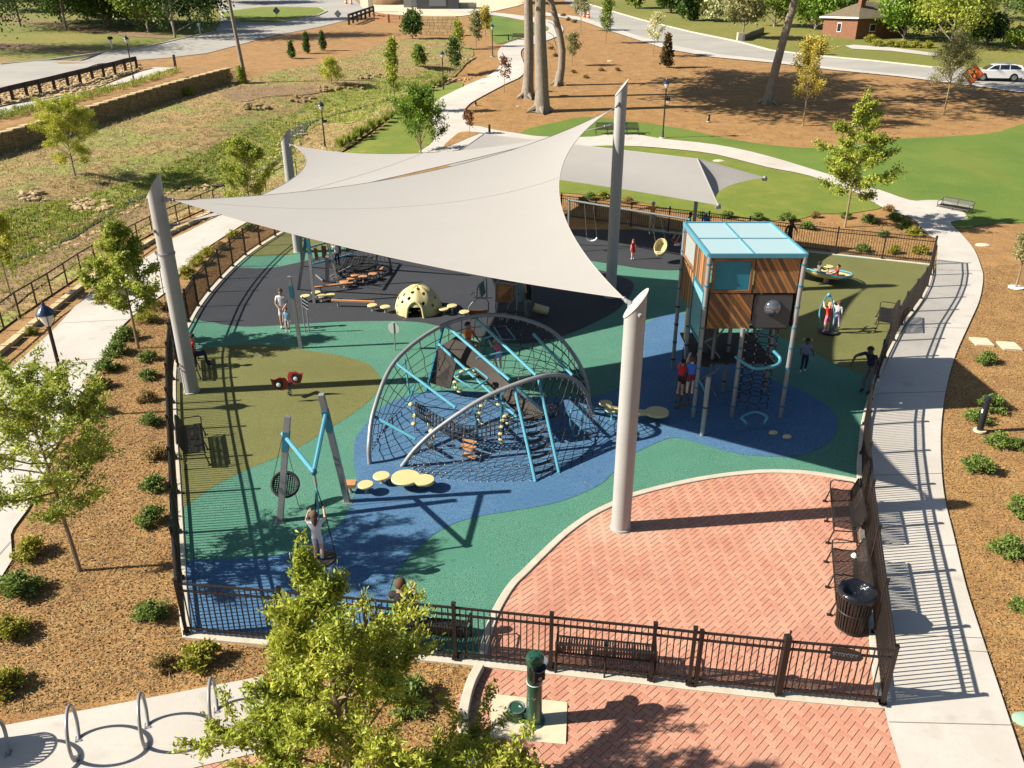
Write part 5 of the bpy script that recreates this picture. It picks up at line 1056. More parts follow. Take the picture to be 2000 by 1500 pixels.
# tall old trees whose crowns are above the picture and shade the hill
for i, (x, y, w, l, cr, ln) in enumerate(((1030, 190, 21, 'left trunk of the three tall trees by the narrow path', 4.5, (.2, 0)), (1057, 217, 27, 'thickest and nearest of the three tall trunks', 6, (-.3, .4)), (1090, 166, 15, 'thin curved trunk, rightmost of the three tall trees', 4.5, (-1.2, 0)), (1499, 202, 18, 'single tall leaning trunk on the mulch hill', 6, (2.4, 0)))):
    b = G(x, y); s = pxm(b); H = 17.5; rg = random.Random(i); nr.seed(i+5); t = thing('tall_tree', l, 'tree', b, 0, 'tall bare trunks on the mulch hill'); r = w/s/2; cr *= 1.8; mb = MB()
    pts = [Vector((ln[0]*u*1.0+(.55*math.sin(u*9) if i == 2 else .08*math.sin(u*9+i)), ln[1]*u, H*u)) for u in np.linspace(0, 1, 12)]
    mb.tube([Vector((0, 0, -.2))]+pts, [r*1.7]+[r*(1.25 if k == 0 else 1-.55*k/11) for k in range(12)], 12, 'bark'); segs = []
    for k in range(5): a = k*1.256+i; mb.tube([(0, 0, .7), (r*1.1*math.cos(a), r*1.1*math.sin(a), .25), (r*2.4*math.cos(a), r*2.4*math.sin(a), -.05)], [r*.5, r*.4, .04], 6, 'bark')
    for k in range(26):
        u = .62+.36*k/26; j = int(u*11); o = pts[j].lerp(pts[min(11, j+1)], u*11-j); a = k*2.4+i; L = cr*(1.15-.9*abs(k/26-.35))*rg.uniform(.7, 1.1); d = Vector((math.cos(a), math.sin(a), .35)); q = [o]
        for s_ in range(4): d = (d+Vector((rg.uniform(-.3, .3), rg.uniform(-.3, .3), rg.uniform(-.1, .2)))).normalized(); q.append(q[-1]+d*L/4)
        mb.tube(q, [r*.25, r*.2, r*.13, r*.07, .02], 5, 'bark')
        for s_ in range(9): j = rg.choice((1, 2, 3)); o2 = q[j].lerp(q[j+1], rg.random()); segs.append((o2, o2+Vector((rg.uniform(-1, 1), rg.uniform(-1, 1), rg.uniform(-.4, .6)))*L*.35))
    if i == 2:
        q = spline([pts[6], pts[6]+Vector((1.2, 0, .4)), pts[6]+Vector((2.2, 0, 1.4)), pts[6]+Vector((3.6, 0, 1.5))], 4); mb.tube(q, .06, 5, 'bark')
    if i < 2:
        for k in range(5): z = 5.5+k*.8; mb.tube([(r*.8, 0, z), (r+.3, -.1, z-.2), (r+.6, -.1, z-.9-.2*(k % 2))], .022, 4, 'bark')
    mb.obj('trunk', t); P, D, Nn = scatter(segs, 7500, .45, .3); quads('crown', P, D, Nn, .5, .3, 'leaf_green', t)
# background trees
BG = [(120, 44, -60, 60, 'leaf_dark', 'low dark tree before the pale trunked tree'), (238, 46, -20, 64, 'leaf_dark', 'low spreading dark tree over the wood edge'), (372, 46, -40, 50, 'leaf_dark', 'dark low limbed tree beside the thick trunk'), (445, 6, -80, 60, 'leaf_dark', 'dark tree across the road fork'), (40, 52, -130, 110, 'leaf_dark', 'big dark tree nearest the upper track'), (205, 56, -110, 85, 'leaf_dark', 'wide dark tree shading the driveway lawn'), (290, 64, -80, 60, 'leaf_green', 'bushy tree touching the thick dark trunk'), (-90, 100, -150, 130, 'leaf_dark', 'dark yard tree cut by the left edge'), (20, 22, -60, 60, 'leaf_dark', 'dark tree at the far left top corner'), (105, 20, -70, 45, 'leaf_dark', 'dark tree with a pale trunk above the left yard'), (170, 34, -40, 40, 'leaf_dark', 'low dark tree over the upper track'), (215, 50, -30, 50, 'leaf_green', 'mid green bushy tree at the yard edge'), (262, 50, -200, 70, 'leaf_dark', 'dark tree left of the thick dark trunk'), (342, 74, -230, 85, 'leaf_dark', 'large dark tree with a thick trunk by the mailbox'), (400, 40, -200, 60, 'leaf_dark', 'dark tree right of the thick trunk, above the road fork'), (130, 60, -150, 60, 'leaf_dark', 'dark tree beside the pale trunked one'), (60, -8, -70, 70, 'leaf_dark', 'far dark tree on the left skyline'), (160, -10, -80, 70, 'leaf_dark', 'second far dark tree on the left skyline'),
 (1240, 16, -40, 22, 'leaf_green', 'tree on the strip beyond the east road bend'), (1310, 26, -30, 24, 'leaf_dark', 'dark tree left of the cream flowering bush'), (1345, 40, -10, 22, 'leaf_dark', 'small dark tree touching the cream flowering bush'), (1450, 76, 4, 34, 'leaf_grey', 'thin tree with pale trunk at the kerb wall'), (1512, 52, -60, 34, 'leaf_green', 'ivy covered tree behind the leaning trunk'), (1592, 58, 14, 44, 'leaf_bush', 'broad bright green tree left of the brick house'), (1650, 40, -50, 30, 'leaf_dark', 'dark tree behind the left end of the brick house'), (1560, 24, -50, 40, 'leaf_green', 'green tree behind the parked shade left of the house'),
 (1764, 78, -4, 48, 'leaf_bush', 'green tree in front of the brick house'), (1856, 92, -70, 74, 'leaf_oak', 'large sunlit tree right of the brick house'), (1826, 70, 10, 50, 'leaf_green', 'dense green tree between house and large sunlit tree'), (1925, 88, 46, 30, 'leaf_dark', 'small dark tree over the right yard'), (1960, 40, -80, 80, 'leaf_dark', 'big dark tree at the far right top'), (2040, 60, -60, 70, 'leaf_dark', 'dark tree cut by the right edge'), (1990, 96, 70, 24, 'leaf_green', 'green bush at the right edge above the car'), (1720, -6, -70, 70, 'leaf_dark', 'far dark tree above the house roof'), (1420, -4, -60, 60, 'leaf_dark', 'far dark tree on the middle skyline'), (1180, -8, -50, 44, 'leaf_green', 'far tree beyond the road bend'), (1030, 6, -40, 40, 'leaf_green', 'far tree behind the tall trunks')]
for x, y, ty, hw, m_, l in BG:
    hw *= 1.3 if x > 1200 else 1.15; b = G(x, y); s = pxm(b); nl = 26; tree(l, x, y, ty, hw, int(2200+hw*60), m_, name='shade_tree', ll=min(1.1, 6.2/s), lw=min(.6, 3.6/s), cb=.02 if 'thin' not in l else .35, prof='dome' if hw > 30 else 'oval', nl=nl, elev=30, trunk_r=max(.12, 2.2/s), spread=hw/s*.13, bark='bark', group='trees round the far yards')
tree('cream flowering round bush beyond the east road', 1384, 41, 0, 40, 3800, 'leaf_cream', name='flowering_bush', cat='bush', ll=.5, lw=.34, cb=.0, prof='dome', nl=26, elev=40, trunk_r=.1, spread=.45)
# shrubs: three kinds built once, the others copied
def shrub_mesh(kind, seed):
    rg = random.Random(seed); nr.seed(seed); mb = MB(); segs = []
    n = 26
    for i in range(n):
        a = i*2.4; el = R(rg.uniform(12, 85)); L = rg.uniform(.75, 1.0); d = Vector((math.cos(a)*math.cos(el), math.sin(a)*math.cos(el), math.sin(el)*1.0)); mb.tube([(0, 0, 0), d*L*.5, d*L*.85], .012, 3, 'bark_young', cap=False)
        segs.append((d*L*.35, d*L*.9)); segs.append((d*L*.5+Vector((rg.uniform(-.2, .2), rg.uniform(-.2, .2), 0)), d*L*.92))
    P, D, Nn = scatter(segs, 1500 if kind != 'spiky' else 900, .10, .4); P[:, 2] = np.abs(P[:, 2])
    t_ = np.clip(nr.rand(len(P))*.8+.25*(P[:, 2]-.4), 0, 1); return mb, P, D, Nn, t_
SH = {}
def shrub(kind, x, y, rpx, label, h=.85, base=None):
    m_ = {'green': 'leaf_shrub', 'lime': 'leaf_shrub_y', 'rust': 'leaf_rust', 'spiky': 'leaf_shrub_y'}[kind]; b = base or G(x, y); s = rpx*1.28/pxm(b)
    v = rnd.randrange(3); key = (kind, v)
    if key not in SH:
        mb, P, D, Nn, t_ = shrub_mesh(kind, 40+v); l = .17 if kind != 'spiky' else .34; k = thing('shrub', label, 'shrub', b); mb.obj('stems', k); quads('leaves', P, D, Nn, l, l*(.5 if kind != 'spiky' else .14), m_, k, tint=t_); SH[key] = k; o = k
    else: o = copytree(SH[key], b, rnd.uniform(0, 6), label)
    o['group'] = GRP; o.rotation_euler = (0, 0, rnd.uniform(0, 6)); o.scale = (s, s, s*h); return o
GRP = 'shrubs in the bed along the left fence'
for i, (k, x, y, r_) in enumerate([('green', 297, 1205, 33), ('green', 297, 1018, 31), ('green', 300, 952, 26), ('rust', 308, 893, 24), ('green', 295, 828, 22), ('rust', 288, 782, 20), ('green', 290, 738, 19), ('green', 291, 702, 19), ('rust', 312, 604, 19)]): shrub(k, x, y, r_, ('reddish' if k == 'rust' else 'green')+' shrub close along the left fence, '+(ORD[i]+(' to' if i == 0 else ' from'))+' the camera')
GRP = 'shrubs along the riverside path edge'
for i, (k, x, y, r_) in enumerate([('lime', 8, 1345, 40), ('lime', 18, 1240, 38), ('green', 38, 1158, 42), ('lime', 62, 1082, 34), ('lime', 178, 806, 30), ('rust', 192, 756, 24), ('green', 208, 722, 24), ('green', 228, 690, 25), ('green', 247, 662, 25), ('spiky', 287, 628, 24), ('lime', 205, 590, 22), ('spiky', 60, 652, 14)]): shrub(k, x, y, r_, {'lime': 'yellow green', 'green': 'deep green', 'rust': 'reddish', 'spiky': 'spiky'}[k]+' shrub at the edge of the riverside path, '+(ORD[i]+(' to' if i == 0 else ' from'))+' the camera')
GRP = 'shrubs behind the curved fence run'
for i, (k, x, y, r_) in enumerate([('spiky', 366, 540, 22), ('spiky', 388, 516, 20), ('spiky', 408, 500, 18), ('rust', 430, 486, 15), ('spiky', 457, 464, 15), ('green', 488, 450, 15), ('green', 526, 434, 14)]): shrub(k, x, y, r_, 'shrub between curved fence and path under the sails, '+(ORD[i]+(' to' if i == 0 else ' from'))+' the camera')
GRP = 'shrubs in the bed behind the rear fence'
for i, (k, x, y, r_) in enumerate([('green', 1137, 398, 14), ('green', 1152, 388, 13), ('lime', 1178, 386, 13), ('rust', 1226, 396, 12), ('green', 1370, 424, 12), ('green', 1420, 424, 13), ('green', 1479, 428, 14), ('green', 1538, 430, 16), ('green', 1577, 447, 15), ('rust', 1592, 424, 11), ('green', 1651, 425, 12), ('green', 1696, 434, 16), ('rust', 1736, 412, 12), ('green', 1748, 430, 16), ('green', 1768, 446, 17), ('spiky', 1783, 460, 17), ('green', 1726, 462, 13), ('green', 1686, 490, 15), ('lime', 1746, 494, 15), ('lime', 1798, 494, 17)]): shrub(k, x, y, r_, {'green': 'green', 'lime': 'light green', 'rust': 'brownish', 'spiky': 'spiky'}[k]+' shrub in the bed behind the rear fence, '+(['first', 'second', 'third', 'fourth', 'fifth', 'sixth', 'seventh', 'eighth', 'ninth', 'tenth']+ORD[10:])[i]+' from the left')
GRP = 'shrubs in the mulch right of the curving walk'
for i, (k, x, y, r_) in enumerate([('green', 1998, 1192, 26), ('green', 1969, 1078, 34), ('green', 2002, 1000, 34), ('green', 1911, 918, 31), ('green', 1950, 868, 26), ('green', 1986, 872, 18), ('green', 1906, 822, 25), ('green', 1934, 798, 28), ('green', 1927, 708, 22)]): shrub(k, x, y, r_, 'round green shrub right of the curving walk, '+(ORD[i]+(' to' if i == 0 else ' from'))+' the camera')
GRP = 'young plants under the retaining wall'
for i, (x, y, r_) in enumerate(((18, 292, 8), (82, 268, 9), (222, 224, 6), (240, 218, 7), (262, 210, 11), (276, 210, 8), (370, 186, 11))): shrub('lime', x, y, r_, 'lime green plant at the foot of the retaining wall, %s from the left' % ['first', 'second', 'third', 'fourth', 'fifth', 'sixth', 'seventh'][i], 1.3)
GRP = 'foreground shrubs round the lime tree'
for k, x, y, r_, l in (('rust', 318, 1302, 26, 'reddish shrub in the mulch left of the big lime tree'), ('lime', 392, 1290, 40, 'lime shrub touching the left side of the big lime tree'), ('green', 792, 1372, 48, 'dark green shrub right of the lime tree trunk'), ('lime', 985, 1560, 90, 'low shrub sprigs over the lower left of the brick forecourt')): shrub(k, x, y, r_, l)
GRP = 'low shrubs before the brick house'
for i, x in enumerate((1714, 1738, 1762, 1786, 1812, 1700)): shrub('lime', x, 91+i*.6-(12 if i == 5 else 0), 13, 'low yellow green shrub before the brick house, '+['first in the row', 'second in the row', 'third in the row', 'fourth in the row', 'last in the row', 'taller one against the wall'][i])
GRP = 'small plants on the mulch hill'
for i, (x, y) in enumerate(((1120, 142), (1144, 152), (1174, 138), (1206, 138), (1076, 96), (1100, 32), (1110, 40), (1122, 44), (1085, 110))): shrub('rust', x, y, 6, 'small dry plant on the mulch hill, number %s from the front' % (i+1) if False else 'small dry plant on the mulch hill, '+['left one of the front pair', 'right one of the front pair', 'below the pale stone', 'right of the pale stone', 'beside the curved trunk', 'first on the far rim', 'second on the far rim', 'third on the far rim', 'right of the thickest trunk'][i])
# clump grasses in a row
nr.seed(3); n = 90; a = nr.rand(n)*6.28; el = nr.uniform(.9, 1.5, n); D = np.stack([np.cos(a)*np.cos(el), np.sin(a)*np.cos(el), np.sin(el)], 1); P = D*.5+nr.normal(0, .07, (n, 3))*[1, 1, 0]
cl = None
for i, (x, y) in enumerate([(668, 292), (680, 284), (692, 277), (704, 270), (716, 262), (728, 255), (740, 247), (752, 240), (764, 232), (790, 212), (802, 204), (814, 196), (826, 188), (838, 178), (848, 171), (858, 166), (868, 160)]):
    b = G(x, y); s = rnd.uniform(.75, 1.05); l = 'clump of ornamental grass in the row beside the verge, '+(['nearest to', 'second from', 'third from', 'fourth from', 'fifth from', 'sixth from', 'seventh from', 'eighth from', 'ninth from']+[q+' from' for q in ORD[9:]])[i]+' the sail'
    if cl is None: cl = thing('grass_clump', l, 'grass clump', b, 0, 'grass clumps along the verge'); quads('blades', P, D, unit(np.cross(D, [0, 0, 1.])), 1.0, .07, 'blade_green', cl)
    else: o = copytree(cl, b, rnd.uniform(0, 6), l); o.scale = (s, s, s)
# countless grasses, chips and stones
def region_pts(poly_px, n, seed, f=None):
    rg = random.Random(seed); w = [tuple((f or G)(*p).xy) for p in poly_px]; xs = [p[0] for p in w]; ys = [p[1] for p in w]; out = []; tries = 0
    while len(out) < n and tries < n*12:
        tries += 1; x, y = rg.uniform(min(xs), max(xs)), rg.uniform(min(ys), max(ys))
        if y > 125: continue
        if rg.random() > (45/max(30, y))**1.6 if y > 45 else False: continue
        if inside(x, y, w): out.append((x, y, hz(x, y)))
    return np.array(out)
def tufts(name, poly, n, seed, m_, h, k=5, w=.05, noise=0.0, label='', cat='grass'):
    P0 = region_pts(poly, n, seed); nr.seed(seed); N = len(P0)*k; B_ = np.repeat(P0, k, 0)+nr.normal(0, .09, (N, 3))*[1, 1, 0]; a = nr.rand(N)*6.28; el = nr.uniform(.6, 1.45, N); D = np.stack([np.cos(a)*np.cos(el), np.sin(a)*np.cos(el), np.sin(el)], 1)
    hh_ = h*nr.uniform(.5, 1.2, N); P = B_+D*hh_[:, None]*.45; o = quads(name, P, D, unit(np.cross(D, [0, 0, 1.])+nr.normal(0, .2, (N, 3))), hh_, w*nr.uniform(.6, 1.3, N), m_, kind='stuff', tint=np.clip(.5+.35*np.sin(B_[:, 0]*.35)+.3*nr.normal(0, 1, N), 0, 1)); return tag(o, label, cat)
tufts('dry_grass', MEADOW, 9000, 5, 'blade_straw', .2, label='tan dry grass covering the meadow left of the play area')
tufts('green_sedge', SEDGE, 6500, 6, 'blade_green', .26, w=.07, label='rank green sedge along the creek')
tufts('bank_grass', [(905, 118), (930, 112), (900, 138), (830, 182), (760, 230), (690, 284), (640, 312), (600, 340), (590, 330), (640, 292), (700, 250), (760, 205), (830, 160)], 1500, 8, 'blade_straw', .35, label='straw coloured grass on the bank beside the verge')
tufts('wall_grass', [(-60, 232), (100, 200), (240, 166), (345, 136), (350, 142), (245, 176), (100, 214), (-60, 250)], 420, 9, 'blade_green', .55, 8, .05, label='silvery green grasses between white walk and wall')
def chips(name, poly, n, seed, lo, hi, m_, label, cat='mulch', f=None, zoff=-.022, flatn=.5):
    P = region_pts(poly, n, seed, f); nr.seed(seed); N = len(P); P[:, 2] += zoff+nr.uniform(0, .018, N); a = nr.rand(N)*6.28; D = unit(np.stack([np.cos(a), np.sin(a), nr.normal(0, .22, N)], 1)); Nn = unit(nr.normal(0, flatn, (N, 3))+[0, 0, 1.]); l = nr.uniform(lo, hi, N)
    return tag(quads(name, P, D, Nn, l, l*nr.uniform(.22, .5, N), m_, kind='stuff', tint=nr.rand(N)**.8), label, cat)
chips('wood_chips', [(-80, 1410), (0, 1150), (60, 1000), (125, 865), (240, 640), (330, 590), (338, 760), (345, 950), (355, 1160), (362, 1250), (930, 1300), (900, 1400), (925, 1540), (560, 1540), (520, 1318)], 46000, 21, .025, .075, 'chip', 'loose tan wood chips in the bed left of the fence')
chips('wood_chips', [(1860, 700), (1845, 810), (1841, 925), (1864, 1045), (1890, 1149), (1922, 1252), (1963, 1376), (2005, 1500), (2200, 1500), (2150, 500), (1925, 520), (1900, 630)], 34000, 22, .03, .08, 'chip', 'loose tan wood chips right of the curving walk')
chips('wood_chips', [(880, 262), (950, 255), (1020, 266), (1100, 240), (1230, 238), (1420, 270), (1590, 289), (1860, 266), (2060, 230), (2060, 190), (1755, 152), (1400, 112), (1250, 84), (1110, 40), (1060, 80), (1020, 150), (920, 210)], 16000, 23, .06, .15, 'chip_pale', 'loose tan wood chips over the shaded hill')
chips('wood_chips', [(500, 430), (640, 395), (960, 385), (1300, 412), (1560, 432), (1780, 440), (1812, 505), (1560, 484), (1286, 448), (960, 405), (640, 412), (370, 630), (340, 690), (320, 600), (400, 500)], 9000, 24, .05, .12, 'chip', 'loose wood chips in the bed behind the rear fence')
def rocks(name, pts, s0, s1, m_, label, parent_cat='stones', seed=1):
    mb = MB(); rg = random.Random(seed)
    for x, y, z in pts:
        r_ = rg.uniform(s0, s1); mb.ball((x, y, z+r_*.2), r_, m_, 5, (rg.uniform(.8, 1.5), rg.uniform(.7, 1.2), rg.uniform(.45, .8)), Matrix.Rotation(rg.uniform(0, 3), 3, 'Z')); 
        for k in range(len(mb.t)-1, -1, -1):
            if mb.t[k] != .5: break
            mb.t[k] = rg.random()*.98+.001
    o = mb.obj(name, None, False, tint=True, kind='stuff'); return tag(o, label, parent_cat)
rocks('gravel', region_pts([(-60, 188), (0, 178), (140, 150), (262, 124), (276, 134), (180, 174), (0, 206), (-60, 225)], 1300, 31), .1, .24, 'stone', 'tan cobbles in the strip under the road rail')
cp = [(p.x+rnd.uniform(-1.3, 1.3), p.y+rnd.uniform(-.8, .8)) for p in cw for _ in range(9)]
rocks('creek_stones', [(x, y, hz(x, y)) for x, y in cp], .06, .22, 'stone', 'pale stones scattered along the creek', seed=4)
rocks('creek_stones', [(x, y, hz(x, y)) for x, y in [(G(170+rnd.uniform(-30, 40), 405+rnd.uniform(-14, 10)).xy) for _ in range(70)]+[(G(50+rnd.uniform(-8, 45), 385+rnd.uniform(-8, 8)).xy) for _ in range(24)]], .14, .32, 'stone', 'heap of tan stones at the creek ford', seed=5)
# edging stones under the black rail
ln = [G(*p) for p in ((-160, 795), (0, 690), (60, 640), (190, 536), (300, 470), (398, 424), (445, 402))]; t = thing('stone_edging', 'low tan stone edging under the black riverside rail', 'edging', ln[1]); pts = [p.xy for p in ln]
for a, b in zip(along(pts, .95)[:-1], along(pts, .95)[1:]):
    mb = MB(); c_ = Vector(((a[0]+b[0])/2, (a[1]+b[1])/2, 0)); z = hz(c_.x, c_.y); mb.box((c_.x-t.location.x, c_.y-t.location.y, z-t.location.z+.03+rnd.uniform(-.02, .02)), (.26, .9, .22), 'cap', math.atan2(b[1]-a[1], b[0]-a[0])-R(90)+rnd.uniform(-.03, .03)); mb.obj('stone', t, False)

# ---------------------------------------------------------------- rails, lamps, bollards
def railing(pts_px, h, label, top_r=.03, step=None):
    bs = [G(*p) for p in pts_px]; o = bs[0]; t = thing('post_rail', label, 'railing', o); tops = [b-o+Vector((0, 0, h)) for b in bs]
    for b in bs: mb = MB(); mb.box(b-o+Vector((0, 0, h/2)), (.05, .05, h), 'black_metal'); mb.obj('post', t, False)
    mb = MB(); mb.tube(tops, top_r, 6, 'bronze'); mb.obj('handrail', t); return t
railing([(-120, 745), (-40, 685), (9, 645), (40, 620), (73, 599), (103, 580), (133, 559), (161, 539), (189, 521), (216, 506), (244, 490), (271, 475), (299, 460), (324, 448), (348, 437), (372, 426), (397, 415), (420, 405), (443, 395)], 1.02, 'long black handrail on posts beside the riverside path')
railing([(520, 372), (560, 355), (580, 345)], 1.0, 'short black handrail left of the far sail pole')
def lamp(bx, by, ty, label, extra=0, base=None):
    b = base or G(bx, by); H = topz(b, ty)-b.z; t = thing('street_lamp', label, 'street lamp', b, 0, 'black post top lamps in the park'); k = max(1, H/3.6); L = .78*min(1.15, k); hp = H-L
    mb = MB(); mb.lathe((0, 0, 0), [(.13, 0), (.13, .08), (.09, .14), (.07, .5), (.055, .56), (.05, hp-.1), (.075, hp-.03), (.06, hp)], 12, 'black_metal'); mb.obj('pole', t)
    mb = MB(); mb.lathe((0, 0, hp), [(.08, 0), (.10, .06), (.17, .2), (.195, .33), (.19, .36)], 18, 'lamp_glass'); g_ = mb.obj('globe', t); mb = MB()
    for a in range(4): c_, s_ = math.cos(a*math.pi/2+.6), math.sin(a*math.pi/2+.6); mb.tube([(c_*r_, s_*r_, hp+z) for r_, z in ((.08, .0), (.15, .08), (.22, .22), (.24, .36))], .012, 5, 'black_metal')
    mb.obj('cage', t); mb = MB(); mb.lathe((0, 0, hp), [(.25, .35), (.255, .38), (.21, .46), (.12, .55), (.06, .60), (.05, .66), (.02, .70), (.012, L), (0, L)], 20, 'lamp_blue'); mb.obj('hood', t)
    mb = MB(); mb.cyl((0, 0, hp+.05), (0, 0, hp+.25), .04, 8, 'white'); mb.obj('bulb', g_)
    if extra: mb = MB(); mb.box((.2, 0, hp-.75), (.3, .18, .2), 'black_metal'); mb.obj('camera_box', t, False); mb = MB(); mb.box((.14, -.05, hp-.98), (.18, .12, .14), 'white'); mb.obj('speaker', t, False)
    mb = MB(); mb.lathe((0, 0, -.02), [(.26, 0), (.26, .06), (0, .06)], 16, 'slab'); mb.obj('footing', t); return t
lamp(140, 812, 584, 'nearest lamp post with dark blue hood, beside the riverside path')
lamp(635, 289, 195, 'lamp post with camera boxes beyond the far sail', 1); lamp(866, 176, 96, 'lamp post on the verge beside the pale path'); lamp(962, 110, 44, 'lamp post at the path bend before the far lawn')
lamp(1294, 269, 148, 'lamp post with camera boxes on the lawn, right of the tallest pole', 1); lamp(262, 160, 64, 'lamp post standing by the white walk above the retaining wall')
def bollard(x, y, ty, label, m_='fount_green'):
    b = G(x, y); H = topz(b, ty)-b.z; t = thing('bollard_light', label, 'bollard', b); mb = MB(); mb.lathe((0, 0, 0), [(.09, 0), (.09, H*.78), (.06, H*.79), (.06, H*.86), (.1, H*.87), (.1, H*.97), (.06, H), (0, H)], 14, 'black_plastic'); mb.obj('post', t); mb = MB(); mb.lathe((0, 0, 0), [(.17, 0), (.17, .05), (0, .05)], 16, 'slab'); mb.obj('footing', t); mb = MB(); mb.box((-.09, -.02, H*.6), (.01, .06, .12), 'white'); mb.obj('sticker', t, False)
bollard(1913, 842, 775, 'black bollard light among the shrubs right of the walk'); bollard(956, 260, 243, 'black bollard light at the junction of two paths'); bollard(1384, 238, 224, 'low black bollard light on the mulch hill edge'); bollard(929, 206, 198, 'small bollard light beside the pale path'); bollard(993, 80, 67, 'far bollard light at the far lawn corner')

# ---------------------------------------------------------------- benches
def bench_tree(label, loc, rz, n=34, L=1.8):
    t = thing('slatted_bench', label, 'bench', loc, rz, 'black metal slatted benches'); pr = [(.26, .36), (.28, .42), (.22, .45), (.05, .435), (-.12, .43), (-.2, .47), (-.25, .58), (-.31, .78), (-.36, .84), (-.39, .80)]
    mb = MB(); w = .016; vs = [(x, y, z) for (y, z) in pr for x in (-w, w)]+[(x, y-.004, z-.008) for (y, z) in pr for x in (-w, w)]; k = len(pr)
    mb.add(vs, [(2*i, 2*i+1, 2*i+3, 2*i+2) for i in range(k-1)]+[(2*k+2*i, 2*k+2*i+2, 2*k+2*i+3, 2*k+2*i+1) for i in range(k-1)]+[(2*i, 2*i+2, 2*k+2*i+2, 2*k+2*i) for i in range(k-1)]+[(2*i+1, 2*k+2*i+1, 2*k+2*i+3, 2*i+3) for i in range(k-1)], 'bronze'); me = mb.mesh('slat', False)
    for i in range(n): link('slat', me, t, None, (-L/2+.06+(L-.12)*i/(n-1), 0, 0))
    for (y, z) in ((.27, .40), (-.36, .80), (-.19, .43)): mb = MB(); mb.cyl((-L/2, y, z), (L/2, y, z), .018, 6, 'bronze'); mb.obj('rail', t)
    for x in (-L/2, 0, L/2):
        mb = MB(); mb.tube([(x, .34, .01), (x, .26, .36), (x, -.2, .42), (x, -.32, .78)], .02, 6, 'bronze'); mb.tube([(x, -.2, .42), (x, -.30, .01)], .02, 6, 'bronze'); mb.box((x, .34, .01), (.07, .1, .02), 'bronze'); mb.obj('leg', t)
        if x: mb = MB(); mb.tube([(x, .27, .38), (x, .29, .6), (x, .22, .65), (x, -.2, .65), (x, -.26, .62)], .016, 6, 'bronze'); mb.obj('armrest', t)
    return t
fa = math.atan2(wf[-1][1]-wf[0][1], wf[-1][0]-wf[0][0])
b0 = bench_tree('front bench behind the fence with the seated man in black', U(826, 1256), fa)
def cb(label, loc, rz): return copytree(b0, loc, rz, label)
cb('empty front bench on red brick behind the fence', U(1181, 1303), fa)
def byf(px, py, rz, off=.5): return U(px, py)+Vector((-math.sin(rz), math.cos(rz), 0))*off
cb('bench on the brick plaza at the right fence, the farther of two', byf(1687, 1030, R(73)), R(73)); cb('bench at the right fence beside the litter bin, with white litter on it', byf(1699, 1162, R(73)), R(73))
cb('bench on the olive rubber inside the curved fence', byf(343, 890, R(-68)), R(-68)); cb('bench behind the leftmost pole with a person on it', byf(339, 728, R(-69)), R(-69))
cb('bench in the upper right corner of the play area by the fence', byf(1756, 640, R(66)), R(66)); cb('bench on the white pad at the end of the lawn path', U(1862, 418), R(128))
cb('left of the two far benches behind the tallest pole', G(1186, 262), R(180)); cb('right of the two far benches behind the tallest pole', G(1224, 262), R(180))
cb('far bench facing the path beside the far green lawn', G(1013, 78), R(170))
o = MB(); o.lathe((0, 0, 0), [(.0, 0), (.07, .02), (.05, .07), (.02, .1), (0, .11)], 7, 'white'); w_ = o.obj('litter'); w_.location = U(1668, 1088, .46); tag(w_, 'crumpled white paper lying on the bench by the litter bin', 'litter')

# ---------------------------------------------------------------- litter bins
def bin_(loc, label, bag=True):
    t = thing('litter_bin', label, 'litter bin', loc); mb = MB(); mb.lathe((0, 0, 0), [(.24, .05), (.26, .08), (.30, .8), (0, .8)], 20, 'black_plastic'); mb.obj('liner', t)
    m0 = MB(); m0.beam((.27, 0, .05), (.345, 0, .88), .035, .012, 'bronze', up=(1, 0, 0)); me = m0.mesh('slat', False)
    for k in range(32): link('slat', me, t, None, (0, 0, 0), 2*math.pi*k/32)
    for z, r_ in ((.06, .275), (.88, .348), (.5, .315)): mb = MB(); mb.tube([(r_*math.cos(a), r_*math.sin(a), z) for a in np.linspace(0, 2*math.pi, 33)[:-1]], .014, 6, 'bronze', closed=True); mb.obj('hoop', t)
    if bag:
        mb = MB(); rg = random.Random(2); vs = []; fs = []; n = 26
        for j, (r_, z) in enumerate(((.36, .84), (.365, .90), (.33, .955), (.27, .94), (.22, .86), (.1, .80), (0, .79))):
            for i in range(n): a = 2*math.pi*i/n; q_ = r_*(1+.03*math.sin(a*5+j)); vs.append((q_*math.cos(a), q_*math.sin(a), z+.018*math.sin(a*7+j*2)))
        fs = [(j*n+i, j*n+(i+1) % n, (j+1)*n+(i+1) % n, (j+1)*n+i) for j in range(6) for i in range(n)]; mb.add(vs, fs, 'bag'); mb.obj('bag', t)
    return t
bin_(U(1659, 1226), 'slatted litter bin lined with a black bag, in the plaza corner'); bin_(U(-95, 1480), 'slatted litter bin outside the left edge, seen only by its shadow', False)

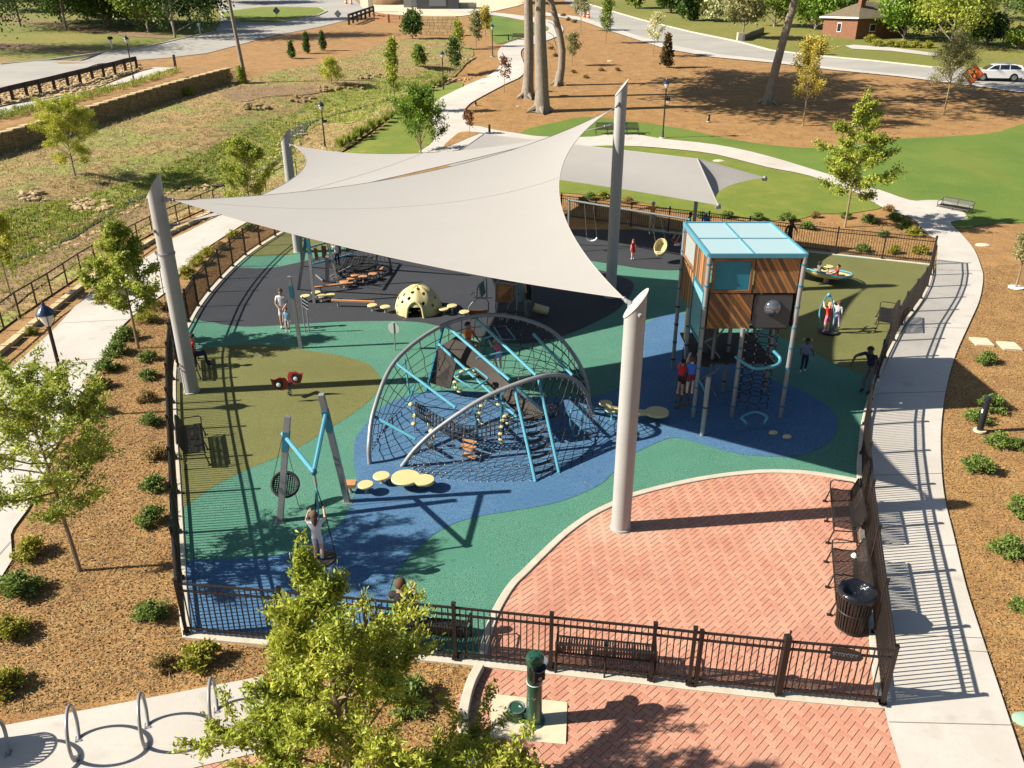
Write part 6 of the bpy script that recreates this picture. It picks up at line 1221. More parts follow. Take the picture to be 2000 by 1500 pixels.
# ---------------------------------------------------------------- drinking fountain
b = U(1043, 1408); t = thing('drinking_fountain', 'green pillar drinking fountain with a low dog bowl', 'drinking fountain', b, R(0)); H = topz(b, 1278)
mb = MB(); mb.lathe((0, 0, 0), [(.19, 0), (.19, .02), (.165, .03), (.135, .05), (.132, .7), (.132, H-.16)], 28, 'fount_green'); mb.lathe((0, 0, H-.16), [(.132, 0), (.15, .0), (.152, .10), (.13, .145), (.06, .16), (0, .162)], 28, 'fount_green'); mb.obj('pillar', t)
mb = MB(); mb.lathe((0, 0, H*.60), [(.134, 0), (.137, .004), (.137, .014), (.134, .018)], 28, 'white'); mb.obj('white_band', t)
an = R(-62); dx, dy = math.cos(an), math.sin(an); an2 = R(62); q = Matrix.Rotation(an, 3, 'Z')
mb = MB(); mb.box((dx*.115, dy*.115, H*.80), (.11, .20, .30), 'black_plastic', an); mb.obj('recess', t, False)
mb = MB(); c_ = Vector((dx*.14, dy*.14, H*.86)); mb.lathe(c_, [(.03, -.06), (.115, .02), (.125, .035), (.11, .03), (.05, -.02), (0, -.03)], 20, 'steel', q@Matrix.Diagonal((.9, 1.1, 1))); mb.obj('bowl', t)
mb = MB(); mb.tube([(dx*.175+.024*math.cos(a)*-dy, dy*.175+.024*math.cos(a)*dx, H*.745+.024*math.sin(a)) for a in np.linspace(0, 2*math.pi, 13)[:-1]], .006, 5, 'white', closed=True); mb.obj('ring_mark', t)
mb = MB(); mb.box((dx*.176, dy*.176, H*.68), (.004, .1, .012), 'steel', an); mb.obj('push_bar', t, False)
b2 = Vector((-.30, .10, 0)); mb = MB(); mb.lathe(b2, [(.17, 0), (.165, .1), (.14, .2), (.13, .21)], 24, 'fount_green'); mb.beam(b2+Vector((.08, -.02, .1)), (0, 0, .12), .12, .16, 'fount_green'); mb.obj('dog_bowl_stand', t); mb = MB(); mb.lathe(b2+Vector((0, 0, .2)), [(.14, 0), (.15, .02), (.13, .025), (.1, -.03), (0, -.05)], 24, 'steel'); mb.cyl(b2+Vector((.08, -.01, .2)), b2+Vector((.04, -.02, .25)), .014, 6, 'steel'); mb.obj('dog_bowl', t)
mb = MB(); # small leaf-like emblem on the pillar
e = Matrix.Rotation(R(-95), 3, 'Z')@Matrix(((0, 0, 1), (1, 0, 0), (0, 1, 0))); mb.prism([(-.035, .03), (-.01, .0), (.0, -.035), (.012, -.03), (.012, .0), (.04, .02), (.02, .032), (.0, .012), (-.015, .035)], .131, .137, 'steel', e, (0, 0, H*.42)); mb.obj('emblem', t, False)
mb = MB(); a2 = R(68); c2_ = Vector((math.cos(a2)*.17, math.sin(a2)*.17, H*.66)); mb.box(c2_, (.2, .17, .22), 'fount_green', a2); mb.lathe(c2_+Vector((math.cos(a2)*.1, math.sin(a2)*.1, .1)), [(.03, -.06), (.14, .02), (.13, .04), (0, .0)], 18, 'steel'); mb.obj('rear_basin', t)

# ---------------------------------------------------------------- hoop bicycle racks
def rack(a, b, label):
    p, q_ = U(*a), U(*b); d = (q_-p); L = d.length; d.normalize(); o = (p+q_)/2; an = math.atan2(d.y, d.x); t = thing('bike_rack', label, 'bike rack', o, an, 'round hoop bike racks on the concrete pad'); r_ = .43; h0 = math.asin(min(1, L/2/r_)); cz = r_*math.cos(h0)
    mb = MB(); mb.tube([(r_*math.sin(x), 0, cz-r_*math.cos(x)) for x in np.linspace(h0, 2*math.pi-h0, 46)], .03, 10, 'galv'); mb.obj('hoop', t)
    for s in (-1, 1): mb = MB(); mb.box((s*L/2, 0, .006), (.15, .11, .012), 'galv'); [mb.cyl((s*L/2+u*.05, v*.04, .01), (s*L/2+u*.05, v*.04, .03), .01, 6, 'steel') for u in (-1, 1) for v in (-1, 1)]; mb.obj('foot_plate', t, False)
for a, b, l in (((16, 1473), (10, 1512), 'hoop bike rack cut by the left edge'), ((154, 1444), (150, 1482), 'second hoop bike rack from the left'), ((289, 1418), (287, 1457), 'third hoop bike rack from the left'), ((424, 1388), (421, 1426), 'rightmost hoop bike rack, beside the lime tree')): rack(a, b, l)
for (x, y), l in (((1917, 668), 'square concrete paver in the mulch, the left of two'), ((1971, 676), 'square concrete paver in the mulch, the right of two')):
    mb = MB(); c_ = U(x, y, .0); mb.box((0, 0, .0), (.62, .72, .07), 'slab', R(-8)); o = mb.obj('paving_square', None, False); o.location = c_; tag(o, l, 'paver')
for (x, y), r_, m_, l in (((2006, 1404), .2, 'lid_green', 'round green valve cover at the right edge'), ((1192, 119), .3, 'slab', 'flat pale stone on the mulch hill'), ((1102, 187), .38, 'stone_wall', 'grey boulder right of the thickest trunk'), ((1012, 207), .16, 'slab', 'small white stone before the tall trunks'), ((1404, 314), .35, 'slab', 'pale utility lid in the inner lawn'), ((1920, 478), .3, 'slab', 'pale cover plate in the mulch near the lawn path')):
    mb = MB(); mb.ball((0, 0, 0), r_, m_, 12, (1.3, .9, .28)); o = mb.obj('boulder' if 'boulder' in l or 'stone' in l else 'ground_cover_lid'); o.location = G(x, y)+Vector((0, 0, -.02)); tag(o, l, 'stone' if 'stone' in l or 'boulder' in l else 'lid')
mb = MB(); mb.lathe((0, 0, 0), [(.3, 0), (.3, .04), (0, .04)], 20, 'white'); o = mb.obj('tree_ring'); o.location = G(1984, 562); tag(o, 'white ring round the small tree at the right edge', 'tree ring')

# ---------------------------------------------------------------- road side things
rb = [G(*p) for p in [(-60, 216), (0, 203), (26, 196), (54, 189), (80, 183), (108, 176), (134, 169), (158, 163), (182, 157), (204, 151), (226, 146), (246, 140), (268, 135)]]
t = thing('road_barrier', 'dark timber road barrier above the cobble strip', 'barrier', rb[0]); o = rb[0]
for p in rb: mb = MB(); mb.box(p-o+Vector((0, 0, .5)), (.24, .24, 1.2), 'rail_wood', .3); mb.obj('post', t, False)
for a, b in zip(rb[:-1], rb[1:]): mb = MB(); mb.beam(a-o+Vector((0, .16, 1.0)), b-o+Vector((0, .16, 1.0)), .12, .42, 'rail_wood'); mb.obj('plank', t, False)
fb = [G(x, y) for x, y in ((682, 48), (690, 45), (698, 42), (706, 39), (714, 36), (722, 33), (730, 30))]; t = thing('road_barrier', 'dark timber bridge barrier where the west road bends', 'barrier', fb[0]); o = fb[0]
for p in fb: mb = MB(); mb.box(p-o+Vector((0, 0, .7)), (.3, .3, 1.6), 'rail_wood'); mb.obj('post', t, False)
for a, b in zip(fb[:-1], fb[1:]):
    for z in (1.4, .8): mb = MB(); mb.beam(a-o+Vector((0, 0, z)), b-o+Vector((0, 0, z)), .14, .3, 'rail_wood'); mb.obj('plank', t, False)
fb = [G(x, y) for x, y in ((732, 40), (760, 44), (790, 46), (820, 47), (852, 48))]; t = thing('bridge_rail', 'long brown timber rail of the far footbridge', 'railing', fb[0]); o = fb[0]
for p in fb: mb = MB(); mb.box(p-o+Vector((0, 0, .5)), (.3, .3, 1.5), 'wood_dark'); mb.obj('post', t, False)
for a, b in zip(fb[:-1], fb[1:]):
    for z in (1.1, .6, .1): mb = MB(); mb.beam(a-o+Vector((0, 0, z)), b-o+Vector((0, 0, z)), .1, .3, 'wood_dark'); mb.obj('plank', t, False)
a, b = G(828, 68), G(892, 70); t = thing('stone_abutment', 'pale stone abutment wall beside the far footbridge', 'wall', a); d = b-a; an = math.atan2(d.y, d.x); L_ = d.length; core = MB(); core.box((d.x/2, d.y/2, 1.0), (L_, .5, 3.0), 'stone', an); core.obj('wall_core', t, False); mb = MB(); z = -.4
while z < 2.4:
    x = 0
    while x < L_: w = rnd.uniform(.5, 1.1); p = d.normalized()*(x+w/2); mb.box((p.x, p.y, z+.2), (w-.05, .62, .36), 'stone', an, t=rnd.random()); x += w
    z += .4
mb.obj('stone_facing', t, False, tint=True, kind='stuff')
# utility pole
b = G(480, 162); t = thing('utility_pole', 'brown leaning utility pole on the mulch bank', 'utility pole', b); top = march(459, -40, lambda x, y: -1e9 if y < b.y else 1e9); 
mb = MB(); mb.tube([(0, 0, -.1), (-.5, 0, 6.5), (-.9, 0, 13)], [.2, .16, .12], 10, 'bark'); mb.obj('shaft', t); mb = MB(); mb.beam((-1.9, 0, 12.2), (.1, 0, 12.3), .12, .14, 'bark'); mb.obj('cross_arm', t, False)
b = G(408, 48); t = thing('utility_pole', 'slim dark pole beyond the road by the mailbox', 'utility pole', b); mb = MB(); mb.tube([(0, 0, -.1), (-.1, 0, 10)], [.2, .14], 8, 'rail_wood'); mb.obj('shaft', t)
b = G(343, 132); mb = MB(); mb.box((0, 0, .6), (.2, .2, 1.3), 'rail_wood'); o = mb.obj('wooden_post', None, False); o.location = b; tag(o, 'short dark post at the end of the white walk', 'post')
def dsign(x, y, ty, s, label, face='galv', cat='road sign'):
    b = G(x, y); H = topz(b, ty)-b.z; t = thing('road_sign', label, cat, b); mb = MB(); mb.cyl((0, 0, 0), (0, 0, H-s*.7), .04, 6, 'galv'); mb.obj('post', t); q = Matrix(((1, 0, 0), (0, 0, -1), (0, 1, 0))); mb = MB(); mb.prism([(0, -s), (s, 0), (0, s), (-s, 0)], 0, .02, face, q, (0, 0, H-s)); mb.obj('plate', t, False); return t, H
dsign(542, 40, 13, .62, 'grey back of a diamond sign on the grass island', 'pipe_grey'); dsign(661, 40, 19, .62, 'grey back of a diamond sign at the road edge by the bridge', 'pipe_grey')
b = G(1886, 178); t = thing('work_sign', 'orange diamond roadwork sign on a low stand by the white car', 'road sign', b, R(-28)); s = .95; q = Matrix(((1, 0, 0), (0, 0, -1), (0, 1, 0))); zc = 1.55; mb = MB(); mb.prism([(0, -s), (s, 0), (0, s), (-s, 0)], 0, .02, 'orange_sign', q, (.3, 0, zc)); mb.obj('plate', t, False)
mb = MB(); 
for a in range(4): c_, s_ = math.cos(a*math.pi/2), math.sin(a*math.pi/2); mb.beam((.3+c_*s*.9, -.03, zc+s_*s*.9), (.3-s_*s*.9, -.03, zc+c_*s*.9), .03, .035, 'black_plastic')
mb.obj('border', t, False); mb = MB(); mb.ball((.34, -.03, zc+.3), .1, 'black_plastic', 8, (1, .3, 1)); mb.beam((.34, -.03, zc+.24), (.22, -.03, zc-.05), .03, .2, 'black_plastic'); mb.beam((.22, -.03, zc-.05), (.12, -.03, zc-.38), .03, .1, 'black_plastic'); mb.beam((.24, -.03, zc-.05), (.36, -.03, zc-.38), .03, .1, 'black_plastic'); mb.beam((.3, -.03, zc+.18), (.58, -.03, zc-.02), .03, .08, 'black_plastic'); mb.beam((.5, -.03, zc+.05), (.7, -.03, zc-.3), .03, .05, 'black_plastic'); mb.prism([(.45, -.4), (.85, -.4), (.65, -.18)], .02, .04, 'black_plastic', q, (0, 0, zc)); mb.obj('worker_pictogram', t, False)
mb = MB(); 
for a in (.5, 2.6, 3.7, 5.7): mb.tube([(.3, .05, .7), (.3+.7*math.cos(a), .6*math.sin(a), .02)], .03, 5, 'galv')
mb.cyl((.3, .05, .4), (.3, .05, zc), .035, 6, 'galv'); mb.obj('stand', t)
for x, y, l, c in ((391, 66, 'white mailbox on a white post by the west road', 'white'), (219, 95, 'dark mailbox on a pale post in the left yard', 'rail_wood')):
    b = G(x, y); t = thing('mailbox', l, 'mailbox', b); mb = MB(); mb.box((0, 0, .55), (.16, .16, 1.1), 'white'); mb.obj('post', t, False); mb = MB(); mb.tube([(0, -.35, 1.25), (0, .35, 1.25)], .2, 10, c); mb.obj('box', t)
b = G(1602, 107); t = thing('wheelie_bin', 'dark wheeled bin at the kerb of the east road', 'wheeled bin', b, .3); mb = MB(); mb.prism([(-.28, -.3), (.28, -.3), (.28, .3), (-.28, .3)], .05, 1.1, 'black_plastic'); mb.obj('body', t, False); mb = MB(); mb.box((0, .02, 1.14), (.68, .76, .08), 'black_plastic'); mb.obj('lid', t, False); mb = MB(); mb.cyl((-.32, .3, .12), (-.22, .3, .12), .12, 10, 'rubber_belt'); mb.obj('wheel', t); mb = MB(); mb.cyl((.22, .3, .12), (.32, .3, .12), .12, 10, 'rubber_belt'); mb.obj('wheel', t)
for x, y, l in ((1141, 35, 'left one at the far pavement'), (1149, 36, 'right one at the far pavement'), (676, 8, 'left one by the bridge road'), (686, 9, 'right one by the bridge road')):
    b = G(x, y); t = thing('traffic_barrel', 'orange and white traffic barrel, '+l, 'traffic barrel', b, 0, 'orange traffic barrels'); mb = MB(); mb.lathe((0, 0, 0), [(.38, 0), (.3, .05), (.28, .35)], 12, 'orange_sign'); mb.lathe((0, 0, .55), [(.26, 0), (.25, .2)], 12, 'orange_sign'); mb.lathe((0, 0, .9), [(.23, 0), (.2, .15), (0, .16)], 12, 'orange_sign'); mb.obj('drum', t); mb = MB(); mb.lathe((0, 0, .35), [(.28, 0), (.26, .2)], 12, 'white'); mb.lathe((0, 0, .75), [(.25, 0), (.23, .15)], 12, 'white'); mb.obj('white_bands', t)
b = G(725, 24); t = thing('gate_pillar', 'pale stone pillar beside the bridge barrier', 'pillar', b); mb = MB(); mb.box((0, 0, 1.6), (.8, .8, 3.4), 'slab'); mb.obj('shaft', t, False)
# construction yard beyond the bridge
sheet('building_site', [(700, -12), (705, 14), (735, 30), (800, 34), (900, 32), (958, 24), (1010, 12), (1080, -12)], 'slab', .05, grid=6, sm=0)
for x, y, r_, l in ((765, 8, 3.0, 'sandy spoil heap on the building site'), (850, 6, 2.4, 'smaller reddish spoil heap on the building site')): mb = MB(); mb.ball((0, 0, 0), r_, 'dirt', 14, (1.5, 1, .7)); o = mb.obj('spoil_heap'); o.location = G(x, y); tag(o, l, 'dirt heap')
for x, y, w, h, m_, l in ((815, 14, 5, 1.7, 'galv', 'pale site container left of the dark one'), (856, 17, 8, 3.0, 'panel_grey', 'dark container on the building site'), (905, 16, 5, 1.0, 'slab', 'stack of pale blocks on the building site')):
    b = G(x, y); t = thing('site_container', l, 'container', b); mb = MB(); mb.box((0, 0, h/2), (w, 2.6, h), m_); mb.obj('body', t, False); mb = MB(); mb.box((0, -1.32, h*.5), (w*.4, .06, h*.7), 'pipe_grey'); mb.obj('door', t, False)

# ---------------------------------------------------------------- houses
def house(b, rz, w, d, h, wallm, roofm, label, rise_=1.9, hip=True):
    t = thing('house', label, 'house', b, rz); mb = MB(); mb.box((w/2, d/2, h/2-.3), (w, d, h+.6), wallm); wl_ = mb.obj('wall', t, False); o_ = .45; e = d/2 if hip else -o_
    mb = MB(); vs = [(-o_, -o_, h), (w+o_, -o_, h), (w+o_, d+o_, h), (-o_, d+o_, h), (e, d/2, h+rise_), (w-e, d/2, h+rise_)]; mb.add(vs, [(0, 1, 5, 4), (2, 3, 4, 5), (0, 4, 3), (1, 2, 5), (3, 2, 1, 0)], roofm); mb.obj('roof', t, False)
    mb = MB(); 
    for p, q_ in ((0, 1), (1, 2), (2, 3), (3, 0)): mb.beam(Vector(vs[p])-Vector((0, 0, .08)), Vector(vs[q_])-Vector((0, 0, .08)), .06, .2, 'white')
    mb.obj('fascia', t, False)
    for x, y, nx_, hh_ in ((w*.3, -.03, 0, 1.0), (w*.72, -.03, 0, 1.0), (-.03, d*.5, 1, 1.2)):
        sx, sy = (1.1, .08) if not nx_ else (.08, .8); mb = MB(); mb.box((x, y, 1.55), (sx, sy, hh_), 'white'); f = mb.obj('window', t, False); mb = MB(); mb.box((x-(.03 if nx_ else 0), y-(0 if nx_ else .03), 1.55), (sx-.14 if not nx_ else .06, sy-.14 if nx_ else .06, hh_-.16), 'black_plastic'); mb.obj('pane', f, False)
    return t
mat('house_brick', (.17, .075, .04), .9, col2=(.13, .055, .03), scale=2); addfine(M('house_brick'), 9, 'c88a60', .4); mat('roof_shingle', '85765c', .95, col2='6e624e', scale=2); mat('siding', 'd8d4cc', .8, col2='c0bcb4', scale=1)
hb = G(1670, 77); hb.z -= .1; house(hb, R(24), 9.5, 6.5, 2.9, 'house_brick', 'roof_shingle', 'red brick house with a brown hipped roof')
mb = MB(); p = Vector((2.4, 2.2, 4.3)); mb.box(p, (.8, .6, 2.0), 'house_brick'); mb.obj('chimney', C.objects['house'], False)
hb = G(1772, 52); house(hb, R(10), 6, 6, 3.2, 'siding', 'siding', 'pale grey sided outbuilding behind the brick house', 1.6, False)
lw = [G(*p) for p in ((1445, 79), (1452, 80), (1490, 64), (1497, 60))]; t = thing('garden_wall', 'low dark garden wall with pale end piers beside the road', 'wall', lw[0]); o = lw[0]
mb = MB(); mb.box((0, 0, .4), (.8, .8, 1.2), 'kerb'); mb.obj('pier', t, False); mb = MB(); mb.beam(lw[1]-o+Vector((0, 0, .3)), lw[2]-o+Vector((0, 0, .3)), .3, .9, 'panel_grey'); mb.obj('wall', t, False)

# ---------------------------------------------------------------- white car
b = G(1943, 157); t = thing('parked_car', 'white estate car with roof rails on the east road', 'car', b, R(168)); W2 = .93
mat('car_paint', (.62, .62, .62), .25, coat=.8); mat('car_glass', (.015, .02, .03), .05, spec=1); mat('tail_red', (.35, .01, .01), .3)
def arch(cx_): return [(cx_+.40*math.cos(a), .36+.40*math.sin(a)) for a in np.linspace(math.pi, 0, 9)]
low = [(2.42, .42), (2.45, .62), (2.35, .82), (1.55, .98), (1.3, 1.02), (-1.9, 1.06), (-2.35, 1.0), (-2.42, .75), (-2.4, .42)]+[(-2.0, .30)]+[(x, y) for x, y in arch(-1.45) if y > .3]+[(-.98, .28), (.98, .28)]+[(x, y) for x, y in arch(1.45) if y > .3]+[(2.0, .30)]
q = Matrix(((1, 0, 0), (0, 0, -1), (0, 1, 0))); mb = MB(); n = len(low)
def sect(pts, w): return [Vector((x, w, z)) for x, z in pts]
cen = Vector((0, 0, .65)); A_ = [sect(low, y) for y in (-W2, W2)]; ins = [[Vector((v.x*.985, v.y*1.0, lerp(v.z, .7, .03))) for v in s_] for s_ in A_]
mb.add([Vector((v.x*.97, -W2, lerp(v.z, .7, .04))) for v in A_[0]]+[Vector((v.x, -W2+.09, v.z)) for v in A_[0]]+[Vector((v.x, W2-.09, v.z)) for v in A_[1]]+[Vector((v.x*.97, W2, lerp(v.z, .7, .04))) for v in A_[1]], [(k*n+i, k*n+(i+1) % n, (k+1)*n+(i+1) % n, (k+1)*n+i) for k in range(3) for i in range(n)]+[tuple(range(n))[::-1], tuple(range(3*n, 4*n))], 'car_paint'); mb.obj('body', t)
cabl = [(1.35, 1.0), (.55, 1.52), (.1, 1.62), (-1.3, 1.62), (-2.0, 1.5), (-2.33, 1.02)]; top_ = .66; bt = .88; mb = MB(); k = len(cabl); vs = [Vector((x, -lerp(bt, top_, (z-1)/.62), z)) for x, z in cabl]+[Vector((x, lerp(bt, top_, (z-1)/.62), z)) for x, z in cabl]; mb.add(vs, [(i, i+1, k+i+1, k+i) for i in range(k-1)]+[tuple(range(k))[::-1], tuple(range(k, 2*k))], 'car_paint'); mb.obj('cabin', t)
for s_ in (-1, 1):
    for xs in ([(1.05, 1.1), (.52, 1.45), (.08, 1.52), (.08, 1.1)], [(.0, 1.1), (.0, 1.53), (-.85, 1.53), (-.85, 1.1)], [(-.95, 1.12), (-.95, 1.53), (-1.5, 1.5), (-1.98, 1.24), (-1.9, 1.14)]):
        mb = MB(); mb.add([Vector((x, s_*(lerp(bt, top_, (z-1)/.62)+.012), z)) for x, z in xs], [tuple(range(len(xs)))[::s_]], 'car_glass'); mb.obj('side_window', t, False)
for xs, nm in (([(-2.04, 1.47, .6), (-2.31, 1.08, .78)], 'rear_window'), ([(.62, 1.49, .6), (1.28, 1.06, .8)], 'windscreen')):
    (x0, z0, y0), (x1, z1, y1) = xs; e = -.02 if x0 < 0 else .02; mb = MB(); mb.add([(x0+e, -y0, z0), (x0+e, y0, z0), (x1+e, y1, z1), (x1+e, -y1, z1)], [(0, 1, 2, 3)], 'car_glass'); mb.obj(nm, t, False)
for x in (-1.45, 1.45):
    for y in (-W2+.1, W2-.1):
        s_ = 1 if y > 0 else -1; mb = MB(); mb.tube([(x, y-.11, .35), (x, y+.11, .35)], .35, 20, 'black_plastic'); w_ = mb.obj('wheel', t); mb = MB(); mb.lathe((x, y+s_*.115, .35), [(.0, .02), (.1, .0), (.22, .02), (.23, 0)], 18, 'steel', Matrix.Rotation(R(-90*s_), 3, 'X')); mb.obj('rim', w_)
for y in (-.78, .78): mb = MB(); mb.box((-2.36, y, .93), (.12, .24, .22), 'tail_red'); mb.obj('tail_light', t, False); mb = MB(); mb.tube([(.2, y*.78, 1.66), (-1.7, y*.78, 1.66)], .022, 5, 'galv'); mb.obj('roof_rail', t); mb = MB(); mb.box((2.34, y*.9, .78), (.12, .3, .14), 'lamp_glass'); mb.obj('headlight', t, False)
mb = MB(); mb.box((-2.4, 0, .5), (.1, 1.6, .2), 'black_plastic'); mb.box((0, 0, .3), (4.4, 1.82, .14), 'black_plastic'); mb.obj('lower_trim', t, False); mb = MB(); mb.box((.75, -1.0, 1.1), (.12, .16, .14), 'car_paint'); mb.obj('door_mirror', t, False)

# leaf litter on the play surface
pts = [(x, y, .02) for x, y in ((rnd.uniform(-9.5, 8), rnd.uniform(13, 34)) for _ in range(700)) if inside(x, y, RUB)]; P = np.array(pts); n = len(P); nr.seed(77); a = nr.rand(n)*6.28
tag(quads('fallen_leaves', P, unit(np.stack([np.cos(a), np.sin(a), nr.normal(0, .1, n)], 1)), unit(nr.normal(0, .25, (n, 3))+[0, 0, 1.]), .06, .025, 'leaf_rust', kind='stuff'), 'scattered small fallen leaves on the rubber', 'leaves')

rocks('creek_boulders', [(x, y, hz(x, y)) for x, y in [G(a+rnd.uniform(-22, 22), b_+rnd.uniform(-5, 5)).xy for a, b_ in ((590, 196), (640, 176), (470, 322), (690, 170), (500, 210), (720, 150)) for _ in range(16)]], .15, .4, 'stone_wall', 'brown boulders along the upper creek banks', seed=9)
sheet('bare_bank', [(0, 470), (90, 452), (190, 420), (290, 392), (400, 380), (440, 384), (380, 402), (290, 440), (180, 500), (80, 560), (0, 600)], 'dirt', .075, grid=1)
sheet('bare_bank', [(430, 180), (520, 168), (640, 172), (600, 186), (520, 190), (470, 200)], 'dirt', .065, grid=1)
tufts('bank_weeds', [(0, 470), (190, 420), (400, 380), (440, 384), (290, 440), (80, 560), (0, 600)], 500, 19, 'blade_green', .25, label='sparse weeds on the bare creek bank')

BEDL = [(-80, 1410), (0, 1150), (60, 1000), (125, 865), (240, 640), (330, 590), (338, 760), (345, 950), (355, 1160), (362, 1250), (930, 1300), (900, 1400), (925, 1540), (560, 1540), (520, 1318)]
BEDL = BEDL; P = region_pts(BEDL, 5200, 61); nr.seed(62); N = len(P); P[:, 2] += .0+nr.uniform(0, .02, N); a = nr.rand(N)*6.28; l = nr.uniform(.08, .2, N)
tag(quads('straw_litter', P, unit(np.stack([np.cos(a), np.sin(a), nr.normal(0, .12, N)], 1)), unit(nr.normal(0, .3, (N, 3))+[0, 0, 1.]), l, .008, 'blade_straw', kind='stuff', tint=nr.rand(N)), 'thin straw and twigs lying on the left mulch bed', 'litter')
P = region_pts([(1860, 700), (1845, 810), (1841, 925), (1864, 1045), (1890, 1149), (1922, 1252), (1963, 1376), (2005, 1500), (2200, 1500), (2150, 500), (1925, 520), (1900, 630)], 3500, 63); N = len(P); nr.seed(64); P[:, 2] += nr.uniform(0, .02, N); a = nr.rand(N)*6.28; l = nr.uniform(.08, .2, N)
tag(quads('straw_litter', P, unit(np.stack([np.cos(a), np.sin(a), nr.normal(0, .12, N)], 1)), unit(nr.normal(0, .3, (N, 3))+[0, 0, 1.]), l, .008, 'blade_straw', kind='stuff', tint=nr.rand(N)), 'thin straw and twigs lying on the right mulch', 'litter')
# ---------------------------------------------------------------- people
SK = {'l': (.62, .38, .27), 'm': (.40, .23, .15), 'd': (.10, .055, .035)}
for k_, v_ in SK.items(): mat('skin_'+k_, v_, .6)
def cm(name, c, **k): return mat('cloth_'+name, c, .85, **k)
JT = {'pelvis': (0, 0, .53), 'spine': (0, .005, .63), 'chest': (0, 0, .745), 'neck': (0, -.005, .835), 'head': (0, .008, .895), 'crown': (0, .0, .95)}
for s_, n_ in ((-1, 'l'), (1, 'r')):
    JT.update({'sh'+n_: (s_*.10, -.005, .795), 'el'+n_: (s_*.13, -.02, .635), 'wr'+n_: (s_*.135, .03, .49), 'ha'+n_: (s_*.135, .045, .45), 'hi'+n_: (s_*.052, 0, .50), 'kn'+n_: (s_*.058, .02, .275), 'an'+n_: (s_*.06, -.01, .045), 'to'+n_: (s_*.066, .08, .022)})
RD = {'pelvis': (.085, .065), 'spine': (.072, .055), 'chest': (.088, .06), 'neck': (.03, .03), 'head': (.052, .058), 'crown': (.038, .042), 'sh': (.036, .036), 'el': (.026, .026), 'wr': (.018, .018), 'ha': (.022, .014), 'hi': (.055, .055), 'kn': (.037, .037), 'an': (.024, .026), 'to': (.026, .016)}
ED = [('pelvis', 'spine'), ('spine', 'chest'), ('chest', 'neck'), ('neck', 'head'), ('head', 'crown')]+[e for n_ in 'lr' for e in (('chest', 'sh'+n_), ('sh'+n_, 'el'+n_), ('el'+n_, 'wr'+n_), ('wr'+n_, 'ha'+n_), ('pelvis', 'hi'+n_), ('hi'+n_, 'kn'+n_), ('kn'+n_, 'an'+n_), ('an'+n_, 'to'+n_))]
PEOPLE = []
def person(label, loc, h, rz, skin='l', shirt='white', pants='navy', shoes='white', hair='hair_brown', pose=None, child=False, long=False, sleeve=False, style='short', extra=None, group=None, dress=False):
    J = {k: Vector(v) for k, v in JT.items()}; pose = dict(pose or {}); dz = pose.pop('lift', 0); bend = pose.pop('bend', 0); drop = pose.pop('pelvis', None)
    if child:
        for k in ('head', 'crown'): J[k].z += .012
    if drop is not None:
        off = Vector(drop)-J['pelvis']
        for k in J:
            if k[:2] not in ('kn', 'an', 'to'): J[k] += off
    if bend:
        p = J['pelvis'].copy(); q = Matrix.Rotation(-bend, 3, 'X')
        for k in J:
            if k[:2] not in ('kn', 'an', 'to', 'hi') and k != 'pelvis': J[k] = p+q@(J[k]-p)
    for k, v in pose.items(): J[k] = Vector(v)
    for n_ in 'lr':
        if 'ha'+n_ not in pose: J['ha'+n_] = J['wr'+n_]+(J['wr'+n_]-J['el'+n_]).normalized()*.045
    PEOPLE.append((label, Vector(loc)+Vector((0, 0, dz)), h, rz, skin, shirt, pants, shoes, hair, J, child, long, sleeve, style, extra, group, dress))
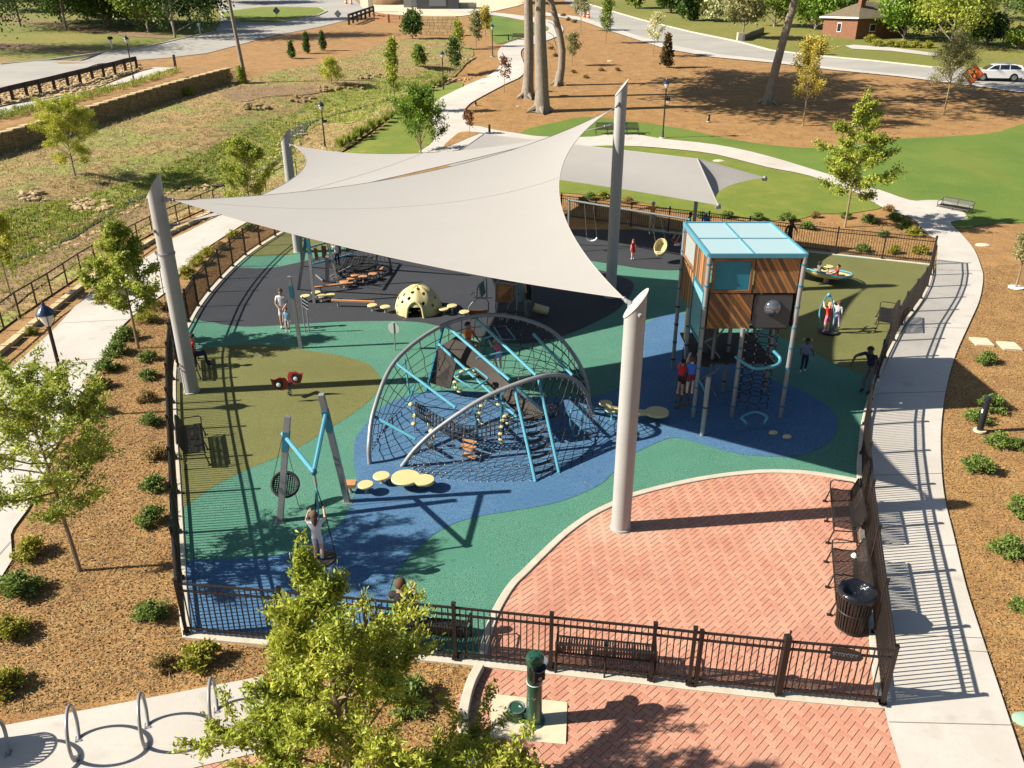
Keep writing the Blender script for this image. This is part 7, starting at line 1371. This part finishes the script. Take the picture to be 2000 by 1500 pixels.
def build_people():
    tmp = []
    for P in PEOPLE:
        J, h, child = P[9], P[2], P[10]; ks = list(J); me = bpy.data.meshes.new('body'); me.from_pydata([J[k]*h for k in ks], [(ks.index(a), ks.index(b)) for a, b in ED], [])
        o = link('person', me); m = o.modifiers.new('skin', 'SKIN'); m.use_smooth_shade = True; m.branch_smoothing = .5; o.modifiers.new('sub', 'SUBSURF').levels = 1; o.modifiers['sub'].render_levels = 1
        for i, k in enumerate(ks):
            sv = me.skin_vertices[0].data[i]; r_ = RD.get(k) or RD[k[:2]]; f = (1.22 if child and k in ('head', 'crown') else 1.05 if child else 1.0); sv.radius = (r_[0]*h*f, r_[1]*h*f); sv.use_root = (k == 'pelvis')
        tmp.append((o, P, ks))
    bpy.context.view_layer.update(); dg = bpy.context.evaluated_depsgraph_get()
    for o, P, ks in tmp:
        label, loc, h, rz, skin, shirt, pants, shoes, hair, J, child, long, sleeve, style, extra, group, dress = P
        ev = o.evaluated_get(dg); em = ev.to_mesh(); mb = MB(); vs = [v.co.copy() for v in em.vertices]; segs = [(J[a]*h, J[b]*h, a, b) for a, b in ED]
        mats = {'skin': 'skin_'+skin, 'shirt': 'cloth_'+shirt, 'pants': 'cloth_'+pants, 'shoe': 'cloth_'+shoes}; fs = {k: [] for k in mats}
        for f in em.polygons:
            c = f.center; best = None
            for a, b, na, nb in segs:
                d = b-a; t_ = max(0, min(1, (c-a).dot(d)/(d.length_squared+1e-9))); q_ = (c-a-d*t_).length-.03*h*(1 if na in ('pelvis', 'spine', 'chest') and nb != 'neck' else 0)
                if best is None or q_ < best[0]: best = (q_, na[:2], nb[:2], t_)
            na, nb, t_ = best[1:]; r_ = 'skin'
            if (na, nb) in (('pe', 'sp'), ('sp', 'ch'), ('ch', 'sh')): r_ = 'shirt'
            if (na, nb) == ('pe', 'sp') and t_ < .25 and not dress: r_ = 'pants'
            if (na, nb) == ('ch', 'ne') and t_ < .6: r_ = 'shirt'
            if (na, nb) == ('sh', 'el') and (sleeve or t_ < .62): r_ = 'shirt'
            if (na, nb) == ('el', 'wr') and sleeve: r_ = 'shirt'
            if (na, nb) == ('pe', 'hi'): r_ = 'shirt' if dress else 'pants'
            if (na, nb) == ('hi', 'kn') and (long or t_ < .72): r_ = 'shirt' if dress and not long else 'pants'
            if (na, nb) == ('kn', 'an') and long: r_ = 'pants'
            if (na, nb) == ('an', 'to') or (na == 'kn' and t_ > .93): r_ = 'shoe'
            fs[r_].append(tuple(f.vertices))
        base = len(mb.v); mb.v = [tuple(v) for v in vs]
        for k, l in fs.items():
            mi = mb.mi(mats[k])
            for f in l: mb.f.append(f); mb.m.append(mi); mb.t.append(.5)
        ev.to_mesh_clear(); Hd, Cr = J['head']*h, J['crown']*h; up = (Cr-Hd).normalized(); fw = Vector((0, 1, 0)); fw = (fw-up*fw.dot(up)).normalized(); sd_ = fw.cross(up); rr = .058*h*(1.2 if child else 1)
        mb.ball(Hd+fw*rr*.98+up*rr*.0, rr*.2, mats['skin'], 6, (.7, 1, 1.2))
        for s_ in (-1, 1): mb.ball(Hd+sd_*s_*rr*.95, rr*.22, mats['skin'], 6, (.4, .8, 1.2)); mb.ball(Hd+fw*rr*.86+sd_*s_*rr*.34+up*rr*.22, rr*.12, 'black_plastic', 6)
        mb.tube([Hd+fw*rr*.9-up*rr*.42+sd_*rr*x for x in (-.25, 0, .25)], rr*.05, 4, mat('lips', (.3, .09, .08), .5))
        for n_ in 'lr':
            w_, a_ = J['wr'+n_]*h, J['ha'+n_]*h; d = (a_-w_).normalized(); x = d.cross(Vector((.1, .2, 1))).normalized(); y = d.cross(x); pl = .052*h
            for k in range(4): st = a_+x*(k-1.5)*.0085*h; L_ = pl*(.75, .92, 1, .85)[k]*.72; mb.tube([st, st+d*L_*.5+y*L_*.08, st+d*L_*.9+y*L_*.35], [.0055*h, .005*h, .0035*h], 4, mats['skin'])
            st = w_.lerp(a_, .4)+x*.014*h; mb.tube([st, st+(x+d)*.018*h, st+(x*.8+d*1.6)*.022*h], [.006*h, .005*h, .004*h], 4, mats['skin'])
        old = o.data; o.modifiers.clear(); o.data = mb.mesh('body'); bpy.data.meshes.remove(old)
        o.location = loc; o.rotation_euler = (0, 0, rz); tag(o, label, 'child' if child else 'person', group)
        q_ = Matrix((sd_, fw, up)).transposed(); hb = MB(); n = 14; vs = []
        for j in range(8):
            e = j/7*1.85
            for i in range(n):
                a = 2*math.pi*i/n; el = math.pi/2-e*(.55+.45*(.5-.5*math.sin(a)) if True else 1); r2 = rr*1.14; vs.append(Hd+up*rr*.28+q_@Vector((r2*.95*math.cos(a)*math.cos(el), r2*math.sin(a)*math.cos(el)-rr*.08, r2*1.05*math.sin(el))))
        hb.add(vs, [(j*n+i, j*n+(i+1) % n, (j+1)*n+(i+1) % n, (j+1)*n+i) for j in range(7) for i in range(n)], 'cloth_'+hair)
        if style == 'long': hb.tube([Hd-fw*rr*.75+up*rr*.3, Hd-fw*rr*1.05-up*rr*.8, Hd-fw*rr*1.0-up*rr*2.2], [rr*.75, rr*.8, rr*.25], 8, 'cloth_'+hair)
        if style == 'tail': hb.tube([Hd-fw*rr*.9+up*rr*.5, Hd-fw*rr*1.5+up*rr*.3, Hd-fw*rr*1.4-up*rr*1.2], [rr*.3, rr*.35, rr*.1], 7, 'cloth_'+hair)
        if style == 'bun': hb.ball(Hd+up*rr*1.45-fw*rr*.3, rr*.42, 'cloth_'+hair, 8)
        if style != 'cap': hb.obj('hair', o)
        if style == 'cap': cb_ = MB(); cb_.v = hb.v; cb_.f = hb.f; cb_.m = hb.m; cb_.mats = [M('cloth_white')]; cb_.t = hb.t; cb_.prism([(-.7*rr, 0), (.7*rr, 0), (.5*rr, .9*rr), (-.5*rr, .9*rr)], rr*.5, rr*.58, 'cloth_white', q_, Hd+fw*rr*.8); cb_.obj('cap', o)
        if style == 'bows' or extra == 'bows':
            for s_ in (-1, 1):
                for k in range(3): bb_ = MB(); c_ = Hd+sd_*s_*rr*(1.15+.25*k)+up*rr*(.75+.35*(k % 2))-fw*rr*.2*k; bb_.prism([(-.35*rr, -.25*rr), (0, 0), (.35*rr, -.25*rr), (.35*rr, .25*rr), (0, .04*rr), (-.35*rr, .25*rr)], -.03*rr, .08*rr, 'cloth_white', q_@Matrix.Rotation(1.57, 3, 'X')@Matrix.Rotation(.5*s_+k, 3, 'Z'), c_); bb_.obj('hair_bow', o, False)
for n_, c_ in dict(white=(.62, .58, .6), navy=(.015, .02, .05), orange=(.85, .17, .01), black=(.012, .012, .014), red=(.55, .015, .02), pink=(.62, .13, .22), lavender=(.46, .36, .62), purple=(.24, .21, .38), blue=(.03, .12, .42), khaki=(.33, .27, .19), rust=(.55, .20, .04), grey=(.12, .12, .13), maroon=(.16, .012, .03), hair_brown=(.08, .035, .018), hair_blond=(.42, .24, .09), hair_black=(.008, .007, .007), coral=(.75, .05, .03), skyblue=(.22, .38, .55)).items(): cm(n_, c_)
PI = math.pi
def SIT(z, k=.24, sp=.065): return {'pelvis': (0, 0, z), 'hil': (-.055, .02, z-.01), 'hir': (.055, .02, z-.01), 'knl': (-sp, k, z), 'knr': (sp, k, z), 'anl': (-sp, k+.01, z-.235), 'anr': (sp, k+.01, z-.235), 'tol': (-sp, k+.1, z-.26), 'tor': (sp, k+.1, z-.26)}
person('woman in a white T-shirt and shorts standing behind a small child', U(556, 641), 1.60, PI+.1, 'm', 'white', 'white', 'white', 'hair_brown', {'ell': (-.13, .02, .63), 'wrl': (-.05, .10, .53), 'elr': (.13, .02, .63), 'wrr': (.05, .10, .53)}, style='bun')
person('small child standing in front of the woman in white', U(563, 648), .95, PI, 'l', 'skyblue', 'white', 'white', 'hair_brown', {}, child=True)
person('boy in an orange shirt sitting high on the net climber bars', U(915, 672, 1.55)-Vector((0, 0, .70)), 1.45, PI+.95, 'm', 'orange', 'khaki', 'black', 'hair_black', {**SIT(.52, .20, .08), 'wrl': (-.10, .22, .56), 'ell': (-.14, .09, .64), 'elr': (.14, .09, .64), 'wrr': (.12, .22, .56), 'anl': (-.06, .26, .30), 'anr': (.09, .24, .30), 'tol': (-.06, .33, .27), 'tor': (.09, .31, .27)}, child=True)
person('child in pink and white clambering inside the net climber', U(975, 722, 1.0), 1.0, .6, 'l', 'pink', 'lavender', 'white', 'hair_blond', {'bend': .5, 'wrl': (-.12, .35, .85), 'ell': (-.14, .2, .75), 'wrr': (.12, .35, .9), 'elr': (.14, .2, .8), 'knl': (-.07, .12, .33)}, child=True, style='tail')
person('child in red on the timber slats at the tower left side', U(1327, 772, .55), 1.15, -.5, 'm', 'red', 'black', 'white', 'hair_black', {'wrl': (-.1, .2, .85), 'ell': (-.14, .1, .72), 'wrr': (.1, .22, .9), 'elr': (.14, .1, .75), 'knl': (-.06, .12, .33), 'bend': .2}, child=True)
person('child in blue with maroon shorts beside the one in red at the tower', U(1346, 770, .75), 1.2, -.3, 'l', 'blue', 'maroon', 'white', 'hair_brown', {'wrl': (-.1, .2, .95), 'ell': (-.14, .1, .82), 'wrr': (.1, .2, .95), 'elr': (.14, .1, .82), 'knr': (.06, .14, .33)}, child=True)
person('girl in a patterned purple top with white hair bows, walking', U(1568, 726), 1.2, PI-.25, 'd', 'purple', 'navy', 'white', 'hair_black', {'anl': (-.05, -.08, .06), 'tol': (-.05, .0, .02), 'knr': (.05, .06, .28), 'elr': (.15, .03, .66), 'wrr': (.15, .12, .60), 'ell': (-.16, .0, .66), 'wrl': (-.19, .08, .60)}, child=True, long=True, extra='bows', style='short')
person('adult in dark clothes leaning over beside the right fence', U(1690, 767), 1.78, PI/2+.65, 'd', 'navy', 'grey', 'black', 'hair_black', {'bend': .42, 'pelvis': (0, -.04, .51), 'ell': (-.16, .14, .66), 'wrl': (-.2, .22, .58), 'elr': (.15, .3, .74), 'wrr': (.14, .38, .64)}, long=True)
person('blond girl in red and pink on the blue spinner hoop', U(1612, 652), 1.18, .35, 'l', 'coral', 'pink', 'white', 'hair_blond', {'lift': .06, 'ell': (-.17, .06, .84), 'wrl': (-.12, .16, .95), 'elr': (.13, .1, .8), 'wrr': (.06, .17, .86)}, child=True, style='tail', dress=False)
person('girl in white and lavender leggings on the spinner hoop', U(1630, 645), 1.1, -.2, 'l', 'white', 'lavender', 'grey', 'hair_brown', {'lift': .06, 'knr': (.09, .03, .29), 'anr': (.13, .02, .06), 'tor': (.16, .08, .03), 'ell': (-.17, .06, .84), 'wrl': (-.16, .14, .9)}, child=True, long=True, sleeve=True)
person('child in black sitting on the left of the dish roundabout', U(1598, 536, .35)-Vector((0, 0, .42)), 1.15, -PI/2+.4, 'd', 'grey', 'black', 'white', 'hair_black', {**SIT(.42, .22), 'ell': (-.14, .12, .58), 'wrl': (-.06, .26, .54), 'elr': (.14, .12, .58), 'wrr': (.06, .26, .54), 'anl': (-.07, .32, .30), 'anr': (.07, .32, .30), 'tol': (-.07, .36, .36), 'tor': (.07, .36, .36)}, child=True, long=True)
person('child in crimson sitting on the right of the dish roundabout', U(1634, 543, .35)-Vector((0, 0, .42)), 1.15, PI/2-.1, 'm', 'red', 'grey', 'pink', 'hair_black', {**SIT(.42, .22), 'ell': (-.14, .12, .58), 'wrl': (-.06, .26, .54), 'elr': (.14, .12, .58), 'wrr': (.06, .26, .54), 'anl': (-.07, .32, .30), 'anr': (.07, .32, .30), 'tol': (-.07, .36, .36), 'tor': (.07, .36, .36)}, child=True, long=True)
person('man in an orange shirt and pale cap with arms spread on the rear fence', U(1272, 457), 1.78, PI+.1, 'm', 'rust', 'khaki', 'white', 'hair_brown', {'ell': (-.24, -.06, .76), 'wrl': (-.37, -.10, .72), 'elr': (.24, -.06, .76), 'wrr': (.37, -.10, .72)}, long=True, style='cap')
person('person in a blue shirt and pale cap near the rear fence', U(1375, 473), 1.62, PI-.6, 'd', 'blue', 'navy', 'black', 'hair_black', {'bend': .15}, long=True, style='cap')
person('adult in black standing behind the square tower by the fence', U(1537, 494), 1.7, PI+.3, 'd', 'black', 'navy', 'black', 'hair_black', {'ell': (-.17, .03, .68), 'wrl': (-.13, .14, .66)}, long=True)
person('toddler in red near the empty swings', U(1236, 507), 1.0, .4, 'l', 'red', 'red', 'white', 'hair_brown', {'bend': .12, 'elr': (.15, .05, .68), 'wrr': (.18, .12, .62)}, child=True, style='long')
person('child in striped top lying back on a swing beside the shade post', U(1318, 487, .35), 1.2, -PI/2+.3, 'm', 'maroon', 'white', 'white', 'hair_black', {**SIT(.2, .24), 'anl': (-.07, .42, .3), 'anr': (.07, .42, .25), 'tol': (-.07, .46, .36), 'tor': (.07, .46, .32), 'bend': -.5, 'wrl': (-.16, .05, .55), 'wrr': (.16, .05, .55)}, child=True)
person('adult in maroon standing in the shade at the right end of the swings', U(1338, 474), 1.65, PI+1.2, 'd', 'maroon', 'black', 'black', 'hair_black', {'bend': .25}, long=True)
bc = U(826, 1256)
person('man in a black T-shirt sitting on the front bench seen from behind', bc+Vector((-.40, .06, .08)), 1.86, fa-.1, 'm', 'black', 'grey', 'black', 'hair_brown', {**SIT(.285, .24, .08), 'bend': .12, 'elr': (.15, .1, .46), 'wrr': (.08, .19, .52), 'ell': (-.15, .1, .42), 'wrl': (-.06, .2, .42)})
person('girl in a white dress with brown hair riding the disc swing', U(624, 1094, .50), 1.22, .15, 'l', 'white', 'white', 'white', 'hair_brown', {'knl': (-.05, .07, .27), 'knr': (.05, .07, .27), 'ell': (-.15, .06, .82), 'wrl': (-.10, .12, .93), 'elr': (.17, .08, .80), 'wrr': (.16, .13, .92), 'tol': (-.05, .09, .02), 'tor': (.05, .09, .02)}, child=True, dress=True, style='long')
person('person in a red top sitting on the bench behind the leftmost pole', byf(339, 728, R(-69))+Vector((.1, .2, 0)), 1.62, R(-69), 'm', 'red', 'navy', 'black', 'hair_black', {**SIT(.32, .25, .07), 'bend': .15}, long=True)
person('adult in black bending at the pipe playhouse in deep shade', U(1033, 600), 1.65, 1.0, 'm', 'black', 'black', 'black', 'hair_brown', {'bend': .5}, long=True)
person('child in a pale shirt climbing in the rear rope course', U(660, 520, .3), 1.15, .3, 'm', 'white', 'navy', 'black', 'hair_black', {'wrl': (-.1, .18, .9), 'wrr': (.1, .18, .9), 'ell': (-.15, .08, .8), 'elr': (.15, .08, .8)}, child=True, long=True)
build_people()
